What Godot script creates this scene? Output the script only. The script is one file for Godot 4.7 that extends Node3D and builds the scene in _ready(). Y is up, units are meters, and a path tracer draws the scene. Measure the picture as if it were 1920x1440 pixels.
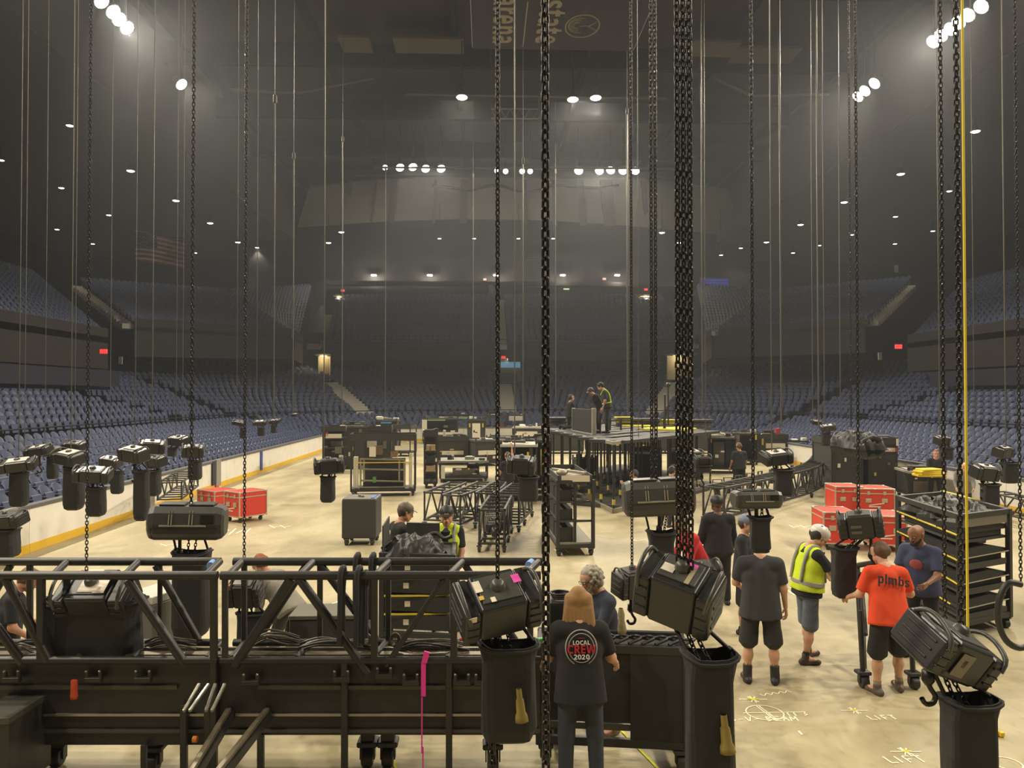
extends Node3D
# An arena floor during load-in: seating bowl, rigging chains, hoists, trusses, carts and crew.
const F := 1440.0                      # focal length in pixels of the 1920x1440 frame
const CAM := Vector3(0, 3.5, 0)
var cb := Basis(Vector3.UP, deg_to_rad(-1.99)) * Basis(Vector3.RIGHT, deg_to_rad(0.875))
var rng := RandomNumberGenerator.new()
var used := {}
var mats := {}
var mesh_cache := {}

func _ready():
	rng.seed = 7
	# --- camera, air and exposure
	var cam := Camera3D.new()
	cam.name = "camera"
	cam.fov = rad_to_deg(2.0 * atan(720.0 / F))
	cam.near = 0.1
	cam.far = 400.0
	add_child(cam)
	cam.transform = Transform3D(cb, CAM)
	cam.current = true
	var env := Environment.new()
	env.background_mode = Environment.BG_COLOR
	env.background_color = Color(0, 0, 0)
	env.tonemap_mode = Environment.TONE_MAPPER_LINEAR
	env.tonemap_exposure = 1.0
	env.sdfgi_enabled = true
	env.ssao_enabled = true
	env.ssil_enabled = true
	env.volumetric_fog_enabled = true
	env.volumetric_fog_density = HAZE
	env.volumetric_fog_albedo = Color(0.92, 0.94, 0.97)
	env.volumetric_fog_anisotropy = 0.6
	env.volumetric_fog_length = 120.0
	var we := WorldEnvironment.new()
	we.name = "environment"
	we.environment = env
	add_child(we)
	lamps()
	shell()
	seating()
	upper_deck()
	fittings()
	rink_boards()
	floor_marks()
	stage()
	floor_cases()
	red_cases()
	trusses()
	big_carts()
	front_truss()
	hoists()
	chains()
	people()

const HAZE := 0.0012

# ---------------------------------------------------------------- pixels to places
func at(x: float, y: float, d: float) -> Vector3:
	return CAM + cb * Vector3((x - 960.0) / F * d, (720.0 - y) / F * d, -d)

func gnd(x: float, y: float, h := 0.0) -> Vector3:
	var r: Vector3 = cb * Vector3((x - 960.0) / F, (720.0 - y) / F, -1.0)
	return CAM + r * ((h - CAM.y) / r.y)

func on_z(x: float, y: float, z: float) -> Vector3:      # where the sight line meets the upright plane at that z
	var r: Vector3 = cb * Vector3((x - 960.0) / F, (720.0 - y) / F, -1.0)
	return CAM + r * (z / r.z)

func on_x(x: float, y: float, wx: float) -> Vector3:
	var r: Vector3 = cb * Vector3((x - 960.0) / F, (720.0 - y) / F, -1.0)
	return CAM + r * (wx / r.x)

# ---------------------------------------------------------------- geometry
class G:
	var v := PackedVector3Array()
	var n := PackedVector3Array()
	var u := PackedVector2Array()
	var ix := PackedInt32Array()
	func quad(a: Vector3, b: Vector3, c: Vector3, d: Vector3):   # counter-clockwise seen from outside
		var nn := (b - a).cross(d - a)
		if nn.length_squared() < 1e-14:
			nn = (c - b).cross(d - b)
		nn = nn.normalized()
		var k := v.size()
		v.append(a); v.append(b); v.append(c); v.append(d)
		for q in 4:
			n.append(nn)
		u.append(Vector2(0, 1)); u.append(Vector2(1, 1)); u.append(Vector2(1, 0)); u.append(Vector2(0, 0))
		ix.append_array(PackedInt32Array([k, k + 2, k + 1, k, k + 3, k + 2]))
	func tri(a: Vector3, b: Vector3, c: Vector3):
		var nn := (b - a).cross(c - a).normalized()
		var k := v.size()
		v.append(a); v.append(b); v.append(c)
		for q in 3:
			n.append(nn)
			u.append(Vector2(0.5, 0.5))
		ix.append_array(PackedInt32Array([k, k + 2, k + 1]))
	func box(c: Vector3, s: Vector3, b := Basis.IDENTITY, ch := 0.0):
		var h := s * 0.5
		if ch <= 0.0:
			var p := []
			for x in [-1, 1]:
				for y in [-1, 1]:
					for z in [-1, 1]:
						p.append(c + b * Vector3(h.x * x, h.y * y, h.z * z))
			quad(p[1], p[5], p[7], p[3]); quad(p[4], p[0], p[2], p[6])
			quad(p[5], p[4], p[6], p[7]); quad(p[0], p[1], p[3], p[2])
			quad(p[3], p[7], p[6], p[2]); quad(p[0], p[4], p[5], p[1])
			return
		ch = minf(ch, minf(h.x, minf(h.y, h.z)) * 0.9)
		var k := v.size()
		# 24 corners, three for each corner of the box, smooth over the chamfers
		var order := []
		for x in [-1, 1]:
			for y in [-1, 1]:
				for z in [-1, 1]:
					order.append(Vector3(x, y, z))
		for sg in order:
			for ax in 3:
				var q: Vector3 = Vector3(h.x - ch, h.y - ch, h.z - ch)
				q[ax] = h[ax]
				v.append(c + b * (q * sg))
				var m := Vector3.ZERO
				m[ax] = sg[ax]
				n.append((b * m).normalized())
				u.append(Vector2(0.5, 0.5))
		var id := func(x, y, z, ax): return k + ((1 if x > 0 else 0) * 4 + (1 if y > 0 else 0) * 2 + (1 if z > 0 else 0)) * 3 + ax
		var faces := []
		for s1 in [-1, 1]:
			faces.append([id.call(s1, -1, -1, 0), id.call(s1, 1, -1, 0), id.call(s1, 1, 1, 0), id.call(s1, -1, 1, 0)])
			faces.append([id.call(-1, s1, -1, 1), id.call(-1, s1, 1, 1), id.call(1, s1, 1, 1), id.call(1, s1, -1, 1)])
			faces.append([id.call(-1, -1, s1, 2), id.call(1, -1, s1, 2), id.call(1, 1, s1, 2), id.call(-1, 1, s1, 2)])
		for s1 in [-1, 1]:
			for s2 in [-1, 1]:
				faces.append([id.call(s1, s2, -1, 0), id.call(s1, s2, 1, 0), id.call(s1, s2, 1, 1), id.call(s1, s2, -1, 1)])
				faces.append([id.call(s1, -1, s2, 0), id.call(s1, 1, s2, 0), id.call(s1, 1, s2, 2), id.call(s1, -1, s2, 2)])
				faces.append([id.call(-1, s1, s2, 1), id.call(1, s1, s2, 1), id.call(1, s1, s2, 2), id.call(-1, s1, s2, 2)])
		for f in faces:
			_face(c, f)
		for sg in order:
			_face(c, [id.call(sg.x, sg.y, sg.z, 0), id.call(sg.x, sg.y, sg.z, 1), id.call(sg.x, sg.y, sg.z, 2)])
	func _face(c: Vector3, f: Array):           # winds a convex face outwards from c
		var a := v[f[0]]
		var nn := (v[f[1]] - a).cross(v[f[2]] - a)
		if nn.dot(a - c) < 0:
			f.reverse()
		for q in range(1, f.size() - 1):
			ix.append(f[0]); ix.append(f[q + 1]); ix.append(f[q])
	func tube(a: Vector3, b: Vector3, r: float, sides := 8, r2 := -1.0, caps := true):
		if r2 < 0:
			r2 = r
		var d := (b - a).normalized()
		var s := d.cross(Vector3.UP if absf(d.y) < 0.95 else Vector3.RIGHT).normalized()
		var t := s.cross(d)
		var k := v.size()
		for q in sides + 1:
			var an := TAU * q / sides
			var o := s * cos(an) + t * sin(an)
			v.append(a + o * r); v.append(b + o * r2)
			n.append(o); n.append(o)
			u.append(Vector2(float(q) / sides, 0)); u.append(Vector2(float(q) / sides, 1))
		for q in sides:
			var i0 := k + q * 2
			ix.append_array(PackedInt32Array([i0, i0 + 2, i0 + 1, i0 + 1, i0 + 2, i0 + 3]))
		if caps:
			for e in 2:
				var cc := b if e else a
				var rr := r2 if e else r
				var m := v.size()
				v.append(cc); n.append(d if e else -d); u.append(Vector2(0.5, 0.5))
				for q in sides + 1:
					var an := TAU * q / sides
					v.append(cc + (s * cos(an) + t * sin(an)) * rr)
					n.append(d if e else -d); u.append(Vector2(0.5, 0.5))
				for q in sides:
					if e:
						ix.append_array(PackedInt32Array([m, m + q + 1, m + q + 2]))
					else:
						ix.append_array(PackedInt32Array([m, m + q + 2, m + q + 1]))
	func sweep(p: Array, r: float, sides := 6, closed := false):
		var k := v.size()
		var m := p.size()
		var prev := Vector3.ZERO
		for i in m:
			var fw: Vector3
			if closed:
				fw = p[(i + 1) % m] - p[(i - 1 + m) % m]
			else:
				fw = p[mini(i + 1, m - 1)] - p[maxi(i - 1, 0)]
			fw = fw.normalized()
			var s: Vector3
			if prev == Vector3.ZERO:
				s = fw.cross(Vector3.UP if absf(fw.y) < 0.9 else Vector3.RIGHT).normalized()
			else:
				s = (prev - fw * prev.dot(fw)).normalized()
			prev = s
			var t := s.cross(fw)
			for q in sides:
				var an := TAU * q / sides
				var o := s * cos(an) + t * sin(an)
				v.append(p[i] + o * r); n.append(o); u.append(Vector2(float(q) / sides, float(i)))
		for i in (m if closed else m - 1):
			for q in sides:
				var a := k + i * sides + q
				var b := k + i * sides + (q + 1) % sides
				var c := k + ((i + 1) % m) * sides + q
				var d := k + ((i + 1) % m) * sides + (q + 1) % sides
				ix.append_array(PackedInt32Array([a, b, c, b, d, c]))
	func lathe(o: Vector3, ax: Vector3, prof: Array, sides := 12):    # prof: [along, radius]
		var d := ax.normalized()
		var s := d.cross(Vector3.UP if absf(d.y) < 0.95 else Vector3.RIGHT).normalized()
		var t := s.cross(d)
		var k := v.size()
		for i in prof.size():
			var p0: Vector2 = Vector2(prof[maxi(i - 1, 0)][0], prof[maxi(i - 1, 0)][1])
			var p1: Vector2 = Vector2(prof[mini(i + 1, prof.size() - 1)][0], prof[mini(i + 1, prof.size() - 1)][1])
			var tg := (p1 - p0).normalized()
			for q in sides + 1:
				var an := TAU * q / sides
				var oo := s * cos(an) + t * sin(an)
				v.append(o + d * prof[i][0] + oo * prof[i][1])
				n.append((oo * tg.x - d * tg.y).normalized()); u.append(Vector2(float(q) / sides, float(i) / prof.size()))
		for i in prof.size() - 1:
			for q in sides:
				var a := k + i * (sides + 1) + q
				var c := a + sides + 1
				ix.append_array(PackedInt32Array([a, a + 1, c, a + 1, c + 1, c]))
	func ball(c: Vector3, r: Vector3, b := Basis.IDENTITY, ra := 8, rb := 6):
		var k := v.size()
		for i in rb + 1:
			var ph := PI * i / rb - PI / 2
			for q in ra + 1:
				var an := TAU * q / ra
				var o := Vector3(cos(ph) * cos(an), sin(ph), cos(ph) * sin(an))
				v.append(c + b * (o * r)); n.append((b * (o / r)).normalized()); u.append(Vector2(float(q) / ra, float(i) / rb))
		for i in rb:
			for q in ra:
				var a := k + i * (ra + 1) + q
				var d := a + ra + 1
				ix.append_array(PackedInt32Array([a, a + 1, d, a + 1, d + 1, d]))
	func prism(poly: Array, dep: float, xf: Transform3D):      # 2D outline (counter-clockwise) in xy, thickness along z, centred
		var pv := PackedVector2Array(poly)
		var t := Geometry2D.triangulate_polygon(pv)
		var m := poly.size()
		for s in [1, -1]:
			var k := v.size()
			for p in poly:
				v.append(xf * Vector3(p.x, p.y, dep * 0.5 * s)); n.append((xf.basis * Vector3(0, 0, s)).normalized()); u.append(Vector2(p.x, p.y))
			for i in range(0, t.size(), 3):
				var a := t[i]
				var b := t[i + 1]
				var c := t[i + 2]
				var ccw := (pv[b] - pv[a]).cross(pv[c] - pv[a]) > 0
				if ccw == (s > 0):
					ix.append_array(PackedInt32Array([k + a, k + c, k + b]))
				else:
					ix.append_array(PackedInt32Array([k + a, k + b, k + c]))
		for i in m:
			var a: Vector2 = poly[i]
			var b: Vector2 = poly[(i + 1) % m]
			quad(xf * Vector3(a.x, a.y, dep * 0.5), xf * Vector3(a.x, a.y, -dep * 0.5), xf * Vector3(b.x, b.y, -dep * 0.5), xf * Vector3(b.x, b.y, dep * 0.5))
	func add(m: ArrayMesh, xf: Transform3D):
		var s := m.surface_get_arrays(0)
		var k := v.size()
		var flip := xf.basis.determinant() < 0
		for q in s[Mesh.ARRAY_VERTEX]:
			v.append(xf * q)
		for q in s[Mesh.ARRAY_NORMAL]:
			n.append((xf.basis * q).normalized())
		u.resize(v.size())
		var si: PackedInt32Array = s[Mesh.ARRAY_INDEX]
		for i in range(0, si.size(), 3):
			if flip:
				ix.append(k + si[i]); ix.append(k + si[i + 2]); ix.append(k + si[i + 1])
			else:
				ix.append(k + si[i]); ix.append(k + si[i + 1]); ix.append(k + si[i + 2])
	func done() -> ArrayMesh:
		var arr := []
		arr.resize(Mesh.ARRAY_MAX)
		arr[Mesh.ARRAY_VERTEX] = v
		arr[Mesh.ARRAY_NORMAL] = n
		arr[Mesh.ARRAY_TEX_UV] = u
		arr[Mesh.ARRAY_INDEX] = ix
		var m := ArrayMesh.new()
		m.add_surface_from_arrays(Mesh.PRIMITIVE_TRIANGLES, arr)
		return m

# ---------------------------------------------------------------- naming and nodes
func numbered(called: String) -> String:
	if not used.has(called):
		used[called] = 0
		return called
	used[called] += 1
	return "%s_%03d" % [called, used[called]]

func tag(o: Node3D, label: String, category: String, group := "") -> Node3D:
	o.set_meta("label", label)
	o.set_meta("category", category)
	if group != "":
		o.set_meta("group", group)
	return o

func thing(called: String, label: String, category: String, pos := Vector3.ZERO, yaw := 0.0, group := "") -> Node3D:
	var o := Node3D.new()
	o.name = numbered(called)
	add_child(o)
	o.position = pos
	o.rotation.y = yaw
	return tag(o, label, category, group)

func part(called: String, g, m: Material, parent: Node = self, xf := Transform3D.IDENTITY) -> MeshInstance3D:
	var o := MeshInstance3D.new()
	if parent == self:
		o.name = numbered(called)
	else:
		var key := str(parent.get_instance_id()) + called
		if used.has(key):
			used[key] += 1
			o.name = "%s_%03d" % [called, used[key]]
		else:
			used[key] = 0
			o.name = called
	o.mesh = g.done() if g is G else g
	o.material_override = m
	o.transform = xf
	parent.add_child(o, true)
	return o

func struct(called: String, g, m: Material, parent: Node = self) -> MeshInstance3D:
	var o := part(called, g, m, parent)
	o.set_meta("kind", "structure")
	return o

func many(called: String, mesh: Mesh, m: Material, xfs: Array, parent: Node = self, cols := []) -> MultiMeshInstance3D:
	var mm := MultiMesh.new()
	mm.transform_format = MultiMesh.TRANSFORM_3D
	mm.use_colors = cols.size() > 0
	mm.mesh = mesh
	mm.instance_count = xfs.size()
	for i in xfs.size():
		mm.set_instance_transform(i, xfs[i])
		if cols.size() > 0:
			mm.set_instance_color(i, cols[i])
	var o := MultiMeshInstance3D.new()
	o.name = numbered(called) if parent == self else called
	o.multimesh = mm
	o.material_override = m
	parent.add_child(o, true)
	o.set_meta("kind", "stuff")
	return o

func mat(key: String, col := Color.WHITE, rough := 0.6, metal := 0.0) -> StandardMaterial3D:
	if mats.has(key):
		return mats[key]
	var m := StandardMaterial3D.new()
	m.resource_name = key
	m.albedo_color = col
	m.roughness = rough
	m.metallic = metal
	mats[key] = m
	return m

func rgb(r: int, g: int, b: int) -> Color:
	return Color8(r, g, b)

func glow(key: String, col: Color, e: float) -> StandardMaterial3D:
	if mats.has(key):
		return mats[key]
	var m := mat(key, Color(0.8, 0.8, 0.8), 0.5)
	m.emission_enabled = true
	m.emission = col
	m.emission_energy_multiplier = e
	return m

func noise_tex(seed_: int, freq: float, size: int, ramp: Array, oct := 4) -> ImageTexture:   # tileable cloudy colours
	var fn := FastNoiseLite.new()
	fn.seed = seed_
	fn.frequency = freq
	fn.fractal_octaves = oct
	var im := fn.get_seamless_image(size, size, false, false, 0.15)
	im.convert(Image.FORMAT_RGB8)
	var gr := Gradient.new()
	gr.offsets = PackedFloat32Array(ramp.map(func(r): return r[0]))
	gr.colors = PackedColorArray(ramp.map(func(r): return r[1]))
	for y in size:
		for x in size:
			im.set_pixel(x, y, gr.sample(im.get_pixel(x, y).r))
	return ImageTexture.create_from_image(im)

func yawed(deg: float) -> Basis:
	return Basis(Vector3.UP, deg_to_rad(deg))

func smooth(p: Array, per := 4, closed := false) -> Array:    # a rounded path through the points
	var out := []
	var m := p.size()
	for i in (m if closed else m - 1):
		var a: Vector3 = p[(i - 1 + m) % m] if closed or i > 0 else p[0]
		var b: Vector3 = p[i]
		var c: Vector3 = p[(i + 1) % m]
		var d: Vector3 = p[(i + 2) % m] if closed or i < m - 2 else p[m - 1]
		for q in per:
			out.append(b.cubic_interpolate(c, a, d, float(q) / per))
	if not closed:
		out.append(p[m - 1])
	return out

# ---------------------------------------------------------------- lamps
func lamp(i: int, px: float, py: float, h: float, size: float, e: float, aim: Vector3, label: String, group: String, angle := 48.0, look := 9.0):
	lamp_at(gnd(px, py, h), h, size, e, aim, label, group, angle, look)

func lamp_at(p: Vector3, h: float, size: float, e: float, aim: Vector3, label: String, group: String, angle := 48.0, look := 9.0):
	var d = (aim - p).normalized()
	var t = thing("ceiling_lamp", label, "lamp", p, 0.0, group)
	var b = Basis.looking_at(d, Vector3.FORWARD if absf(d.y) > 0.9 else Vector3.UP)
	var g = G.new()
	g.lathe(Vector3.ZERO, -d, [[-0.02, size * 0.62], [0.1, size * 0.6], [size * 0.7, size * 0.34], [size * 0.95, size * 0.3], [size * 0.95, 0.0]], 12)
	part("housing", g, mat("lamp_housing", rgb(70, 70, 72), 0.5, 0.4), t)
	var l = G.new()
	l.lathe(d * 0.03, d, [[0.0, size * 0.55], [size * 0.08, size * 0.4], [size * 0.12, 0.0]], 14)
	part("lamp_lens", l, glow("lamp_glow_%d" % int(look * 10), Color(1, 0.97, 0.9), look), t)
	var y = G.new()
	y.tube(Vector3(0, size * 0.5, 0), Vector3(0, 25.5 - h if h < 25 else 1.5, 0), 0.04, 6)
	part("hanger", y, mat("lamp_housing"), t)
	if e <= 0:
		return
	var s = SpotLight3D.new()
	s.name = "light"
	s.light_color = Color(1.0, 0.95, 0.86)
	s.light_energy = e
	s.spot_angle = angle
	s.spot_angle_attenuation = 0.5
	s.spot_range = 140.0
	s.spot_attenuation = 2.0
	s.light_size = size * 0.5
	s.shadow_enabled = true
	t.add_child(s)
	s.transform = Transform3D(b, d * (size * 0.15 + 0.06))

func rank(l: Array, q: Array) -> int:          # how many on the same side lie nearer that edge
	var n = 0
	for o in l:
		if (o[0] < 950) == (q[0] < 950) and (o[0] < q[0] if q[0] < 950 else o[0] > q[0]):
			n += 1
	return mini(n, 8)

const KEY := 89.0
func lamps():
	var H = 22.0
	# floodlights along the two side catwalks and the two cross catwalks
	var left = [[190, 2], [212, 22], [223, 36], [238, 52], [340, 158]]
	var right = [[1609, 181], [1622, 170], [1640, 156], [1750, 78], [1765, 66], [1783, 54], [1798, 42], [1815, 28], [1840, 12]]
	var mid = [[866, 182], [1074, 186], [1117, 183]]
	var far = [[750, 314], [774, 313], [798, 316], [827, 316], [1085, 320], [1124, 320], [1145, 319], [1168, 320], [1191, 320]]
	var k = 0
	var nth = ["first", "second", "third", "fourth", "fifth", "sixth", "seventh", "eighth", "ninth"]
	for q in left:
		k += 1
		lamp(k, q[0], q[1], H, 0.62, KEY * 1.5, Vector3(4, 0, gnd(q[0], q[1], H).z + 8), "bright floodlight in the left roof row, %s from the top" % nth[k - 1] if k < 5 else "very bright single floodlight high above the left stand, below the others of its row", "left floodlights" if k < 5 else "", 46, 30)
	for q in right:
		k += 1
		lamp(k, q[0], q[1], H, 0.62, KEY, Vector3(0, 0, gnd(q[0], q[1], H).z + 6), "bright floodlight in the long right roof row, %s from its lower end" % nth[k - 6], "right floodlights", 46, 30)
	for q in mid:
		k += 1
		lamp(k, q[0], q[1], H, 0.6, KEY * 1.5, gnd(q[0], q[1], H) + Vector3(0, -10, 1.5), ["bright floodlight on the cross catwalk, left of the ceiling sign's middle", "smaller left one of two floodlights close together on the cross catwalk", "larger right one of two floodlights close together on the cross catwalk"][k - 15], "", 68, 24)
	for q in far:
		k += 1
		lamp(k, q[0], q[1], H, 0.62, KEY * 0.8, Vector3(2.5, 0, -44), "small floodlight in the far row's left group, %s from the left" % nth[k - 18] if q[0] < 900 else "small floodlight in the far row's right group, %s from the left" % nth[k - 22], "far left floodlights" if q[0] < 900 else "far right floodlights", 40, 18)
	for q in [[932, 320], [948, 321], [979, 321], [994, 321]]:
		lamp(0, q[0], q[1], H, 0.4, 0, Vector3(2.5, 0, -30), "little lamp in the middle of the far roof row, %s from the left" % nth[[932, 948, 979, 994].find(q[0])], "far middle lamps", 40, 6)
	lamp(0, 722, 314, H, 0.4, 0, Vector3(2.5, 0, -30), "little lamp at the left end of the far floodlight row above a cable", "", 40, 8)
	# houselights over the stands: they look straight down
	var hl = [[245, 320], [330, 376], [394, 418], [446, 454], [640, 435], [616, 455], [1241, 436], [1274, 455], [1437, 454], [1501, 421], [1583, 379], [1689, 326], [1829, 246]]
	for q in hl:
		var p = gnd(q[0], q[1], H)
		lamp(0, q[0], q[1], H, 0.55, 26.0, p + Vector3(0, -10, 0.01), "round downlight in the inner row over the %s stand, %s from its near end" % (["left", nth[hl.find(q)]] if q[0] < 950 else ["right", nth[12 - hl.find(q)]]), "inner downlights %s" % ("left" if q[0] < 950 else "right"), 50, 14)
	var h2 = [[131, 235], [115, 352], [204, 403], [107, 430], [276, 439], [174, 457], [366, 474], [482, 464], [511, 480], [1389, 465], [1487, 474], [1536, 460], [1597, 440], [1679, 406], [1780, 358], [1749, 433], [1678, 457], [2, 300]]
	for q in h2:
		var p = gnd(q[0], q[1], H)
		lamp(0, q[0], q[1], H, 0.42, 11.0, p + Vector3(0, -10, 0.01), "small downlight in the outer rows over the %s stand" % ("left" if q[0] < 950 else "right") + ", %s from the picture's edge" % nth[rank(h2, q)], "outer downlights %s" % ("left" if q[0] < 950 else "right"), 50, 8)
	for q in [[824, 447], [889, 447], [972, 447], [1037, 447]]:
		lamp(0, q[0], q[1], 21.4, 0.38, 8.0, gnd(q[0], q[1], 21.4) + Vector3(0, -10, 0.01), "tiny downlight under the far end ceiling, %s from the left" % nth[[824, 889, 972, 1037].find(q[0])], "far end ceiling downlights", 50, 5)
	# the same catwalk rows go on above and behind the camera
	for i in 6:
		var z = -31.0 + i * 7.0
		for x in [-18.0, 23.4]:
			k += 1
			lamp_at(Vector3(x, H, z), H, 0.62, KEY * (1.0 if z < -20 else 2.7), Vector3(2.5 + signf(x) * 2.0, 0, z + 2), "floodlight of the %s catwalk row, over the near part of the floor" % ("left" if x < 0 else "right"), "near floodlights", 46, 30)
	var y = gnd(1352, 478, 20)
	lamp(0, 1352, 478, 20.0, 0.42, 0.0, y + Vector3(0, -10, 0.01), "dim yellow downlight over the right corner stand", "", 50, 4)

# ---------------------------------------------------------------- the shell
func shell():
	# floor: pale concrete with clouds of wear and a few dark smears
	var fm = mat("concrete", Color(1, 1, 1), 0.42)
	fm.albedo_texture = noise_tex(3, 0.012, 512, [[0.0, rgb(160, 149, 117)], [0.42, rgb(173, 161, 128)], [0.6, rgb(182, 170, 136)], [1.0, rgb(197, 186, 152)]], 5)
	fm.uv1_triplanar = true
	fm.uv1_world_triplanar = true
	fm.uv1_scale = Vector3(0.11, 0.11, 0.05)
	fm.detail_enabled = true
	fm.detail_blend_mode = BaseMaterial3D.BLEND_MODE_MUL
	fm.detail_albedo = noise_tex(11, 0.03, 512, [[0.0, Color(0.9, 0.9, 0.88)], [0.3, Color(0.975, 0.975, 0.97)], [1.0, Color(1, 1, 1)]], 3)
	fm.uv2_triplanar = true
	fm.uv2_world_triplanar = true
	fm.uv2_scale = Vector3(0.4, 0.4, 0.22)
	fm.detail_uv_layer = BaseMaterial3D.DETAIL_UV_2
	fm.roughness = 0.5
	fm.metallic_specular = 0.35
	var g = G.new()
	g.box(Vector3(2.8, -0.2, -40), Vector3(130, 0.4, 150))
	struct("floor", g, fm)
	var wm = mat("dark_wall", rgb(44, 43, 46), 0.8)
	var w = G.new(); w.box(Vector3(-58, 15, -40), Vector3(0.6, 34, 150)); struct("wall_left", w, wm)
	w = G.new(); w.box(Vector3(63, 15, -40), Vector3(0.6, 34, 150)); struct("wall_right", w, wm)
	w = G.new(); w.box(Vector3(2.8, 15, -112), Vector3(122, 34, 0.6)); struct("wall_far", w, wm)
	w = G.new(); w.box(Vector3(2.8, 15, 26), Vector3(122, 34, 0.6)); struct("wall_near", w, wm)
	# ceiling: dark deck with purlins, higher over the middle
	var cm = mat("roof_deck", rgb(78, 72, 66), 0.85)
	var c = G.new(); c.box(Vector3(2.8, 30.3, -40), Vector3(122, 0.6, 150)); struct("ceiling", c, cm)
	var bm = mat("roof_beam", rgb(52, 48, 45), 0.8)
	for i in 9:
		var b = G.new(); b.box(Vector3(2.8, 29.2, 8 - i * 11.0), Vector3(80, 1.7, 0.5)); struct("trim_%d" % (i + 1), b, bm)
	for i in 6:
		var b = G.new(); b.box(Vector3(-22.2 + i * 10.0, 29.6, -40), Vector3(0.35, 1.0, 120)); struct("trim_%d" % (i + 10), b, bm)
	# lower soffits over the side stands
	var sm = mat("soffit", rgb(86, 80, 74), 0.85)
	for s in [-1, 1]:
		var b = G.new(); b.box(Vector3(2.8 + s * 44, 23.2, -40), Vector3(34, 0.5, 140)); struct("ceiling_%s" % ("left" if s < 0 else "right"), b, sm)
		b = G.new(); b.box(Vector3(2.8 + s * 27, 26.5, -40), Vector3(0.4, 7, 140)); struct("trim_%s" % ("left" if s < 0 else "right"), b, sm)
	# the pale curved ceiling at the far end with its dark ribs
	var fx = [[548, 352, 456], [610, 345, 452], [680, 338, 446], [760, 334, 440], [850, 331, 436], [945, 330, 435], [1040, 331, 436], [1130, 334, 440], [1210, 338, 446], [1290, 345, 452], [1400, 356, 462]]
	var ribs = [[736, 12], [870, 14], [985, 6], [1090, 12], [1140, 22], [652, 6], [815, 5], [1210, 8], [700, 4], [1040, 5]]
	var lm = mat("curved_ceiling", rgb(112, 110, 100), 0.85)
	var e = thing("curved_ceiling", "pale curved ceiling vault with dark ribs above the far end stand", "ceiling")
	e.set_meta("kind", "structure")
	for i in fx.size() - 1:
		var p = G.new()
		var rows = []
		for q in [fx[i], fx[i + 1]]:
			var col = []
			for k in 5:
				var f = k / 4.0
				col.append(at(q[0] + (945 - q[0]) * 0.02 * k, lerpf(q[2], q[1], f), lerpf(101, 88, f) - 1.2 * sin(f * PI)))
			rows.append(col)
		for k in 4:
			p.quad(rows[0][k], rows[1][k], rows[1][k + 1], rows[0][k + 1])
			p.quad(rows[0][k + 1] + Vector3(0, 0.3, -0.3), rows[1][k + 1] + Vector3(0, 0.3, -0.3), rows[1][k] + Vector3(0, 0.3, -0.3), rows[0][k] + Vector3(0, 0.3, -0.3))
		part("ceiling_panel", p, lm, e)
	for r in ribs:
		var p = G.new()
		var top = at(r[0] - (945 - r[0]) * -0.02, 338, 87.2)
		var mid = at(r[0], 392, 93.2)
		var bot = at(r[0] - (r[0] - 945) * -0.03, 438, 100.2)
		var wd: float = r[1] / F * 94.0 * 0.5
		for sgm in [[top, mid], [mid, bot]]:
			p.quad(sgm[1] - Vector3(wd, 0, -0.3), sgm[1] + Vector3(wd, 0, 0.3), sgm[0] + Vector3(wd, 0, 0.3), sgm[0] - Vector3(wd, 0, -0.3))
			p.quad(sgm[1] - Vector3(wd, 0, 0), sgm[1] - Vector3(wd, 0, -0.3), sgm[0] - Vector3(wd, 0, -0.3), sgm[0] - Vector3(wd, 0, 0))
			p.quad(sgm[1] + Vector3(wd, 0, 0.3), sgm[1] + Vector3(wd, 0, 0), sgm[0] + Vector3(wd, 0, 0), sgm[0] + Vector3(wd, 0, 0.3))
		part("rib", p, mat("rib_dark", rgb(66, 60, 54), 0.8), e)
	# the long straight beam under the far floodlights, and the cloth edge that sags along it
	var g2 = G.new()
	g2.box(at(955, 326, 85) , Vector3(36, 0.7, 0.7))
	g2.sweep(smooth([at(810, 348, 86), at(846, 352, 86), at(880, 357, 86), at(910, 350, 86), at(935, 348, 86), at(975, 359, 86), at(1008, 357, 86), at(1040, 347, 86), at(1085, 351, 86), at(1125, 353, 86), at(1160, 347, 86)], 4), 0.16, 6)
	struct("trim_30", g2, bm)

# ---------------------------------------------------------------- seating bowl
const CX := 2.8
func rink_ring(off: float) -> Array:           # points and outward normals round the rink, off metres outside the boards
	var out = []
	for i in 12:
		out.append([Vector3(-10.2 - off, 0, 6 - i * 57.5 / 11.0), Vector3(-1, 0, 0)])
	for k in range(1, 13):
		var a = PI / 2 * k / 12
		var nn = Vector3(-cos(a), 0, -sin(a))
		out.append([Vector3(-1.7, 0, -51.5) + nn * (8.5 + off), nn])
	for k in range(0, 13):
		var a = PI / 2 * (1.0 - k / 12.0)
		var nn = Vector3(cos(a), 0, -sin(a))
		out.append([Vector3(7.3, 0, -51.5) + nn * (8.5 + off), nn])
	for i in range(1, 12):
		out.append([Vector3(15.8 + off, 0, -51.5 + i * 57.5 / 11.0), Vector3(1, 0, 0)])
	return out

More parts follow.
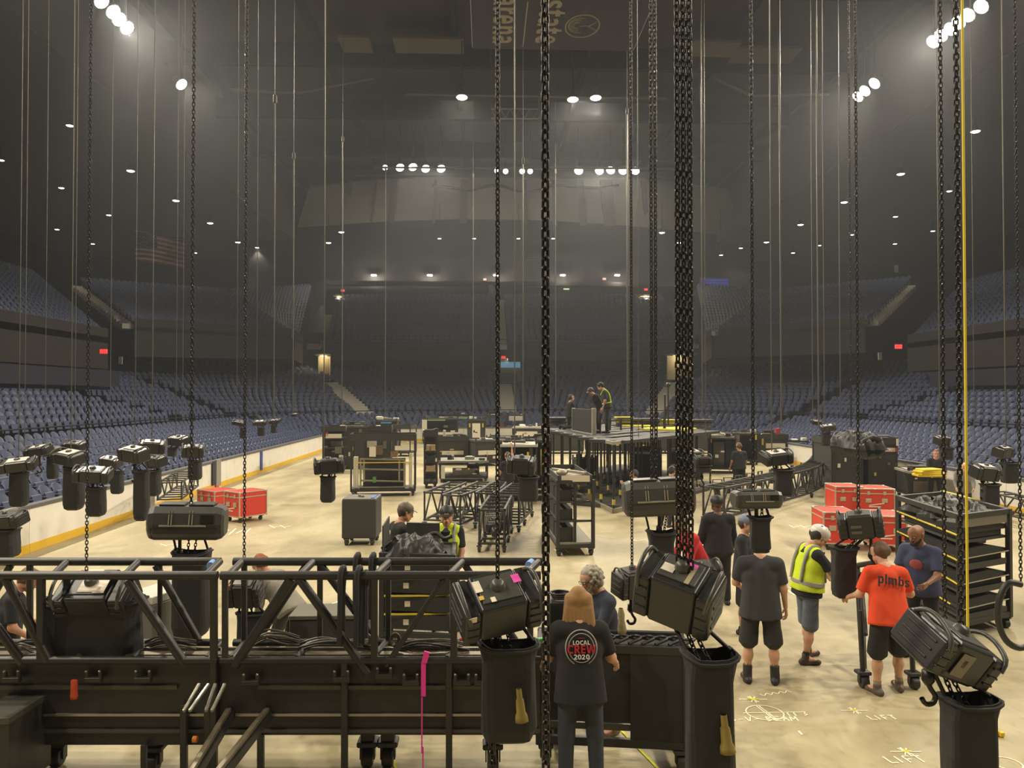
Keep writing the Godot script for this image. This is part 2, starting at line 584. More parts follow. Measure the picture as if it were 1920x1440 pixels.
func bowl_ring(r: float) -> Array:
	var out = []
	for i in 12:
		out.append([Vector3(CX - r, 0, 6 - i * 53.0 / 11.0), Vector3(-1, 0, 0)])
	for k in range(1, 25):
		var a = PI * k / 24.5
		var nn = Vector3(-cos(a), 0, -sin(a))
		out.append([Vector3(CX, 0, -47) + nn * r, nn])
	out.append([Vector3(CX + r, 0, -47), Vector3(1, 0, 0)])
	for i in range(1, 12):
		out.append([Vector3(CX + r, 0, -47 + i * 53.0 / 11.0), Vector3(1, 0, 0)])
	return out

func row_ring(k: int) -> Array:               # rows 0..7 in front of the rail, 8..21 behind it
	if k < 8:
		var a = rink_ring(0.75)
		var b = bowl_ring(20.0 - 0.5)
		var out = []
		for i in a.size():
			var f = k / 7.6
			out.append([a[i][0].lerp(b[i][0], f), (a[i][1] + b[i][1]).normalized()])
		return out
	return bowl_ring(20.3 + (k - 8) * 0.8)

func row_h(k: int) -> float:
	return 0.32 + k * 0.165 if k < 8 else 1.75 + (k - 8) * 0.285

var aisles = []                               # plan segments kept clear of seats
func near_aisle(p: Vector3, w := 0.8) -> bool:
	var q = Vector2(p.x, p.z)
	for a in aisles:
		if Geometry2D.get_closest_point_to_segment(q, a[0], a[1]).distance_to(q) < w:
			return true
	return false

func seat_parts() -> Array:
	if mesh_cache.has("seat"):
		return mesh_cache["seat"]
	var back = G.new()
	var cols = 6
	var f = []
	for i in cols + 1:
		var x = lerpf(-0.23, 0.23, float(i) / cols)
		var top = 0.86 - 0.10 * pow(absf(x) / 0.23, 2.6)
		var z = 0.16 - 0.05 * pow(x / 0.23, 2) 
		f.append([Vector3(x, 0.42, z - 0.05), Vector3(x, 0.66, z), Vector3(x, top, z + 0.05)])
	for i in cols:
		for k in 2:
			back.quad(f[i + 1][k], f[i][k], f[i][k + 1], f[i + 1][k + 1])
			var o = Vector3(0, 0, 0.03)
			back.quad(f[i][k] + o, f[i + 1][k] + o, f[i + 1][k + 1] + o, f[i][k + 1] + o)
		back.quad(f[i + 1][2], f[i][2], f[i][2] + Vector3(0, 0, 0.03), f[i + 1][2] + Vector3(0, 0, 0.03))
	var pan = G.new()
	pan.box(Vector3(0, 0.5, 0.0), Vector3(0.42, 0.36, 0.06), Basis(Vector3.RIGHT, deg_to_rad(12)), 0.025)
	var foot = G.new()
	foot.box(Vector3(-0.25, 0.24, 0.1), Vector3(0.04, 0.48, 0.16), Basis.IDENTITY, 0.012)
	foot.box(Vector3(-0.25, 0.58, 0.04), Vector3(0.05, 0.04, 0.3), Basis.IDENTITY, 0.012)
	mesh_cache["seat"] = [back.done(), pan.done(), foot.done()]
	return mesh_cache["seat"]

func far_seat() -> ArrayMesh:
	if mesh_cache.has("far_seat"):
		return mesh_cache["far_seat"]
	var g = G.new()
	for m in seat_parts():
		g.add(m, Transform3D.IDENTITY)
	mesh_cache["far_seat"] = g.done()
	return mesh_cache["far_seat"]

func facing(nn: Vector3) -> Basis:             # a seat whose back is towards nn
	return Basis(Vector3(nn.z, 0, -nn.x), Vector3.UP, nn)

func seating():
	var dm = mat("seating_concrete", rgb(42, 42, 50), 0.85)
	for q in [[470, 792, 280, 716], [330, 782, 40, 710], [1440, 800, 1600, 716], [1625, 775, 1880, 705]]:
		var a = bowl_hit(q[0], q[1])
		var b = bowl_hit(q[2], q[3])
		aisles.append([Vector2(a.x, a.z), Vector2(b.x, b.z)])
	for q in [[690, 780, 618, 716], [952, 770, 943, 716], [1222, 780, 1268, 716]]:
		var a = bowl_hit(q[0], q[1])
		var b = bowl_hit(q[2], q[3])
		aisles.append([Vector2(a.x, a.z), Vector2(b.x, b.z)])
		stair(a, b, 1.55, "white lit stairs in the far lower stand, %s" % ["left flight", "middle flight", "right flight"][[690, 952, 1222].find(q[0])])
	var tiers = G.new()
	var spots = []
	for k in 22:
		var r = row_ring(k)
		var r2 = row_ring(k + 1) if k != 7 and k < 21 else (bowl_ring(20.3) if k == 7 else bowl_ring(31.6))
		var h = row_h(k)
		var h0 = row_h(k - 1) if k > 0 else -0.1
		var cut = 12 if k < 18 else 12
		for i in r.size() - 1:
			if k >= 18 and (i < 10 or i > r.size() - 12):
				continue
			var a: Vector3 = r[i][0]; var b: Vector3 = r[i + 1][0]; var c: Vector3 = r2[i + 1][0]; var d: Vector3 = r2[i][0]
			var up = Vector3(0, h, 0)
			tiers.quad(b + up, a + up, d + up, c + up)
			tiers.quad(b + Vector3(0, h0, 0), a + Vector3(0, h0, 0), a + up, b + up)
			# seats along this stretch
			var m: Vector3 = (a + b) * 0.5
			if k == 7:
				continue
			var ln = a.distance_to(b)
			var cnt = int(ln / 0.54)
			for s in cnt:
				var f = (s + 0.5) / cnt
				var p = a.lerp(b, f) + up + r[i][1].lerp(r[i + 1][1], f) * 0.36
				if p.z > -7 or near_aisle(p):
					continue
				spots.append([p, r[i][1].lerp(r[i + 1][1], f).normalized(), k])
	struct("seating_tier", tiers, dm)
	# the nearest seats are single things, the rest one object
	var keep = []
	for s in spots:
		var c: Vector3 = cb.inverse() * (s[0] + Vector3(0, 0.6, 0) - CAM)
		var px = 960 + F * c.x / -c.z
		var py = 720 - F * c.y / -c.z
		s.append(-c.z)
		s.append(px > -25 and px < 1945 and c.z < 0 and py < 1000)
		s.append(px)
	var vis = spots.filter(func(s): return s[4])
	vis.sort_custom(func(a, b): return a[3] < b[3])
	var single = {}
	var sp = seat_parts()
	var bm = mat("seat_blue", rgb(72, 81, 112), 0.45)
	var fm = mat("seat_foot", rgb(60, 62, 70), 0.6)
	var protos = {}
	for i in mini(298, vis.size()):
		var s: Array = vis[i]
		var side = "left" if s[5] < 950 else "right"
		var front: bool = s[2] < 8
		var key = side + str(s[2])
		single[s] = true
		var label = "empty blue tip-up seat in the %s row behind the %s rink boards" % [["first", "second", "third", "fourth", "fifth", "sixth", "seventh", "eighth"][s[2]], side] if front else "empty blue tip-up seat in the %s row behind the %s stand's rail" % [["first", "second", "third", "fourth", "fifth", "sixth", "seventh", "eighth", "ninth", "tenth", "eleventh", "twelfth", "thirteenth", "fourteenth"][s[2] - 8], side]
		var group = "blue seats on the %s side, %s row %d" % [side, "front" if front else "upper", s[2] % 8 + 1]
		var o: Node3D
		if protos.has(key):
			o = protos[key].duplicate()
			o.name = numbered("stadium_seat")
			add_child(o)
		else:
			o = thing("stadium_seat", label, "seat", Vector3.ZERO, 0, group)
			part("seat_back", sp[0], bm, o)
			part("seat_pan", sp[1], bm, o)
			part("foot_bracket", sp[2], fm, o)
			protos[key] = o
		o.transform = Transform3D(facing(s[1]), s[0])
	var xs = []
	for s in spots:
		if not single.has(s):
			xs.append(Transform3D(facing(s[1]), s[0]))
	var far = many("seat_rows", far_seat(), bm, xs)
	tag(far, "rows upon rows of empty blue seats filling the lower bowl", "seats")
	# rail between the front rows and the fixed bowl
	var rail = G.new()
	var rr = bowl_ring(19.75)
	for i in rr.size() - 1:
		var a: Vector3 = rr[i][0]; var b: Vector3 = rr[i + 1][0]
		if a.z > -5 and b.z > -5:
			continue
		rail.tube(a + Vector3(0, 2.28, 0), b + Vector3(0, 2.28, 0), 0.035, 6)
		rail.tube(a + Vector3(0, 1.3, 0), a + Vector3(0, 2.28, 0), 0.03, 6)
		rail.tube((a + b) / 2 + Vector3(0, 1.3, 0), (a + b) / 2 + Vector3(0, 2.28, 0), 0.025, 6)
		rail.quad(a + Vector3(0, 1.3, 0), b + Vector3(0, 1.3, 0), b + Vector3(0, 1.75, 0), a + Vector3(0, 1.75, 0))
	struct("trim_31", rail, mat("rail_dark", rgb(38, 38, 42), 0.6, 0.3))

func bowl_height(p: Vector3) -> float:
	var q = Vector2(p.x - CX, p.z)
	var r = absf(q.x) if p.z > -47 else Vector2(q.x, q.y + 47).length()
	if r < 13.7:
		return 0.0
	if r < 20.0:
		return 0.32 + (r - 13.7) / 6.3 * 1.25
	return 1.75 + (r - 20.3) / 0.8 * 0.285 + 0.1

func bowl_hit(px: float, py: float) -> Vector3:
	var d = 20.0
	while d < 110:
		var p = at(px, py, d)
		if p.y <= bowl_height(p) + 0.35:
			return p
		d += 0.25
	return at(px, py, 80)

func stair(a: Vector3, b: Vector3, w: float, label: String, mt: Material = null, steps := 14):
	var t = thing("stair_flight", label, "stairs")
	t.set_meta("kind", "structure")
	var dir = Vector3(b.x - a.x, 0, b.z - a.z)
	var n = dir.normalized()
	var bs = Basis(Vector3(-n.z, 0, n.x), Vector3.UP, -n)
	var run = dir.length() / steps
	for i in steps:
		var g = G.new()
		var h: float = lerpf(a.y, b.y, (i + 0.5) / steps)
		g.box(a + dir * ((i + 0.5) / steps) + Vector3(0, h - a.y - 0.12, 0), Vector3(w, 0.34, run * 1.05), bs)
		part("step", g, mt if mt else mat("stair_white", rgb(206, 200, 188), 0.7), t)

# ---------------------------------------------------------------- upper deck
var deck_seats = []
func deck(fl: Vector3, fr: Vector3, bl: Vector3, br: Vector3, rows: int, g: G, fascia: G, drop := 1.75):
	for k in rows:
		var f0 = float(k) / rows
		var f1 = float(k + 1) / rows
		var a = fl.lerp(bl, f0); var b = fr.lerp(br, f0)
		var c = fr.lerp(br, f1); var d = fl.lerp(bl, f1)
		var h: float = (d.y - a.y)
		var ta = Vector3(a.x, a.y, a.z); var tb = Vector3(b.x, b.y, b.z)
		var td = Vector3(d.x, a.y, d.z); var tc = Vector3(c.x, b.y, c.z)
		g.quad(ta, tb, tc, td)
		g.quad(ta - Vector3(0, h, 0), tb - Vector3(0, h, 0), tb, ta)
		var nn = (td + tc - ta - tb)
		nn.y = 0
		nn = nn.normalized()
		var along = Vector3(b.x - a.x, 0, b.z - a.z).normalized()
		var perp = Vector3(-along.z, 0, along.x)
		if perp.dot(nn) < 0:
			perp = -perp
		var cnt = int(a.distance_to(b) / 0.54)
		for s in cnt:
			deck_seats.append(Transform3D(facing(perp), ta.lerp(tb, (s + 0.5) / cnt) + perp * 0.4))
	# front wall and the underside behind it
	var dn = Vector3(0, -drop, 0)
	fascia.quad(fl + dn, fr + dn, fr + Vector3(0, 0.55, 0), fl + Vector3(0, 0.55, 0))
	var bi = (bl + br) / 2 - (fl + fr) / 2
	bi.y = 0
	bi = bi.normalized() * 13.0
	fascia.quad(fl + dn + bi, fr + dn + bi, fr + dn, fl + dn)

func upper_deck():
	var g = G.new()
	var f = G.new()
	deck(Vector3(-22.7, 7, -14), Vector3(-22.7, 7, -47), Vector3(-36, 13, -14), Vector3(-36, 13, -63), 17, g, f, 1.9)
	deck(at(252, 612, 50.5), at(547, 629, 64), at(152, 533, 67), at(430, 552, 80), 18, g, f, 2.0)
	deck(at(552, 630, 64.5), at(568, 642, 69), at(434, 552, 80.5), at(590, 540, 92), 18, g, f, 2.0)
	deck(at(612, 650, 72), at(930, 650, 72), at(628, 560, 88), at(930, 560, 88), 20, g, f, 1.3)
	deck(at(952, 650, 72), at(1283, 650, 72), at(945, 560, 88), at(1242, 560, 88), 20, g, f, 1.3)
	deck(at(1318, 640, 69), at(1334, 628, 66), at(1300, 540, 92), at(1440, 552, 82), 18, g, f, 2.0)
	deck(at(1340, 628, 66), at(1622, 608, 54), at(1444, 552, 82), at(1706, 530, 69), 18, g, f, 2.0)
	deck(Vector3(28, 7, -50), Vector3(28, 7, -14), Vector3(41.5, 13, -66), Vector3(41.5, 13, -14), 17, g, f, 1.9)
	var dm = mat("seating_concrete")
	struct("seating_tier", g, dm)
	struct("trim_40", f, mat("fascia", rgb(52, 47, 45), 0.8))
	var s = many("upper_seat_rows", far_seat(), mat("seat_blue"), deck_seats)
	tag(s, "dim rows of empty blue seats on the upper deck round the arena", "seats")
	# stairs that show pale between the blocks
	stair(at(240, 611, 50.5), at(143, 537, 66), 0.7, "pale diagonal stairs in the left upper deck", null, 22)
	stair(at(1634, 606, 54.5), at(1708, 536, 68), 0.9, "pale diagonal stairs in the right upper deck", null, 22)
	stair(at(588, 652, 71.5), at(617, 590, 85), 1.3, "white stairs at the left end of the far upper deck beside a grey wall", null, 18)
	stair(at(941, 652, 71.5), at(937, 562, 87.5), 0.95, "narrow white stairs up the middle of the far upper deck", null, 20)
	stair(at(1298, 650, 71.5), at(1247, 588, 85), 1.2, "white stairs at the right end of the far upper deck", null, 18)
	stair(at(546, 631, 64), at(432, 556, 80), 0.22, "thin pale line of step edges in the left upper deck corner", mat("stair_grey", rgb(140, 140, 140), 0.7), 20)
	stair(at(1338, 625, 65), at(1437, 558, 81), 0.3, "dotted pale line of step edges in the right upper deck corner", null, 22)
	stair(at(684, 576, 86), at(694, 562, 90), 1.0, "short white stair top left of centre at the back of the far upper deck", null, 4)
	stair(at(1172, 574, 86), at(1162, 562, 90), 1.0, "short white stair top right of centre at the back of the far upper deck", null, 4)
	# walls round the deck ends, concourse wall below, end wall above
	var w = G.new()
	for q in [[566, 652, 72, 603, 588, 87], [1304, 650, 72, 1262, 590, 86]]:
		var a = at(q[0], q[1], q[2]); var b = at(q[3], q[4], q[5])
		w.quad(a + Vector3(0, -0.4, 0), b + Vector3(0, -0.4, 0), b + Vector3(0, 1.0, 0), a + Vector3(0, 1.0, 0))
		w.quad(b + Vector3(0.2, -0.4, 0), a + Vector3(0.2, -0.4, 0), a + Vector3(0.2, 1.0, 0), b + Vector3(0.2, 1.0, 0))
	struct("trim_41", w, mat("grey_wall", rgb(120, 117, 112), 0.8))
	w = G.new()
	var rr = bowl_ring(32.4)
	for i in rr.size() - 1:
		var a: Vector3 = rr[i][0]; var b: Vector3 = rr[i + 1][0]
		w.quad(a + Vector3(0, 3.5, 0), b + Vector3(0, 3.5, 0), b + Vector3(0, 9.5, 0), a + Vector3(0, 9.5, 0))
		for y in [6.2, 6.7]:
			w.tube(a + Vector3(0, y, 0) - rr[i][1] * 0.4, b + Vector3(0, y, 0) - rr[i + 1][1] * 0.4, 0.04, 5)
	struct("wall_concourse", w, mat("concourse_wall", rgb(46, 45, 48), 0.8))
	w = G.new()
	for side in [-1, 1]:
		w.box(Vector3(CX + side * 26.2, 4.4, -20), Vector3(0.3, 4.6, 52))
		w.box(Vector3(CX + side * 24.4, 4.5, -20), Vector3(0.12, 0.9, 52))
	struct("wall_concourse", w, mat("navy_wall", rgb(40, 42, 58), 0.8))
	w = G.new()
	w.box(at(945, 500, 97.5), Vector3(64, 20, 0.5))
	w.box(at(945, 533, 96), Vector3(44, 0.5, 1.2))
	for x in [760, 820, 880, 1000, 1060, 1120]:
		w.box(at(x, 482, 97), Vector3(2.6, 0.7, 0.3))
	struct("wall_end", w, mat("end_wall", rgb(56, 55, 56), 0.8))
	var rl = G.new()
	for q in [[at(566, 652, 71.6), at(1300, 652, 71.6)]]:
		for i in 24:
			var p: Vector3 = q[0].lerp(q[1], i / 23.0)
			rl.tube(p, p + Vector3(0, 0.75, 0), 0.03, 5)
		rl.tube(q[0] + Vector3(0, 0.75, 0), q[1] + Vector3(0, 0.75, 0), 0.035, 5)
		rl.tube(q[0] + Vector3(0, 0.4, 0), q[1] + Vector3(0, 0.4, 0), 0.025, 5)
	struct("trim_42", rl, mat("rail_dark"))

# ---------------------------------------------------------------- signs, doors and other fittings of the hall
func fittings():
	var red = glow("exit_red", Color(1.0, 0.12, 0.12), 2.2)
	var ex = [[643, 545, 88, "above the left beige portal of the far upper deck"], [722, 523, 97, "on the end wall, left of its middle"], [909, 524, 97, "on the end wall, at its middle"], [1133, 523, 97, "on the end wall, right of its middle"], [1211, 543, 88, "above the right beige portal of the far upper deck"],
		[602, 672, 74, "over the left lower portal"], [944, 670, 74, "over the middle lower portal"], [1279, 670, 74, "over the right lower portal"], [195, 659, 40.5, "on the dark left concourse wall"], [1684, 650, 42, "on the dark right concourse wall"]]
	for q in ex:
		var p = at(q[0], q[1], q[2])
		var t = thing("exit_sign", "small glowing red exit sign " + q[3], "sign", p)
		var b = G.new(); b.box(Vector3.ZERO, Vector3(0.42, 0.26, 0.08), Basis.IDENTITY, 0.02); part("sign_box", b, mat("sign_box", rgb(40, 20, 20), 0.5), t)
		var m = TextMesh.new()
		m.text = "EXIT"; m.font_size = 16; m.pixel_size = 0.0115; m.depth = 0.02
		part("lettering", m, red, t, Transform3D(Basis.IDENTITY, Vector3(0, 0, 0.05)))
		var bar = G.new(); bar.box(Vector3(0, 0, 0.043), Vector3(0.4, 0.24, 0.004)); part("sign_face", bar, glow("exit_face", Color(0.9, 0.05, 0.06), 1.4), t)
	# row of lamps on the end wall
	for q in [[701, 516], [806, 516], [930, 516], [1055, 516], [1157, 516]]:
		var p = at(q[0], q[1], 96)
		var t = thing("wall_lamp", "short bright lamp in the row along the end wall above the far stand", "lamp", p, 0, "end wall lamps")
		var b = G.new(); b.box(Vector3(0, 0.1, 0), Vector3(0.75, 0.14, 0.4), Basis.IDENTITY, 0.03); part("housing", b, mat("lamp_housing"), t)
		b = G.new(); b.box(Vector3(0, -0.03, 0.05), Vector3(0.66, 0.16, 0.32), Basis.IDENTITY, 0.03); part("diffuser", b, glow("wall_lamp_glow", Color(1, 0.98, 0.94), 5.0), t)
		var l = OmniLight3D.new(); l.name = "light"; l.light_color = Color(1, 0.95, 0.85); l.light_energy = 9.0; l.omni_range = 60; l.omni_attenuation = 2.0; l.light_size = 0.2; l.shadow_enabled = true
		t.add_child(l); l.position = Vector3(0, -0.3, 0.5)
	var gp = at(1062, 542, 93)
	var gl = thing("wall_lamp", "dim greenish lamp right of the middle chain below the end wall row", "lamp", gp)
	var gb = G.new(); gb.box(Vector3.ZERO, Vector3(0.7, 0.14, 0.2), Basis.IDENTITY, 0.03); part("diffuser", gb, glow("green_lamp", Color(0.75, 0.9, 0.6), 1.2), gl)
	# portals: pale lit entrance walls
	var beige = mat("portal_beige", rgb(214, 200, 164), 0.7)
	for q in [[597, 620, 668, 714, 70.5, "beige entrance wall with a door at the left lower portal"], [1250, 1297, 667, 712, 70.5, "wide beige entrance wall at the right lower portal"], [629, 646, 558, 578, 87, "beige entrance wall of the left upper portal"], [1192, 1226, 557, 576, 87, "beige entrance wall of the right upper portal"]]:
		var t = thing("portal_wall", q[5], "entrance")
		t.set_meta("kind", "structure")
		var a = at(q[0], q[3], q[4]); var b = at(q[1], q[2], q[4])
		var g = G.new(); g.box((a + b) / 2, Vector3(b.x - a.x, b.y - a.y, 0.25), Basis.IDENTITY, 0.02); part("wall_panel", g, beige, t)
		g = G.new(); g.box(Vector3(lerpf(a.x, b.x, 0.72), (a.y + b.y) / 2 - 0.1, a.z + 0.16), Vector3((b.x - a.x) * 0.3, (b.y - a.y) * 0.9, 0.06), Basis.IDENTITY, 0.01); part("door_leaf", g, mat("portal_door", rgb(176, 160, 126), 0.6), t)
		g = G.new(); g.box(Vector3((a.x + b.x) / 2, b.y + 0.1, a.z + 0.3), Vector3((b.x - a.x) * 1.3, 0.16, 0.9), Basis.IDENTITY, 0.02); part("lintel", g, mat("portal_lintel", rgb(90, 84, 74), 0.7), t)
		g = G.new(); g.box(Vector3((a.x + b.x) / 2, b.y, a.z + 0.55), Vector3((b.x - a.x) * 0.6, 0.05, 0.12), Basis.IDENTITY, 0.01); part("strip_lamp", g, glow("portal_glow", Color(1, 0.92, 0.74), 0.9), t)
		var pl = OmniLight3D.new(); pl.name = "light"; pl.light_color = Color(1, 0.9, 0.7); pl.light_energy = 1.1; pl.omni_range = 40; pl.omni_attenuation = 2.0; pl.light_size = 0.15; pl.shadow_enabled = true
		t.add_child(pl); pl.position = Vector3((a.x + b.x) / 2, b.y - 0.12, a.z + 0.9)
	# middle portal: dark surround, blue lit menu board and a white strip lamp
	var mp = thing("concession_front", "small lit counter front with pale blue board in the middle lower portal", "counter")
	var g = G.new(); g.box(at(958, 694, 75), Vector3(2.0, 2.4, 0.3)); part("wall_panel", g, mat("portal_door"), mp)
	g = G.new(); g.box(at(957, 684, 74.6), Vector3(1.9, 0.55, 0.1), Basis.IDENTITY, 0.02); part("blue_board", g, glow("blue_board", Color(0.35, 0.6, 0.72), 0.5), mp)
	g = G.new(); g.box(at(957, 674, 74.4), Vector3(0.55, 0.14, 0.15), Basis.IDENTITY, 0.02); part("strip_lamp", g, glow("wall_lamp_glow", Color(1, 0.98, 0.94), 5.0), mp)
	g = G.new(); g.box(at(953, 711, 74.3), Vector3(1.6, 0.9, 0.2), Basis.IDENTITY, 0.02); part("counter", g, mat("counter_grey", rgb(96, 96, 96), 0.6), mp)
	var pb = G.new(); pb.box(at(921, 543, 93), Vector3(0.55, 1.1, 0.05), Basis.IDENTITY, 0.01)
	tag(part("wall_notice", pb, mat("notice_pale", rgb(225, 205, 190), 0.8)), "pale upright notice on the end wall above the middle stairs", "notice")
	for q in [[15, 500, 55, "small pale notice at the far left edge of the upper deck wall"], [226, 676, 41, "pale sign on the left concourse wall below the diagonal stairs"], [1650, 668, 43, "pale sign on the right concourse wall below the diagonal stairs"], [1681, 504, 72, "grey sign panel on the upper wall above the right diagonal stairs"], [1384, 542, 84, "small grey sign beside the blue panel in the right corner"]]:
		var b = G.new(); b.box(at(q[0], q[1], q[2]), Vector3(7, 14, 0) * q[2] / F + Vector3(0, 0, 0.06), Basis.IDENTITY, 0.01)
		tag(part("wall_notice", b, mat("notice_grey", rgb(170, 165, 158), 0.8)), q[3], "notice")
	var bs = thing("led_screen", "small screen glowing deep blue in the right upper corner", "screen", at(1339, 540, 90))
	g = G.new(); g.box(Vector3.ZERO, Vector3(3.4, 2.4, 0.2), Basis.IDENTITY, 0.03); part("screen_back", g, mat("sign_box"), bs)
	g = G.new(); g.box(Vector3(0, 0, 0.12), Vector3(3.3, 2.3, 0.02)); part("display", g, glow("screen_blue", Color(0.16, 0.17, 0.5), 0.35), bs)
	for i in 6:
		g = G.new(); g.box(Vector3(0.2, 0.9 - i * 0.3, 0.14), Vector3(2.6, 0.05, 0.02)); part("display_row", g, glow("screen_row", Color(0.3, 0.3, 0.8), 0.5), bs)
	# the flag that hangs over the left stand
	var fl = thing("hanging_flag", "large red and white striped flag hanging over the left stand", "flag")
	var tl = at(255, 436, 60); var tr = at(348, 451, 60); var bl = at(256, 491, 60); var br = at(347, 504, 60)
	var cloth = func(a0: float, a1: float, c0: float, c1: float, dz: float) -> G:
		var q = G.new()
		for i in 10:
			var p = []
			for e in [[c0, i], [c0, i + 1], [c1, i + 1], [c1, i]]:
				var uu: float = lerpf(a0, a1, e[1] / 10.0)
				var o: Vector3 = tl.lerp(tr, uu).lerp(bl.lerp(br, uu), e[0]) + Vector3(0, 0.1 * sin(uu * 4.0), 0.22 * sin(uu * 7.0 + e[0]) + dz)
				p.append(o)
			q.quad(p[3], p[2], p[1], p[0])
			q.quad(p[0] - Vector3(0, 0, 0.02), p[1] - Vector3(0, 0, 0.02), p[2] - Vector3(0, 0, 0.02), p[3] - Vector3(0, 0, 0.02))
		return q
	for s in 13:
		part("stripe", cloth.call(0.0, 1.0, s / 13.0, (s + 1) / 13.0, 0.0), mat("flag_red", rgb(150, 40, 46), 0.8) if s % 2 == 0 else mat("flag_white", rgb(226, 220, 210), 0.8), fl)
	part("canton", cloth.call(0.0, 0.42, 0.0, 7 / 13.0, 0.05), mat("flag_blue", rgb(34, 38, 74), 0.8), fl)
	var st = G.new()
	for r in 9:
		for c in (6 if r % 2 == 0 else 5):
			var uu: float = (0.035 if r % 2 == 0 else 0.07) + c * 0.07
			var vv: float = (0.05 + r * 0.056)
			st.ball(tl.lerp(tr, uu).lerp(bl.lerp(br, uu), vv) + Vector3(0, 0.1 * sin(uu * 4.0), 0.22 * sin(uu * 7.0 + vv) + 0.07), Vector3(0.05, 0.05, 0.015), Basis.IDENTITY, 5, 3)
	part("stars", st, mat("flag_white"), fl).set_meta("kind", "stuff")
	g = G.new(); g.tube(tl + Vector3(-0.2, 0.1, 0), tr + Vector3(0.2, 0.1, 0), 0.05); g.tube(tl, tl + Vector3(0, 7, 0), 0.02, 5); g.tube(tr, tr + Vector3(0, 7, 0), 0.02, 5); part("pole", g, mat("rail_dark"), fl)
	# big sign that lies under the centre rigging, its lettering reading away from the camera
	var H = 18.0
	var c0 = gnd(885, 92, H); var c1 = gnd(1190, 92, H)
	var sg = thing("ceiling_sign", "big dark violet sign under the roof with pale arena lettering and an oval emblem", "sign", Vector3((c0.x + c1.x) / 2, H, c0.z))
	g = G.new(); g.box(Vector3(0, 0.6, 5.2), Vector3(c1.x - c0.x, 1.2, 10.4), Basis.IDENTITY, 0.05); part("sign_box", g, mat("sign_violet", rgb(52, 46, 70), 0.7), sg)
	g = G.new(); g.box(Vector3(0, 1.3, 5.2), Vector3(c1.x - c0.x - 0.6, 0.5, 9.6)); g.tube(Vector3(-2, 1.4, 1), Vector3(-2, 11.5, 1), 0.05, 6); g.tube(Vector3(2, 1.4, 1), Vector3(2, 11.5, 1), 0.05, 6); part("hanger_frame", g, mat("rail_dark"), sg)
	var tm = mat("sign_letters", rgb(152, 147, 132), 0.7)
	for q in [["Allstate", 1025, 4, 1.25], ["arena", 945, 10, 1.2]]:
		var m = TextMesh.new()
		var sf = SystemFont.new(); sf.font_names = PackedStringArray(["Droid Sans"]); sf.font_weight = 700
		m.font = sf; m.text = q[0]; m.font_size = 32; m.pixel_size = 0.036 * q[3]; m.depth = 0.05
		m.horizontal_alignment = HORIZONTAL_ALIGNMENT_RIGHT
		# letters run along +x; here +x runs away from the camera to z-, their tops towards +x, their faces down
		var p = gnd(q[1], 80, H)
		part("lettering", m, tm, sg, Transform3D(Basis(Vector3(0, 0, -1), Vector3(1, 0, 0), Vector3(0, -1, 0)), Vector3(p.x - sg.position.x, -0.03, p.z - sg.position.z)))
	g = G.new()
	var l0 = gnd(990, 2, H); var l1 = gnd(980, 86, H)
	g.box((l0 + l1) / 2 - sg.position - Vector3(0, 0.02, 0), Vector3(0.05, 0.04, absf(l1.z - l0.z))); part("divider", g, tm, sg)
	var ec = gnd(1092, 49, H) - sg.position
	var ring = func(rx: float, rz: float, w: float, o: Vector3, a0: float, a1: float) -> G:
		var r = G.new(); var pts = []
		for i in 33:
			var an = lerpf(a0, a1, i / 32.0)
			pts.append(o + Vector3(cos(an) * rx, 0, sin(an) * rz))
		r.sweep(pts, w, 5)
		return r
	var em = ring.call(0.66, 0.92, 0.035, ec, 0, TAU)
	part("emblem_ring", em, tm, sg)
	for q in [[0.44, 0.6, -0.12, 1.2, 5.0], [0.34, 0.45, -0.18, 1.3, 4.9], [0.24, 0.3, -0.2, 1.2, 5.0], [0.14, 0.2, -0.22, 0.9, 5.3]]:
		part("emblem_line", ring.call(q[0], q[1], 0.02, ec + Vector3(q[2], 0, 0.05), q[3], q[4]), tm, sg)
	g = G.new(); g.sweep(smooth([ec + Vector3(-0.1, 0, 0), ec + Vector3(0.2, 0, 0.02), ec + Vector3(0.38, 0, -0.15), ec + Vector3(0.58, 0, -0.3)], 4), 0.02, 5); g.sweep(smooth([ec + Vector3(0.25, 0, 0.02), ec + Vector3(0.4, 0, 0.2), ec + Vector3(0.52, 0, 0.4)], 4), 0.02, 5); part("emblem_line", g, tm, sg)
	# catwalk pieces below the roof that catch the light
	for q in [[925, 1010, 204, 222, 50, "little lattice truss hanging under the roof left of the thick chain"]]:
		var a = at(q[0] - 4, q[2], q[4]); var b = at(q[1], q[2], q[4])
		var c = at(q[0] - 4, q[3], q[4]); var d = at(q[1], q[3], q[4])
		var t = thing("roof_truss", q[5], "truss")
		g = G.new(); g.tube(a, b, 0.05, 6); g.tube(c, d, 0.05, 6); part("chord", g, mat("truss_grey", rgb(120, 118, 112), 0.4, 0.5), t)
		g = G.new()
		for i in 5:
			var f = i / 5.0
			g.tube(a.lerp(b, f), c.lerp(d, f + 0.1), 0.03, 5); g.tube(c.lerp(d, f + 0.1), a.lerp(b, f + 0.2), 0.03, 5)
		for e in [a, b]:
			g.tube(e, e + Vector3(0, 7, 0), 0.02, 5)
		part("lacing", g, mat("truss_grey"), t)
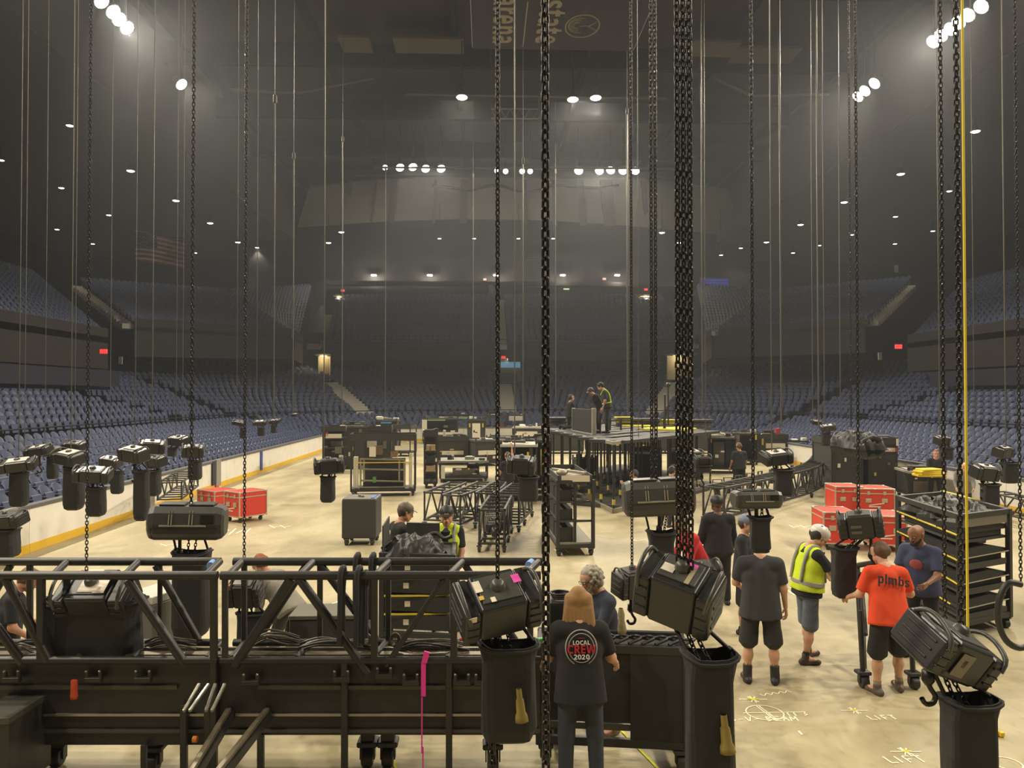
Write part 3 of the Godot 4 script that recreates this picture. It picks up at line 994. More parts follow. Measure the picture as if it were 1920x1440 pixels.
	for q in [[700, 150, 560, 178, 48], [560, 178, 430, 172, 47], [1340, 150, 1410, 184, 48], [1410, 184, 1555, 180, 47], [1290, 320, 700, 318, 62], [760, 180, 1250, 188, 48.6]]:
		g = G.new()
		g.tube(at(q[0], q[1] - 4, q[4]), at(q[2], q[3] - 4, q[4]), 0.09, 6)
		struct("trim_%d" % (50 + int(q[0]) % 47), g, mat("catwalk", rgb(96, 92, 86), 0.6, 0.2))
	# pale roof bays that show between the beams
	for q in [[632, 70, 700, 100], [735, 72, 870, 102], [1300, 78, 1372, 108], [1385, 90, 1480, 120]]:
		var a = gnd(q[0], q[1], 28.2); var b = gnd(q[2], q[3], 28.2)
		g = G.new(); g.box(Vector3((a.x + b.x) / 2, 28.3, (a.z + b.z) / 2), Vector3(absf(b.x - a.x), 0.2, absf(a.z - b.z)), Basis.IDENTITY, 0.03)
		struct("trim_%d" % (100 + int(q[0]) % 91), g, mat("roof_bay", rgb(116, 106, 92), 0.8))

# ---------------------------------------------------------------- rink boards
func rink_boards():
	var t = thing("rink_boards", "white rink boards with yellow kick strip and grey cap rail round the arena floor", "boards")
	t.set_meta("kind", "structure")
	var white = mat("board_white", Color(1, 1, 1), 0.4)
	white.albedo_texture = noise_tex(21, 0.02, 256, [[0.0, rgb(205, 200, 186)], [0.3, rgb(228, 224, 212)], [1.0, rgb(236, 232, 222)]], 4)
	white.uv1_triplanar = true
	white.uv1_world_triplanar = true
	white.uv1_scale = Vector3(0.25, 0.25, 0.25)
	var yel = mat("kick_yellow", rgb(224, 180, 42), 0.45)
	var cap = mat("cap_grey", rgb(90, 90, 92), 0.5)
	var ring = rink_ring(0.0)
	var pts = []
	for i in ring.size() - 1:
		var a: Vector3 = ring[i][0]; var b: Vector3 = ring[i + 1][0]
		var cnt = maxi(1, int(round(a.distance_to(b) / 2.4)))
		for k in cnt:
			pts.append(a.lerp(b, float(k) / cnt))
	pts.append(ring[-1][0])
	for i in pts.size() - 1:
		var a: Vector3 = pts[i]; var b: Vector3 = pts[i + 1]
		if a.z > -8:
			continue
		var dir = (b - a).normalized()
		var bs = Basis(dir, Vector3.UP, dir.cross(Vector3.UP))
		var m = (a + b) / 2
		var ln = a.distance_to(b)
		var g = G.new(); g.box(m + Vector3(0, 0.58, 0), Vector3(ln - 0.012, 0.82, 0.1), bs, 0.006); part("board_panel", g, white, t)
		g = G.new(); g.box(m + Vector3(0, 0.1, 0), Vector3(ln - 0.006, 0.2, 0.13), bs, 0.006); part("kick_strip", g, yel, t)
		g = G.new(); g.box(m + Vector3(0, 1.03, 0), Vector3(ln + 0.01, 0.09, 0.2), bs, 0.012); part("cap_rail", g, cap, t)
	# gates and marks of the left boards
	for q in [[408, 885], [281, 940], [16, 1000]]:
		var p = on_x(q[0], q[1], -10.13)
		var g = G.new(); g.box(Vector3(p.x + 0.02, 0.6, p.z), Vector3(0.06, 1.0, 0.5), Basis.IDENTITY, 0.01); part("gate_post", g, mat("gate_grey", rgb(150, 148, 140), 0.5, 0.3), t)
		g = G.new(); g.box(Vector3(p.x + 0.02, 0.62, p.z + 0.45), Vector3(0.05, 0.9, 0.36), Basis.IDENTITY, 0.01); part("gate_gap", g, mat("gate_dark", rgb(40, 40, 44), 0.7), t)
	for q in [[490, 858], [282, 930]]:
		var p = on_x(q[0], q[1], -10.13)
		var g = G.new(); g.box(Vector3(p.x, 0.55, p.z), Vector3(0.05, 0.85, 0.3), Basis.IDENTITY, 0.008); part("blue_line_mark", g, mat("line_blue", rgb(46, 74, 160), 0.5), t)
	for q in [[406, 912]]:
		var p = on_x(q[0], q[1], -10.12)
		var g = G.new(); g.box(Vector3(p.x + 0.01, 0.13, p.z), Vector3(0.05, 0.2, 0.3), Basis.IDENTITY, 0.008); part("red_line_mark", g, mat("line_red", rgb(190, 60, 40), 0.5), t)

# ---------------------------------------------------------------- trusses
func black() -> StandardMaterial3D: return mat("truss_black", rgb(44, 43, 41), 0.42, 0.25)
func truss(label: String, path: Array, w: float, h: float, r: float, single: bool, m: Material, group := "", wheels := true, step := 0.55) -> Node3D:
	# path: middle of the top face; h: height of the truss; the bottom chords run h below
	var t = thing("lighting_truss", label, "truss", Vector3.ZERO, 0, group)
	var p = smooth(path, 6) if path.size() > 2 else path
	var len = 0.0
	var acc = [0.0]
	for i in p.size() - 1:
		len += p[i].distance_to(p[i + 1])
		acc.append(len)
	var n = maxi(2, int(round(len / step)))
	var st = []
	for k in n + 1:
		var s = len * k / n
		var i = 0
		while i < p.size() - 2 and acc[i + 1] < s:
			i += 1
		var f: float = (s - acc[i]) / maxf(acc[i + 1] - acc[i], 0.001)
		var c: Vector3 = p[i].lerp(p[i + 1], f)
		var dir: Vector3 = (p[i + 1] - p[i]).normalized()
		if k > 0 and k < n and i > 0 and f < 0.3:
			dir = (p[i + 1] - p[i - 1]).normalized()
		var side = dir.cross(Vector3.UP).normalized() * w * 0.5
		st.append([c - side, c + side, c - side - Vector3(0, h, 0), c + side - Vector3(0, h, 0)])
	for q in 4:
		var g = G.new()
		g.sweep(st.map(func(x): return x[q]), r, 8)
		part("chord", g, m, t)
	var lace = []
	for k in n + 1:
		lace.append([st[k][0], st[k][1]]); lace.append([st[k][2], st[k][3]])
		if k == 0 or k == n:
			lace.append([st[k][0], st[k][2]]); lace.append([st[k][1], st[k][3]])
		if k < n:
			var up = k % 2 == 0
			lace.append([st[k][2 if up else 0], st[k + 1][0 if up else 2]]); lace.append([st[k][3 if up else 1], st[k + 1][1 if up else 3]])
	if single:
		for l in lace:
			var g = G.new(); g.tube(l[0], l[1], r * 0.72, 6); part("brace", g, m, t)
	else:
		var g = G.new()
		for l in lace:
			g.tube(l[0], l[1], r * 0.7, 5)
		part("lacing", g, m, t).set_meta("kind", "stuff")
	if wheels:
		for kk in [0, n / 2, n]:
			var k = kk
			for q in [2, 3]:
				caster(t, Vector3(st[k][q].x, 0, st[k][q].z), minf(st[k][q].y - r, 0.16))
	return t

func caster(t: Node3D, p: Vector3, h: float, yaw := 0.0):
	var key = "caster%d" % int(h * 200)
	if not mesh_cache.has(key):
		var r = h * 0.36
		var g = G.new()
		g.lathe(Vector3(-0.22 * h, r, 0.12 * h), Vector3(1, 0, 0), [[0.0, 0.0], [0.0, r * 0.9], [0.06 * h, r], [0.38 * h, r], [0.44 * h, r * 0.9], [0.44 * h, 0.0]], 12)
		g.box(Vector3(-0.27 * h, r * 1.5, 0.06 * h), Vector3(0.05 * h, r * 1.5, 0.3 * h)); g.box(Vector3(0.27 * h, r * 1.5, 0.06 * h), Vector3(0.05 * h, r * 1.5, 0.3 * h))
		g.box(Vector3(0, h * 0.88, 0), Vector3(0.8 * h, 0.22 * h, 0.7 * h), Basis.IDENTITY, 0.05 * h)
		mesh_cache[key] = g.done()
	part("caster", mesh_cache[key], mat("caster_dark", rgb(48, 46, 44), 0.5), t, Transform3D(yawed(yaw), p))

func trusses():
	var gm = mat("truss_floor", rgb(62, 61, 58), 0.4, 0.4)
	var y = 0.93
	truss("grey ladder-topped truss section standing leftmost in the middle group, near the safety vest", [gnd(813, 924, y), gnd(858, 905, y)], 0.5, 0.72, 0.038, true, gm)
	truss("curved truss section, second from the left in the middle group of grey trusses", [gnd(846, 929, y), gnd(882, 917, y), gnd(911, 904, y)], 0.5, 0.72, 0.038, true, gm)
	truss("curved truss section in the middle of the group, between two straight ones", [gnd(907, 925, y), gnd(925, 915, y), gnd(934, 905, y)], 0.46, 0.72, 0.038, true, gm)
	truss("nearest straight truss section of the middle group, loaded with lamps and cables", [gnd(922, 957, y), gnd(938, 931, y)], 0.56, 0.74, 0.04, true, gm)
	truss("rightmost straight truss section of the middle group, behind the nearest one", [gnd(951, 929, y), gnd(978, 908, y)], 0.6, 0.72, 0.038, true, gm)
	truss("long curved truss on wheels lying in an arc across the right of the floor", [gnd(1338, 914, 0.98), gnd(1400, 902, 0.98), gnd(1460, 889, 0.98), gnd(1506, 878, 0.98), gnd(1531, 866, 0.98), gnd(1541, 851, 0.98)], 0.62, 0.78, 0.042, true, gm)
	truss("small dark truss piece leaning by the left boards below the hanging hoists", [gnd(318, 905, 1.15), gnd(352, 884, 1.15)], 0.6, 0.45, 0.03, true, gm, "", false)
	truss("dark truss lying along the right boards at the right edge", [on_x(1868, 922, 14.6), on_x(1990, 950, 14.6)], 0.5, 0.5, 0.03, true, gm, "", false)
	# lamps and cable inside the nearest section
	var a = gnd(922, 957, y); var b = gnd(938, 931, y)
	for i in 7:
		var p = a.lerp(b, (i + 0.5) / 7) - Vector3(0, 0.42, 0)
		var t = thing("stage_light", "black stage light racked inside the nearest truss section of the middle group", "light", p, 0.3 + i * 0.1, "stage lights in the nearest middle truss")
		var g = G.new(); g.box(Vector3.ZERO, Vector3(0.3, 0.2, 0.2), Basis.IDENTITY, 0.03); g.lathe(Vector3(0, -0.02, 0.1), Vector3(0, -0.5, 1), [[0, 0.09], [0.16, 0.1], [0.18, 0.085], [0.17, 0.0]], 10); part("lamp_head", g, mat("gear_black", rgb(34, 34, 34), 0.4), t)
		g = G.new(); g.box(Vector3(-0.17, 0.1, 0), Vector3(0.02, 0.34, 0.05)); g.box(Vector3(0.17, 0.1, 0), Vector3(0.02, 0.34, 0.05)); g.box(Vector3(0, 0.27, 0), Vector3(0.36, 0.02, 0.05)); part("yoke", g, mat("gear_grey", rgb(110, 108, 104), 0.4, 0.3), t)
	for i in 9:
		var p = gnd(1345 + i * 20, 912 - i * 4.2, 0.55)
		var t = thing("stage_light", "black stage light hung inside the long curved truss on the right", "light", p, i * 0.2, "stage lights in the curved truss")
		var g = G.new(); g.box(Vector3.ZERO, Vector3(0.26, 0.2, 0.22), Basis.IDENTITY, 0.03); g.lathe(Vector3(0, -0.1, 0), Vector3(0, -1, 0), [[0, 0.08], [0.2, 0.11], [0.2, 0.0]], 10); part("lamp_head", g, mat("gear_black"), t)
		g = G.new(); g.box(Vector3(0, 0.22, 0), Vector3(0.3, 0.02, 0.06)); g.box(Vector3(-0.15, 0.12, 0), Vector3(0.02, 0.2, 0.06)); g.box(Vector3(0.15, 0.12, 0), Vector3(0.02, 0.2, 0.06)); part("yoke", g, mat("gear_grey"), t)

# ---------------------------------------------------------------- chains, cables and ropes
func link_mesh(sides: int, per: int, r: float) -> ArrayMesh:
	var g = G.new()
	var p = []
	for s in [1, -1]:
		for i in per:
			var a = PI * i / (per - 1)
			p.append(Vector3(cos(a) * 0.0125 * s, (0.0125 + sin(a) * 0.0105) * s, 0))
	g.sweep(p, r, sides, true)
	return g.done()

func chain_links(a: Vector3, b: Vector3, scale := 1.0) -> Array:
	var pitch = 0.0355 * scale
	var n = int(a.distance_to(b) / pitch)
	var dir = (b - a).normalized()
	var s = dir.cross(Vector3(0.3, 0, 1)).normalized()
	var bs = Basis(s, dir, s.cross(dir)).scaled_local(Vector3.ONE * scale)
	var out = []
	for i in n:
		var tw = Basis(dir, (0.35 if i % 2 == 0 else 0.35 + PI / 2) + 0.12 * sin(i * 0.9))
		out.append(Transform3D(tw * bs, a + dir * pitch * (i + 0.5)))
	return out

func chain(label: String, top: Vector3, bottom: Vector3, scale := 1.0, group := "", near := false):
	var t = thing("hoist_chain", label, "chain", Vector3.ZERO, 0, group)
	var key = "link_near" if near else "link"
	if not mesh_cache.has(key):
		mesh_cache[key] = link_mesh(7, 6, 0.0058) if near else link_mesh(5, 5, 0.0056)
	var xs = chain_links(bottom, top, scale)
	var m = mat("chain_steel", rgb(40, 37, 33), 0.38, 0.35)
	if near:
		for i in mini(xs.size(), 100):
			part("link", mesh_cache[key], m, t, xs[i])
		xs = xs.slice(100)
	many("links", mesh_cache[key], m, xs, t)

func above(p: Vector3, h := 28.6) -> Vector3: return Vector3(p.x, h, p.z)

func cable(px: float, y0: float, y1: float, d: float, r: float, label: String, called := "steel_cable", m: Material = null):
	var bottom = at(px, y1, d)
	var top = above(bottom) if y0 <= 0 else at(px, y0, d)
	top.x = bottom.x; top.z = bottom.z
	var t = thing(called, label, "cable" if called == "steel_cable" else "rope")
	var g = G.new(); g.tube(bottom, top, r, 6); part("strand", g, m if m else mat("cable_steel", rgb(116, 112, 102), 0.4, 0.6), t)
	if y0 > 0:
		g = G.new(); g.box(top, Vector3(0.12, 0.3, 0.12), Basis.IDENTITY, 0.03); g.tube(top, above(top) + Vector3(0, 0.3, 0), r * 0.45, 4); part("clamp", g, mat("cable_clamp", rgb(90, 88, 82), 0.5, 0.4), t)

func chains():
	chain("thickest and nearest chain, running from roof to bottom just right of the picture's middle", above(at(1016, 700, 2.75)), at(1024, 1560, 2.75), 1.0, "", true)
	cable(981, 300, 790, 37, 0.03, "thin cable just left of the thick chain, hanging from mid height")
	var cs = [[35, 0, 862, 13, 0.007, "leftmost thin cable, rising from the hoist with the white lid at the left edge"], [46, 0, 838, 15, 0.007, "thin cable just right of the leftmost one"], [84, 0, 850, 17, 0.007, "thin cable third from the left edge"], [133, 0, 842, 13, 0.008, "cable running up past the upper left lamp cluster, fourth from the left"], [140, 0, 828, 15, 0.006, "faint cable beside the fourth one from the left"], [206, 0, 858, 16, 0.007, "thin cable between the two left chains, further left"],
		[253, 0, 846, 12.5, 0.006, "thin cable left of the hanging flag"], [285, 0, 832, 15, 0.010, "thicker pale cable crossing the hanging flag"], [330, 0, 830, 17, 0.007, "pale cable near the right part of the hanging flag"], [342, 0, 822, 17, 0.006, "thin cable at the right edge of the hanging flag"], [444, 0, 786, 26, 0.009, "thin cable just left of the second left chain"], [481, 0, 788, 26, 0.010, "thin cable right of the second left chain"], [513, 182, 784, 26, 0.022, "bright cable hanging from mid height, left of the far stand"], [549, 290, 775, 34, 0.026, "bright cable hanging from lower height beside the left far stairs"],
		[607, 0, 860, 14, 0.011, "cable hanging over the small hoist on the left of the floor"], [641, 258, 800, 40, 0.028, "faint cable above the left far cases"], [722, 318, 782, 50, 0.03, "thin cable hanging from the left end of the far lamp row"], [887, 328, 782, 50, 0.03, "thin cable hanging below the far lamp row, left of the middle stairs"], [965, 0, 850, 20, 0.017, "bright cable just left of the middle of the picture"], [1042, 320, 745, 50, 0.028, "thin cable below the far lamp row, right of the thick chain"], [1177, 205, 815, 37, 0.045, "bright stiff cable hanging from mid height right of the far lamps"],
		[1197, 0, 820, 17, 0.008, "thin cable just right of the bright stiff cable"], [1317, 0, 775, 26, 0.022, "pale cable right of the chain cluster, nearest to it"], [1323, 0, 830, 26, 0.012, "thin cable doubling the pale one right of the chain cluster"], [1447, 0, 848, 13.5, 0.010, "thin cable over the small black hoist above the curved truss"], [1465, 0, 800, 26, 0.03, "brightest cable of the right pair above the curved truss"], [1524, 0, 792, 28, 0.016, "thin cable third right of the curved truss chain"], [1535, 0, 800, 24, 0.024, "yellowish pale cable over the right stand's left part"],
		[1546, 0, 805, 24, 0.014, "faint cable beside the yellowish pale one"], [1576, 0, 784, 30, 0.02, "thin cable left of the right stand chain"], [1762, 0, 815, 17, 0.01, "pale cable over the right stand, left of the yellow rope"], [1827, 0, 830, 18, 0.008, "faint cable right of the yellow rope"], [1886, 0, 842, 15, 0.012, "thick pale cable near the right edge"]]
	for c in cs:
		cable(c[0], c[1], c[2], c[3], c[4], c[5])
	cable(1815, 0, 1235, 5.6, 0.009, "bright yellow rope hanging down in front of the right stand and the loaded dolly", "yellow_rope", mat("rope_yellow", rgb(226, 200, 40), 0.7))
	chain("short heavy chain hanging below the chain bag of the pink-triangle hoist", at(922, 1386, 5.62), at(924, 1470, 5.62), 2.2)
	# chains that no hoist of ours ends
	chain("right edge chain with a short black hook block low on it", above(at(1908, 700, 8.5)), at(1914, 1090, 8.5), 1.1)
	chain("dark chain passing before the right stand, left of the pale cable and yellow rope", above(at(1768, 700, 6.0)), at(1772, 1172, 6.0), 1.0)

# ---------------------------------------------------------------- hoists
func bag_mesh(w: float, dep: float, h: float, sag := 0.12) -> ArrayMesh:       # an open-topped fabric sack, mouth at y 0
	var g = G.new()
	var rings = []
	var prof = [[0.0, 1.0, 1.0], [0.03, 1.03, 1.04], [0.2, 0.96, 0.98], [0.55, 0.98, 1.06], [0.86, 0.97, 1.1], [0.96, 0.86, 0.92], [1.0, 0.6, 0.55]]
	for p in prof:
		var ring = []
		for i in 20:
			var a = TAU * i / 20
			var c = cos(a); var s = sin(a)
			var x = signf(c) * pow(absf(c), 0.45) * w * 0.5 * p[1]
			var z = signf(s) * pow(absf(s), 0.5) * dep * 0.5 * p[2]
			ring.append(Vector3(x + 0.012 * sin(p[0] * 17 + i), -p[0] * h - (sag * h * 0.35 * (0.5 - 0.5 * cos(a * 2)) if p[0] < 0.1 else 0.0), z))
		rings.append(ring)
	for k in rings.size() - 1:
		for i in 20:
			g.quad(rings[k + 1][i], rings[k][i], rings[k][(i + 1) % 20], rings[k + 1][(i + 1) % 20])
			if k < 4:
				var sc = Vector3(0.94, 1, 0.94)
				g.quad(rings[k][i] * sc, rings[k + 1][i] * sc, rings[k + 1][(i + 1) % 20] * sc, rings[k][(i + 1) % 20] * sc)
	for i in 20:
		var sc = Vector3(0.94, 1, 0.94)
		g.quad(rings[0][i] * sc, rings[0][(i + 1) % 20] * sc, rings[0][(i + 1) % 20], rings[0][i])
	for i in range(1, 19):
		g.tri(rings[-1][0], rings[-1][i + 1], rings[-1][i])
	g.sweep(rings[1].map(func(v): return v * Vector3(1.02, 1, 1.03)), 0.012, 5, true)
	return g.done()

func hoist(label: String, kind: String, px: float, py: float, d: float, wpx: float, hpx: float, turn: Vector3, bag := [], o := {}):
	# the motor box at its pixel, width and height in pixels; bag: [x, top, bottom, width] in pixels
	var s = d / F
	var pos = at(px, py, d)
	var t = thing("chain_hoist", label, "chain hoist", pos)
	var bs = Basis.from_euler(turn * PI / 180.0)
	var w = wpx * s; var h = hpx * s
	var dep = w * 0.62 if kind == "square" else w * 0.48
	var xf = Transform3D(bs, Vector3.ZERO)
	var body = mat("hoist_black", rgb(40, 40, 39), 0.36)
	var grey = mat("hoist_grey", rgb(70, 69, 64), 0.4)
	var far: bool = d > 11
	if kind == "square":
		var g = G.new(); g.box(Vector3(0, 0, 0), Vector3(w * 0.62, h, dep), Basis.IDENTITY, w * 0.05); part("motor_body", g, body, t, xf)
		for e in [-1, 1]:
			g = G.new(); g.box(Vector3(e * w * 0.4, -h * 0.02, 0), Vector3(w * 0.22, h * 0.9, dep * 1.04), Basis.IDENTITY, w * 0.045)
			if not far:
				for k in 3:
					g.box(Vector3(e * w * 0.4, h * (0.22 - k * 0.22), dep * 0.52), Vector3(w * 0.16, h * 0.06, 0.02), Basis.IDENTITY, 0.006)
					g.box(Vector3(e * w * 0.512, h * (0.22 - k * 0.22), 0), Vector3(0.014, h * 0.07, dep * 0.7), Basis.IDENTITY, 0.005)
			part("end_cover", g, body, t, xf)
			g = G.new()
			g.sweep(smooth([Vector3(e * w * 0.44, h * 0.4, -dep * 0.42), Vector3(e * w * 0.47, h * 0.62, -dep * 0.2), Vector3(e * w * 0.48, h * 0.66, dep * 0.1), Vector3(e * w * 0.47, h * 0.5, dep * 0.44), Vector3(e * w * 0.44, h * 0.2, dep * 0.54)], 3), w * 0.028, 6)
			part("carry_handle", g, grey, t, xf)
		g = G.new(); g.box(Vector3(0, h * 0.51, 0), Vector3(w * 0.5, h * 0.05, dep * 0.7), Basis.IDENTITY, 0.008); g.lathe(Vector3(0, h * 0.5, 0), Vector3.UP, [[0, w * 0.1], [h * 0.14, w * 0.085], [h * 0.2, w * 0.05], [h * 0.2, 0]], 10); part("top_plate", g, grey, t, xf)
		for q in o.get("stickers", []):
			g = G.new(); g.box(Vector3(q[0] * w, h * 0.545, q[1] * dep), Vector3(q[2] * w, 0.004, q[3] * dep)); part("sticker", g, mat("sticker_" + q[4].to_html(false), q[4], 0.5), t, xf)
		for q in o.get("front", []):
			g = G.new(); g.box(Vector3(q[0] * w, q[1] * h, dep * 0.53), Vector3(q[2] * w, q[3] * h, 0.006)); part("plate", g, mat("sticker_" + q[4].to_html(false), q[4], 0.4), t, xf)
	else:
		# the wide kind: a long soft-edged cover, deepest in the middle, with pale straps
		var sec = [Vector2(-0.32, 0.5), Vector2(0.32, 0.5), Vector2(0.46, 0.32), Vector2(0.5, -0.02), Vector2(0.44, -0.3), Vector2(0.3, -0.5), Vector2(-0.3, -0.5), Vector2(-0.44, -0.3), Vector2(-0.5, -0.02), Vector2(-0.46, 0.32)]
		var ends = [[-0.5, 0.72], [-0.47, 0.9], [-0.4, 1.0], [0.4, 1.0], [0.47, 0.9], [0.5, 0.72]]
		var rings = []
		for e in ends:
			rings.append(sec.map(func(v): return Vector3(e[0] * w, v.y * h * e[1], v.x * dep * e[1])))
		var g = G.new()
		for k in rings.size() - 1:
			for i in 10:
				var j = (i + 1) % 10
				g.quad(rings[k][i], rings[k][j], rings[k + 1][j], rings[k + 1][i])
		for i in range(1, 9):
			g.tri(rings[0][0], rings[0][i + 1], rings[0][i]); g.tri(rings[5][0], rings[5][i], rings[5][i + 1])
		part("motor_cover", g, grey, t, xf)
		for q in [-0.2, -0.165, 0.06, 0.1]:
			g = G.new(); g.box(Vector3(q * w, h * 0.19, dep * 0.47), Vector3(w * 0.012, h * 0.42, 0.012), Basis(Vector3.RIGHT, -0.22)); part("strap_edge", g, mat("strap_pale", rgb(150, 142, 118), 0.6), t, xf)
		g = G.new(); g.box(Vector3(-0.02 * w, -0.05 * h, dep * 0.51), Vector3(w * 0.6, h * 0.05, 0.015), Basis.IDENTITY, 0.004); part("seam_bar", g, mat("strap_pale"), t, xf)
		for e in [-1, 1]:
			g = G.new(); g.box(Vector3(e * w * 0.19, h * 0.53, 0), Vector3(w * 0.33, h * 0.08, dep * 0.6), Basis.IDENTITY, 0.012); part("top_rail", g, body, t, xf)
		g = G.new(); g.box(Vector3(0.29 * w, 0.17 * h, dep * 0.475), Vector3(w * 0.17, h * 0.28, 0.01), Basis(Vector3.RIGHT, -0.22)); part("name_plate", g, mat("plate_dark", rgb(54, 52, 46), 0.3, 0.5), t, xf)
		g = G.new(); g.box(Vector3(-0.01 * w, -0.28 * h, dep * 0.4), Vector3(w * 0.86, h * 0.4, 0.012), Basis(Vector3.RIGHT, 0.42), 0.004); part("lower_flap", g, body, t, xf)
	# lifting point and hook
	var ht = Vector3(o.get("hook_x", 0.0) * w, -h * 0.5, 0)
	var hl: float = o.get("hook_len", 0.14)
	if o.get("hook", true):
		var g = G.new()
		g.tube(bs * ht, bs * ht + Vector3(0, -hl, 0), 0.02, 6)
		var q = bs * ht + Vector3(0, -hl, 0)
		g.lathe(q, Vector3.DOWN, [[0, 0.0], [0, 0.035], [0.06, 0.04], [0.09, 0.02], [0.09, 0]], 8)
		g.sweep(smooth([q + Vector3(0, -0.08, 0), q + Vector3(0.02, -0.12, 0), q + Vector3(0.045, -0.16, 0), q + Vector3(0.03, -0.2, 0), q + Vector3(-0.015, -0.205, 0), q + Vector3(-0.04, -0.17, 0)], 3), 0.016, 6)
		part("hook", g, mat("chain_steel", rgb(40, 37, 33), 0.38, 0.35), t)
	if bag.size() > 0:
		var bt = at(bag[0], bag[1], d - o.get("bag_near", 0.0)) - pos
		var bw: float = bag[3] * s
		var bh: float = (bag[2] - bag[1]) * s
		var cloth = mat("bag_black", rgb(36, 35, 34), 0.75)
		part("chain_bag", bag_mesh(bw, bw * o.get("bag_deep", 0.7), bh), cloth, t, Transform3D(yawed(o.get("bag_yaw", 0.0)), bt))
		for e in [-1, 1]:
			var g = G.new()
			g.sweep([Vector3(bt.x + e * bw * 0.46, bt.y - 0.02, bt.z), (bs * Vector3(e * w * 0.2, -h * 0.42, 0)).lerp(bt + Vector3(e * bw * 0.45, 0, 0), 0.5), bs * Vector3(e * w * 0.2, -h * 0.4, 0)], 0.014, 5)
			part("bag_strap", g, cloth, t)
		many("slack_links", mesh_cache["link"], mat("chain_steel"), chain_links(bt + Vector3(0.02, -0.12, 0), bs * Vector3(w * 0.12, -h * 0.4, 0)) + chain_links(bt + Vector3(-0.05, -0.12, 0), bs * Vector3(w * 0.02, -h * 0.4, 0)), t)
		if o.get("plug", false):
			var g = G.new()
			var c = bt + Vector3(bw * 0.16, -bh * 0.4, bw * 0.42)
			g.lathe(c, Vector3(0.1, -1, 0.05), [[0, 0.02], [0.07, 0.022], [0.08, 0.03], [0.17, 0.035], [0.19, 0.045], [0.23, 0.05], [0.24, 0.0]], 10)
			part("power_plug", g, mat("plug_yellow", rgb(140, 122, 58), 0.5), t)
	# its chain up to the roof
	var k = 0
	for cx in o.get("chains", [0.0]):
		var foot = pos + bs * Vector3(cx * s, h * 0.5, 0)
		var lb = o.get("chain_label", "")
		chain(lb[k] if lb is Array else lb, Vector3(foot.x, 28.6, foot.z), foot, o.get("cs", 1.0), "", d < 6.0)
		k += 1

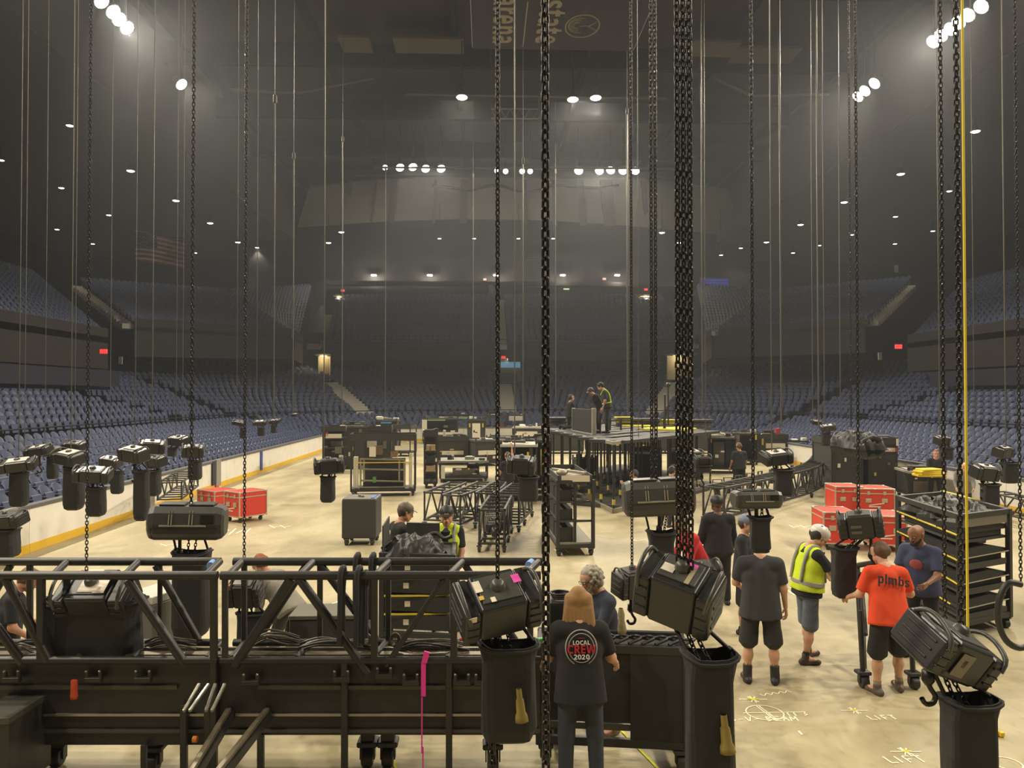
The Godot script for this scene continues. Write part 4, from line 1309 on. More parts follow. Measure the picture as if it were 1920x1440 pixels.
func hoists():
	mat("chain_steel", rgb(40, 37, 33), 0.38, 0.35)
	if not mesh_cache.has("link"):
		mesh_cache["link"] = link_mesh(5, 5, 0.0056)
	var wh = rgb(224, 214, 190); var pk = rgb(226, 84, 170)
	var yel = rgb(206, 170, 70)
	hoist("large black hoist with white lid stickers inside the front truss's left half", "square", 182, 1118, 7.22, 128, 70, Vector3(34, 0, 0), [176, 1118, 1302, 178], {"stickers": [[-0.02, -0.05, 0.22, 0.7, wh], [0.17, 0, 0.16, 0.66, wh], [0.16, 0.2, 0.05, 0.1, pk]], "bag_deep": 0.34, "chains": [-10], "chain_label": "chain falling in front of the left boards into the front truss", "cs": 0.85, "hook": false})
	hoist("wide grey-strapped hoist hanging just above the front truss on the left", "wide", 353, 978, 9.0, 136, 62, Vector3(0, 8, -2), [360, 1028, 1194, 64], {"chains": [4], "chain_label": "left heavy chain over the wide grey-strapped hoist, crossing the flag's right edge", "hook_x": -0.1, "cs": 1.25})
	hoist("wide grey-strapped hoist hanging before the stage, right of the middle", "wide", 1234, 933, 10.0, 132, 64, Vector3(0, -4, 3), [1240, 992, 1120, 50], {"chains": [-10, -2], "chain_label": ["left one of two close chains over the wide hoist before the stage", "right one of two close chains over the wide hoist before the stage"], "cs": 1.55})
	hoist("big tilted black hoist with a pink mark, above two long bags", "square", 1273, 1112, 5.0, 146, 108, Vector3(24, -38, -16), [1330, 1216, 1478, 88], {"stickers": [[-0.15, 0.1, 0.16, 0.24, wh], [0.1, -0.2, 0.13, 0.12, pk], [0.14, 0.12, 0.06, 0.5, rgb(150, 140, 110)]], "plug": true, "chains": [-6, 6, 18], "chain_label": ["leftmost of three heavy chains over the big tilted hoist with the pink mark", "middle one of three heavy chains over the big tilted hoist", "rightmost of three heavy chains over the big tilted hoist with the pink mark"], "bag_near": 0.12, "bag_deep": 0.8, "cs": 1.25, "hook": false})
	hoist("black hoist with a pink triangle and pale stickers hanging before the front truss's right end", "square", 931, 1132, 5.7, 152, 82, Vector3(30, 22, 9), [954, 1200, 1386, 104], {"stickers": [[-0.24, -0.1, 0.09, 0.3, wh], [-0.25, 0.2, 0.06, 0.1, yel], [-0.12, 0.3, 0.06, 0.12, wh], [0.26, -0.1, 0.1, 0.22, pk]], "front": [[-0.42, 0.34, 0.1, 0.14, wh]], "plug": true, "chain_label": "chain over the hoist with the pink triangle, left of the thickest chain", "cs": 1.1, "bag_deep": 0.6})
	hoist("small black hoist on straps right of the grey-haired man", "square", 1184, 1092, 8.2, 66, 50, Vector3(10, 24, 4), [], {"chain_label": "slim chain over the small hoist right of the grey-haired man", "hook_len": 0.1, "stickers": [[0.2, 0.0, 0.1, 0.2, pk]]})
	hoist("grey tilted hoist with a handle, bottom right over a tall chain bag", "square", 1776, 1216, 4.7, 168, 78, Vector3(22, 12, -24), [1816, 1302, 1500, 92], {"front": [[-0.12, 0.0, 0.2, 0.6, rgb(120, 114, 96)], [-0.12, 0.06, 0.06, 0.2, rgb(60, 56, 50)]], "chains": [4], "chain_label": "chain over the grey tilted hoist at the bottom right", "hook_x": -0.12, "bag_deep": 0.75, "hook_len": 0.05})
	hoist("black hoist with pale end lettering hanging over the orange shirt and beside the white helmet", "square", 1613, 984, 9.5, 76, 44, Vector3(8, -24, 8), [1582, 1022, 1120, 45], {"chain_label": "chain over the hoist beside the white helmet", "hook_x": 0.2, "hook_len": 0.2, "cs": 1.3, "front": [[-0.1, 0.08, 0.24, 0.12, rgb(96, 92, 84)], [-0.1, -0.16, 0.24, 0.12, rgb(96, 92, 84)]]})
	hoist("low black hoist with a short bag hiding a standing man's head", "wide", 1418, 936, 8.0, 90, 32, Vector3(0, 3, 0), [1425, 966, 1036, 38], {"chains": [-6], "chain_label": "chain over the low hoist before the curved truss", "cs": 1.2})
	hoist("small grey-lidded hoist seen through the front truss, left of the bent person", "square", 460, 1112, 8.4, 60, 46, Vector3(20, 0, 0), [472, 1146, 1232, 52], {"stickers": [[-0.1, 0, 0.4, 0.5, rgb(150, 148, 146)], [-0.4, 0.3, 0.06, 0.2, rgb(220, 120, 50)]], "chain_label": "slim chain over the small hoist seen through the front truss", "bag_deep": 0.4, "cs": 0.95})
	hoist("black hoist hanging alone over the left part of the floor before the frame cart", "square", 617, 874, 14.0, 54, 26, Vector3(4, 10, 4), [615, 892, 942, 26], {"chains": []})
	var hl = [
		[14, 975, 10, 62, 26, [10, 990, 1046, 44], "dark hoist with its bag at the left edge just above the front truss", false],
		[1312, 1072, 5.8, 76, 30, [], "black hoist just behind the big tilted one with the pink mark", false],
		[34, 872, 13, 60, 20, [36, 884, 950, 28], "hoist with a white lid at the left edge, before the front seats", true],
		[72, 845, 15, 44, 16, [], "narrow hoist between the two leftmost bagged hoists, with a bright edge", true],
		[101, 846, 17, 34, 14, [99, 856, 898, 17], "small hoist with a short bag in the left group, third from the edge", false],
		[131, 858, 13, 60, 22, [139, 872, 956, 32], "hoist with a broad shiny lid and a long bag over the left boards", true],
		[141, 836, 15, 40, 16, [], "upper small hoist behind the broad shiny-lidded one", false],
		[174, 890, 12.6, 62, 24, [181, 912, 968, 30], "dark hoist with a bag ending on the white boards, on the left heavy chain", false],
		[208, 866, 16, 36, 18, [220, 882, 926, 20], "small dark hoist with a short bag right of the left heavy chain", false],
		[251, 852, 12.5, 50, 26, [266, 878, 976, 25], "tilted hoist with the longest bag of the left group", true],
		[285, 838, 15, 46, 22, [], "hoist with a white lid near the top of the left group", true],
		[293, 866, 14, 36, 20, [286, 880, 930, 28], "dark hoist under the white-lidded one, with a fat bag", false],
		[336, 826, 17, 36, 16, [323, 838, 856, 14], "small hoist topmost on the right of the left group", false],
		[362, 846, 15.5, 38, 22, [366, 862, 900, 22], "rightmost hoist of the left group, over the leaning truss piece", false],
		[449, 793, 26, 24, 8, [456, 802, 822, 10], "tiny far hoist over the left front rows, leftmost of three", false],
		[487, 793, 26, 24, 8, [490, 802, 818, 12], "tiny far hoist over the left front rows, middle of three", true],
		[516, 790, 26, 20, 8, [514, 798, 812, 10], "tiny far hoist over the left front rows, rightmost of three", false],
		[553, 778, 34, 14, 5, [], "tiny far hoist at the foot of the left far stairs", true],
		[1880, 848, 15, 36, 20, [1892, 866, 906, 28], "hoist with a bag before the right seats, near the right edge", true],
		[1766, 826, 17, 26, 16, [1774, 838, 862, 22], "small dark hoist before the right seats, left of the yellow rope", false],
		[1846, 886, 13, 46, 26, [1856, 906, 950, 30], "dark hoist before the right boards, right of the yellow rope", true],
		[1455, 858, 13.5, 54, 22, [1468, 878, 930, 34], "hoist with a shiny lid and a bag over the curved truss", true],
		[1316, 866, 14, 32, 22, [1317, 872, 886, 30], "dark hoist with a rounded bag left of the black cart doors", false],
		[1300, 852, 15, 34, 14, [], "slim tilted hoist over the open floor below the stage's right part", true],
		[978, 872, 13.5, 52, 30, [990, 892, 940, 38], "dark hoist with a fat bag left of the thick chain, beside the raised arm", false],
		[1530, 792, 28, 18, 8, [], "tiny far hoist left of the rolled black cloth", false],
		[1552, 802, 24, 26, 10, [1548, 810, 836, 16], "small far hoist with a bag by the right boards, left of the rolled cloth", true],
	]
	for q in hl:
		var o = {"chains": [], "hook": q[1] > 840, "bag_deep": 0.8}
		if q[7]:
			o["stickers"] = [[0, 0, 0.56, 0.62, rgb(206, 198, 184)]]
		hoist(q[6], "square", q[0], q[1], q[2], q[3], q[4], Vector3(14, rng.randf_range(-30, 30), rng.randf_range(-9, 9)), q[5], o)
	# chains that end on small hoists
	for q in [[457, 786, 26, 1.8, "speckled chain over the tiny far hoists on the left"], [1596, 800, 20, 1.8, "speckled chain falling onto the rolled black cloth on the right"]]:
		var b = at(q[0], q[1], q[2])
		chain(q[4], above(b), b, q[3])

# ---------------------------------------------------------------- chalk, tape and paint on the floor
const STROKES := {"L": [[0, 1, 0, 0], [0, 0, 0.6, 0]], "I": [[0.15, 1, 0.15, 0]], "F": [[0, 0, 0, 1], [0, 1, 0.6, 1], [0, 0.5, 0.45, 0.5]], "T": [[0, 1, 0.7, 1], [0.35, 1, 0.35, 0]], "3": [[0, 1, 0.5, 1], [0.5, 1, 0.2, 0.55], [0.2, 0.55, 0.5, 0.3], [0.5, 0.3, 0, 0]],
	"B": [[0, 0, 0, 1], [0, 1, 0.5, 0.8], [0.5, 0.8, 0, 0.5], [0, 0.5, 0.55, 0.25], [0.55, 0.25, 0, 0]], "E": [[0, 0, 0, 1], [0, 1, 0.55, 1], [0, 0.5, 0.4, 0.5], [0, 0, 0.55, 0]], "A": [[0, 0, 0.3, 1], [0.3, 1, 0.6, 0], [0.12, 0.4, 0.48, 0.4]], "M": [[0, 0, 0.05, 1], [0.05, 1, 0.35, 0.3], [0.35, 0.3, 0.65, 1], [0.65, 1, 0.7, 0]],
	"S": [[0.5, 1, 0, 0.8], [0, 0.8, 0.5, 0.3], [0.5, 0.3, 0, 0]], "V": [[0, 1, 0.3, 0], [0.3, 0, 0.6, 1]], "-": [[0.05, 0.5, 0.5, 0.5]], "R": [[0, 0, 0, 1], [0, 1, 0.5, 0.8], [0.5, 0.8, 0, 0.5], [0, 0.5, 0.55, 0]], "6": [[0.4, 1, 0, 0.4], [0, 0.4, 0.2, 0], [0.2, 0, 0.55, 0.25], [0.55, 0.25, 0.1, 0.45]]}

func ribbon(g: G, a: Vector3, b: Vector3, w: float):
	var d = (b - a).normalized()
	var s = d.cross(Vector3.UP).normalized() * w * 0.5
	var up = Vector3(0, 0.004, 0)
	g.quad(a - s + up, a + s + up, b + s + up, b - s + up)
	g.quad(b - s, b + s, a + s, a - s)

func chalk_text(g: G, s: String, p: Vector3, size: float, w: float, slant := 0.0):
	var x = 0.0
	for c in s:
		if STROKES.has(c):
			for k in STROKES[c]:
				ribbon(g, p + Vector3((x + k[0] + slant * k[1]) * size, 0, -k[1] * size * 1.15), p + Vector3((x + k[2] + slant * k[3]) * size, 0, -k[3] * size * 1.15), w)
		x += 0.85 if c != " " else 0.6

func star(g: G, p: Vector3, r: float, w: float):
	for q in [[1, 0.05, 1], [0.45, 0.8, 0.55], [0.5, -0.8, 0.55], [0.1, 1, 0.6]]:
		var d = Vector3(q[0], 0, q[1]).normalized() * r * q[2]
		ribbon(g, p - d, p + d, w)

func mark(label: String, g: G, key := "chalk_white", c := rgb(250, 244, 214)):
	tag(part("floor_mark", g, mat(key, c, 0.9)), label, "marking")

func floor_marks():
	var y = Vector3(0, 0.002, 0)
	var g = G.new(); star(g, gnd(1412, 1312) + y, 0.16, 0.014); g.add(G_arc(gnd(1440, 1302) + y), Transform3D.IDENTITY); mark("chalk star with a scribbled word on the floor behind the gray-shirted man's boots", g)
	g = G.new()
	var c = gnd(1434, 1337) + y
	for i in 28:
		var a0 = TAU * i / 28; var a1 = TAU * (i + 1) / 28
		ribbon(g, c + Vector3(cos(a0) * 0.2, 0, sin(a0) * 0.2), c + Vector3(cos(a1) * 0.2, 0, sin(a1) * 0.2), 0.014)
	ribbon(g, c - Vector3(0.24, 0, 0), c + Vector3(0.42, 0, 0), 0.012); ribbon(g, c + Vector3(-0.03, 0, -0.2), c + Vector3(0.04, 0, 0.2), 0.012); ribbon(g, c + Vector3(0.0, 0, -0.2), c + Vector3(0.07, 0, 0.2), 0.012)
	chalk_text(g, "TT 3", gnd(1476, 1343) + y, 0.085, 0.013)
	mark("chalk circle with a cross and a short code beside it, on the near floor", g)
	g = G.new(); chalk_text(g, "S-V- BEAM", gnd(1372, 1354) + y, 0.1, 0.013, 0.1); ribbon(g, gnd(1497, 1371) + y, gnd(1504, 1378) + y, 0.02); mark("line of chalk capitals on the floor under the chalk circle", g)
	g = G.new(); star(g, gnd(1602, 1333) + y, 0.15, 0.013); chalk_text(g, "LIFT", gnd(1636, 1350) + y, 0.09, 0.013, -0.2); mark("chalk star with LIFT written right of it, behind the orange shirt's shoes", g)
	g = G.new(); star(g, gnd(1698, 1410) + y, 0.15, 0.014); chalk_text(g, "LIFT", gnd(1672, 1431) + y, 0.11, 0.016, -0.2); mark("chalk star with LIFT written under it, left of the tall bottom chain bag", g)
	g = G.new(); star(g, gnd(1412, 1312) + y * 2, 0.07, 0.016); star(g, gnd(1602, 1332) + y * 2, 0.045, 0.014); star(g, gnd(1699, 1409) + y * 2, 0.05, 0.016); mark("yellow paint dabs in the middles of the chalk stars on the near floor", g, "paint_yellow", rgb(228, 226, 60))
	g = G.new(); ribbon(g, gnd(1462, 1098) + y, gnd(1490, 1116) + y, 0.03); ribbon(g, gnd(1455, 1100) + y, gnd(1498, 1104) + y, 0.03); chalk_text(g, "R", gnd(1466, 1104) + y, 0.2, 0.03); mark("chalk arrow and letter on the floor between the gray shirt and the white helmet", g)
	g = G.new(); chalk_text(g, "6", gnd(609, 1141) + y, 0.36, 0.03); mark("big chalk numeral on the floor seen through the front truss", g)
	g = G.new(); ribbon(g, gnd(1157, 1362) + y, gnd(1240, 1448) + y, 0.028); mark("yellow tape line on the floor right of the brown boot", g, "paint_yellow", rgb(228, 226, 60))
	g = G.new(); ribbon(g, gnd(729, 1400) + y, gnd(748, 1460) + y, 0.03); mark("short yellow tape line on the floor under the front truss", g, "paint_yellow", rgb(228, 226, 60))
	g = G.new()
	c = gnd(1888, 1432) + y
	for i in 20:
		var a0 = TAU * i / 20; var a1 = TAU * (i + 1) / 20
		ribbon(g, c + Vector3(cos(a0) * 0.13, 0, sin(a0) * 0.13), c + Vector3(cos(a1) * 0.13, 0, sin(a1) * 0.13), 0.014)
	mark("chalk circle on the floor in the bottom right corner", g)
	for q in [[300, 1020, 350, 1022, "pale chalk scrawl on the floor below the wide left hoist"], [415, 1000, 470, 992, "pale chalk scrawl on the floor right of the wide left hoist"], [505, 985, 545, 988, "faint chalk stroke on the open floor left of the black cabinet"], [1040, 1030, 1075, 1034, "faint chalk stroke beside the tool cart's wheels"], [1480, 985, 1520, 988, "faint pink chalk stroke behind the white helmet"], [1185, 1012, 1230, 1014, "faint chalk stroke on the floor under the wide hoist before the stage"]]:
		g = G.new()
		for i in 4:
			ribbon(g, gnd(lerpf(q[0], q[2], i / 4.0), q[1] + (i % 2) * 3) + y, gnd(lerpf(q[0], q[2], (i + 1) / 4.0), q[3] + ((i + 1) % 2) * 3 - 1) + y, 0.035)
		mark(q[4], g)
	g = G.new(); g.tube(gnd(1866, 1378) + Vector3(0, 0.03, 0), gnd(1874, 1381) + Vector3(0, 0.03, 0), 0.03, 8); g.box(gnd(1878, 1382) + Vector3(0, 0.03, 0), Vector3(0.05, 0.05, 0.05), Basis.IDENTITY, 0.01); tag(part("yellow_connector", g, mat("plug_bright", rgb(236, 196, 30), 0.5)), "small bright yellow plug on the floor right of the tall chain bag", "plug")

func G_arc(p: Vector3) -> ArrayMesh:
	var g = G.new()
	for i in 9:
		ribbon(g, p + Vector3(-0.1 + i * 0.045, 0, 0.03 - i * 0.012 + (0.03 if i % 2 else -0.03)), p + Vector3(-0.06 + i * 0.045, 0, 0.02 - i * 0.012 - (0.03 if i % 2 else -0.03)), 0.011)
	return g.done()

# ---------------------------------------------------------------- the stage
func stage():
	var H = 2.15
	var A = gnd(1150, 827, H); var B = gnd(1022, 803, H); var C = gnd(1334, 808, H)
	var e1 = B - A; var e2 = C - A
	var t = thing("stage_platform", "big black raised stage deck on thin legs with a pale front edge", "stage")
	var deck = mat("stage_black", rgb(52, 51, 50), 0.6)
	var edge = mat("stage_edge", rgb(176, 170, 152), 0.4, 0.4)
	var n1 = int(round(e1.length() / 1.22)); var n2 = int(round(e2.length() / 2.44))
	var bs = Basis(e2.normalized(), Vector3.UP, e2.normalized().cross(Vector3.UP))
	for i in n1:
		for k in n2:
			var c = A + e1 * ((i + 0.5) / n1) + e2 * ((k + 0.5) / n2) - Vector3(0, 0.05, 0)
			var g = G.new(); g.box(c, Vector3(e2.length() / n2 - 0.012, 0.1, e1.length() / n1 - 0.012), bs, 0.008); part("deck_panel", g, deck, t)
	for q in [[A, B], [A, C]]:
		var d: Vector3 = q[1] - q[0]
		var g = G.new(); g.box((q[0] + q[1]) / 2 - Vector3(0, 0.06, 0), Vector3(d.length() + 0.1, 0.11, 0.06), Basis(d.normalized(), Vector3.UP, d.normalized().cross(Vector3.UP)), 0.01); part("edge_rail", g, edge, t)
	var lm = mat("stage_leg", rgb(56, 55, 52), 0.45, 0.3)
	var ym = mat("collar_yellow", rgb(206, 186, 70), 0.6)
	for i in n1 + 1:
		for k in n2 * 2 + 1:
			if i > 4 and k > 6:
				continue
			var p = A + e1 * (float(i) / n1 * 0.985 + 0.007) + e2 * (float(k) / (n2 * 2) * 0.985 + 0.007)
			var g = G.new(); g.tube(Vector3(p.x, 0.12, p.z), Vector3(p.x, H - 0.1, p.z), 0.034, 8); var l = part("leg", g, lm, t)
			g = G.new(); g.tube(Vector3(p.x, 0.24, p.z), Vector3(p.x, 0.4, p.z), 0.046, 8); part("collar", g, ym, l)
	# low base the stage stands on
	var b = thing("floor_platform", "flat black base platform on the floor under the stage legs, with pale edges", "platform")
	var bn = 4
	for i in bn:
		for k in 5:
			var c = A + e1 * ((i + 0.5) / bn) + e2 * ((k + 0.5) / 5)
			var g = G.new(); g.box(Vector3(c.x, 0.06, c.z), Vector3(e2.length() / 5 - 0.015, 0.12, e1.length() / bn - 0.015), bs, 0.01); part("base_panel", g, mat("base_black", rgb(58, 56, 52), 0.6), b)
	for q in [[A, B], [A, C]]:
		var d: Vector3 = q[1] - q[0]
		var m: Vector3 = (q[0] + q[1]) / 2
		var g = G.new(); g.box(Vector3(m.x, 0.07, m.z), Vector3(d.length(), 0.13, 0.08), Basis(d.normalized(), Vector3.UP, d.normalized().cross(Vector3.UP)), 0.01); part("edge_rail", g, mat("base_edge", rgb(140, 132, 112), 0.5, 0.3), b)
	# things on the deck
	var g = G.new(); g.prism([Vector2(-1.2, 0), Vector2(0.2, -0.3), Vector2(1.2, 0.1), Vector2(0.9, 0.4), Vector2(-0.5, 0.3)], 0.06, Transform3D(Basis(Vector3(1, 0, 0), Vector3(0, 0, -4.0), Vector3(0, 1, 0)), gnd(1255, 806, H) + Vector3(0, 0.03, 0)))
	tag(part("yellow_deck_board", g, mat("stage_yellow", rgb(226, 208, 40), 0.6)), "large bright yellow deck board lying flat on the stage, the nearer one", "deck board")
	g = G.new(); g.prism([Vector2(-0.7, 0.05), Vector2(0.5, -0.15), Vector2(0.9, 0.2), Vector2(-0.3, 0.3)], 0.06, Transform3D(Basis(Vector3(1, 0, 0), Vector3(0, 0, -4.0), Vector3(0, 1, 0)), gnd(1195, 800, H) + Vector3(0, 0.03, 0)))
	tag(part("yellow_deck_board", g, mat("stage_yellow")), "smaller bright yellow deck board lying behind the larger one on the stage", "deck board")
	for q in [[1155, 1185, 783, 792, 34.5, "yellow", "pale-topped yellow block at the back of the stage, right of the standing man"], [1119, 1127, 782, 792, 34.5, "yellow", "small yellow block on the stage seen between the two leaning men"], [1228, 1262, 788, 795, 35, "yellow", "low yellow strip at the back right of the stage"]]:
		g = G.new(); g.box((at(q[0], q[2], q[4]) + at(q[1], q[3], q[4])) / 2, Vector3((q[1] - q[0]) / F * q[4], (q[3] - q[2]) / F * q[4], 0.6), Basis.IDENTITY, 0.02)
		g.box((at(q[0], q[2], q[4]) + at(q[1], q[2] - 1, q[4])) / 2, Vector3((q[1] - q[0]) / F * q[4] * 1.1, 0.05, 0.7), Basis.IDENTITY, 0.01)
		tag(part("yellow_block", g, mat("stage_yellow")), q[6], "block")
	for q in [[1027, 1060, 783, 799, 33.5, 120, "stack of grey decks at the back left of the stage behind the kneeling man"], [1150, 1232, 785, 796, 35, 158, "long light grey ramp piece at the back of the stage behind the standing man"], [1236, 1330, 787, 797, 36, 120, "grey ramp piece at the back right of the stage, beyond the yellow boards"]]:
		var tt = thing("ramp_deck", q[6], "deck")
		var cc = (at(q[0], q[2], q[4]) + at(q[1], q[3], q[4])) / 2
		g = G.new(); g.box(cc, Vector3((q[1] - q[0]) / F * q[4], (q[3] - q[2]) / F * q[4], 1.2), Basis.IDENTITY, 0.03); part("deck_body", g, mat("ramp_%d" % q[5], rgb(q[5], q[5] - 2, q[5] - 8), 0.6), tt)
		g = G.new(); g.box(cc + Vector3(0, 0, 0.62), Vector3((q[1] - q[0]) / F * q[4], 0.05, 0.04)); g.box(cc + Vector3(0, (q[3] - q[2]) / F * q[4] * 0.5, 0.3), Vector3((q[1] - q[0]) / F * q[4] * 1.02, 0.04, 1.3)); part("trim", g, mat("ramp_trim", rgb(60, 60, 58), 0.6), tt)
	var rl = thing("low_railing", "low black rail with short posts across the stage behind the standing man's feet", "railing")
	var r0 = gnd(1144, 806, H); var r1 = gnd(1245, 806, H)
	for i in 6:
		var p = r0.lerp(r1, i / 5.0)
		g = G.new(); g.tube(p, p + Vector3(0, 0.42, 0), 0.04, 6); part("post", g, lm, rl)
	g = G.new(); g.tube(r0 + Vector3(0, 0.36, 0), r1 + Vector3(0, 0.36, 0), 0.03, 6); part("rail", g, lm, rl)
	for q in [[1247, 741, 31, "tall thin pole standing on the stage right of the far right stairs"], [1253, 722, 33, "tall pole with a ball on its top behind the stage, at the right stairs"]]:
		var p = gnd(q[0], 806 - (q[0] - 1247), H)
		g = G.new(); var topp = at(q[0], q[1], -(cb.inverse() * (p - CAM)).z); g.tube(p, Vector3(p.x, topp.y, p.z), 0.035, 6); g.ball(Vector3(p.x, topp.y, p.z), Vector3.ONE * (0.12 if q[0] > 1250 else 0.05)); g.box(p + Vector3(0, 0.03, 0), Vector3(0.4, 0.06, 0.4), Basis.IDENTITY, 0.02)
		tag(part("stage_pole", g, lm), q[3], "pole")
	# the upright panel the men hold
	var pt = thing("upright_panel", "dark deck panel held upright on the stage by the crew, with silver edges", "panel")
	var p0 = gnd(1076, 808, H); var p1 = gnd(1114, 815, H)
	var pd = p1 - p0
	var pb = Basis(pd.normalized(), Vector3.UP, pd.normalized().cross(Vector3.UP))
	var pc = (p0 + p1) / 2 + Vector3(0, 0.44, 0)
	g = G.new(); g.box(pc, Vector3(pd.length(), 0.86, 0.1), pb, 0.01); part("panel", g, mat("panel_dark", rgb(46, 46, 43), 0.7), pt)
	g = G.new(); g.box(pc + pb * Vector3(pd.length() * 0.5 + 0.04, 0.02, 0.02), Vector3(0.12, 0.92, 0.14), pb, 0.01); g.box(pc + pb * Vector3(-pd.length() * 0.5, 0, 0.02), Vector3(0.05, 0.88, 0.12), pb, 0.01); g.box(pc - Vector3(0, 0.43, 0) + pb * Vector3(0, 0, 0.02), Vector3(pd.length(), 0.05, 0.12), pb, 0.01); part("silver_edge", g, mat("panel_edge", rgb(196, 190, 174), 0.35, 0.5), pt)

# ---------------------------------------------------------------- carts and cases
func set_cart(label: String, pos: Vector3, yaw: float, size: Vector3, o := {}) -> Node3D:
	# an open steel cart: four posts, a deck, rails, side panels, shelves, sheets of paper, casters
	var t = thing(o.get("called", "set_cart"), label, o.get("cat", "cart"), pos, deg_to_rad(yaw), o.get("group", ""))
	var m = mat("cart_black", rgb(50, 49, 46), 0.5, 0.15)
	var pm = mat("cart_panel", rgb(58, 57, 53), 0.65)
	var w = size.x; var h = size.y; var d = size.z
	var c = 0.17
	var g = G.new(); g.box(Vector3(0, c + 0.05, 0), Vector3(w, 0.1, d), Basis.IDENTITY, 0.012); part("deck", g, o.get("deck_mat", m), t)
	for x in [-1, 1]:
		for z in [-1, 1]:
			if not o.get("no_posts", false):
				g = G.new(); g.box(Vector3(x * (w / 2 - 0.03), c + h / 2, z * (d / 2 - 0.03)), Vector3(0.06, h - c, 0.06) + Vector3(0, c - 0.0, 0), Basis.IDENTITY, 0.008); part("post", g, m, t)
			caster(t, Vector3(x * (w / 2 - 0.1), 0, z * (d / 2 - 0.1)), c, x * 0.6 + z)
	if o.get("top", "rails") == "rails":
		for z in [-1, 1]:
			g = G.new(); g.box(Vector3(0, h, z * (d / 2 - 0.03)), Vector3(w, 0.06, 0.06), Basis.IDENTITY, 0.008); part("top_rail", g, m, t)
		for x in [-1, 1]:
			g = G.new(); g.box(Vector3(x * (w / 2 - 0.03), h, 0), Vector3(0.06, 0.06, d), Basis.IDENTITY, 0.008); part("top_rail", g, m, t)
	elif o.top == "tray":
		g = G.new(); g.box(Vector3(0, h, 0), Vector3(w, 0.04, d)); g.box(Vector3(0, h + 0.1, d / 2), Vector3(w, 0.24, 0.03)); g.box(Vector3(0, h + 0.1, -d / 2), Vector3(w, 0.24, 0.03)); g.box(Vector3(w / 2, h + 0.1, 0), Vector3(0.03, 0.24, d)); g.box(Vector3(-w / 2, h + 0.1, 0), Vector3(0.03, 0.24, d)); part("top_tray", g, pm, t)
	elif o.top == "lid":
		g = G.new(); g.box(Vector3(0, h, 0), Vector3(w + 0.04, 0.09, d + 0.04), Basis.IDENTITY, 0.015); part("lid", g, o.get("lid_mat", pm), t)
	for y in o.get("shelves", []):
		g = G.new(); g.box(Vector3(0, y * h, 0), Vector3(w - 0.04, 0.05, d - 0.04), Basis.IDENTITY, 0.008); part("shelf", g, pm, t)
	for s in o.get("panels", ""):
		g = G.new()
		match s:
			"f": g.box(Vector3(0, c + h * 0.5, d / 2 - 0.04), Vector3(w - 0.1, h - 0.2, 0.02))
			"b": g.box(Vector3(0, c + h * 0.5, -d / 2 + 0.04), Vector3(w - 0.1, h - 0.2, 0.02))
			"l": g.box(Vector3(-w / 2 + 0.04, c + h * 0.5, 0), Vector3(0.02, h - 0.2, d - 0.1))
			"r": g.box(Vector3(w / 2 - 0.04, c + h * 0.5, 0), Vector3(0.02, h - 0.2, d - 0.1))
		part("side_panel", g, pm, t)
	for q in o.get("papers", []):        # [x, y, w, h, colour] on the front
		g = G.new(); g.box(Vector3(q[0] * w, q[1] * h, d / 2 + 0.012), Vector3(q[2] * w, q[3] * h, 0.012)); part("paper_sheet" if q[4].v > 0.6 else "tape_mark", g, mat("paper_" + q[4].to_html(false), q[4], 0.8), t)
	for q in o.get("boxes", []):         # [x, y, z, w, h, d, colour] things carried inside
		g = G.new(); g.box(Vector3(q[0] * w, q[1] * h + q[4] / 2, q[2] * d), Vector3(q[3], q[4], q[5]), Basis.IDENTITY, 0.015)
		part("load", g, mat("load_" + q[6].to_html(false), q[6], 0.6), t)
	return t

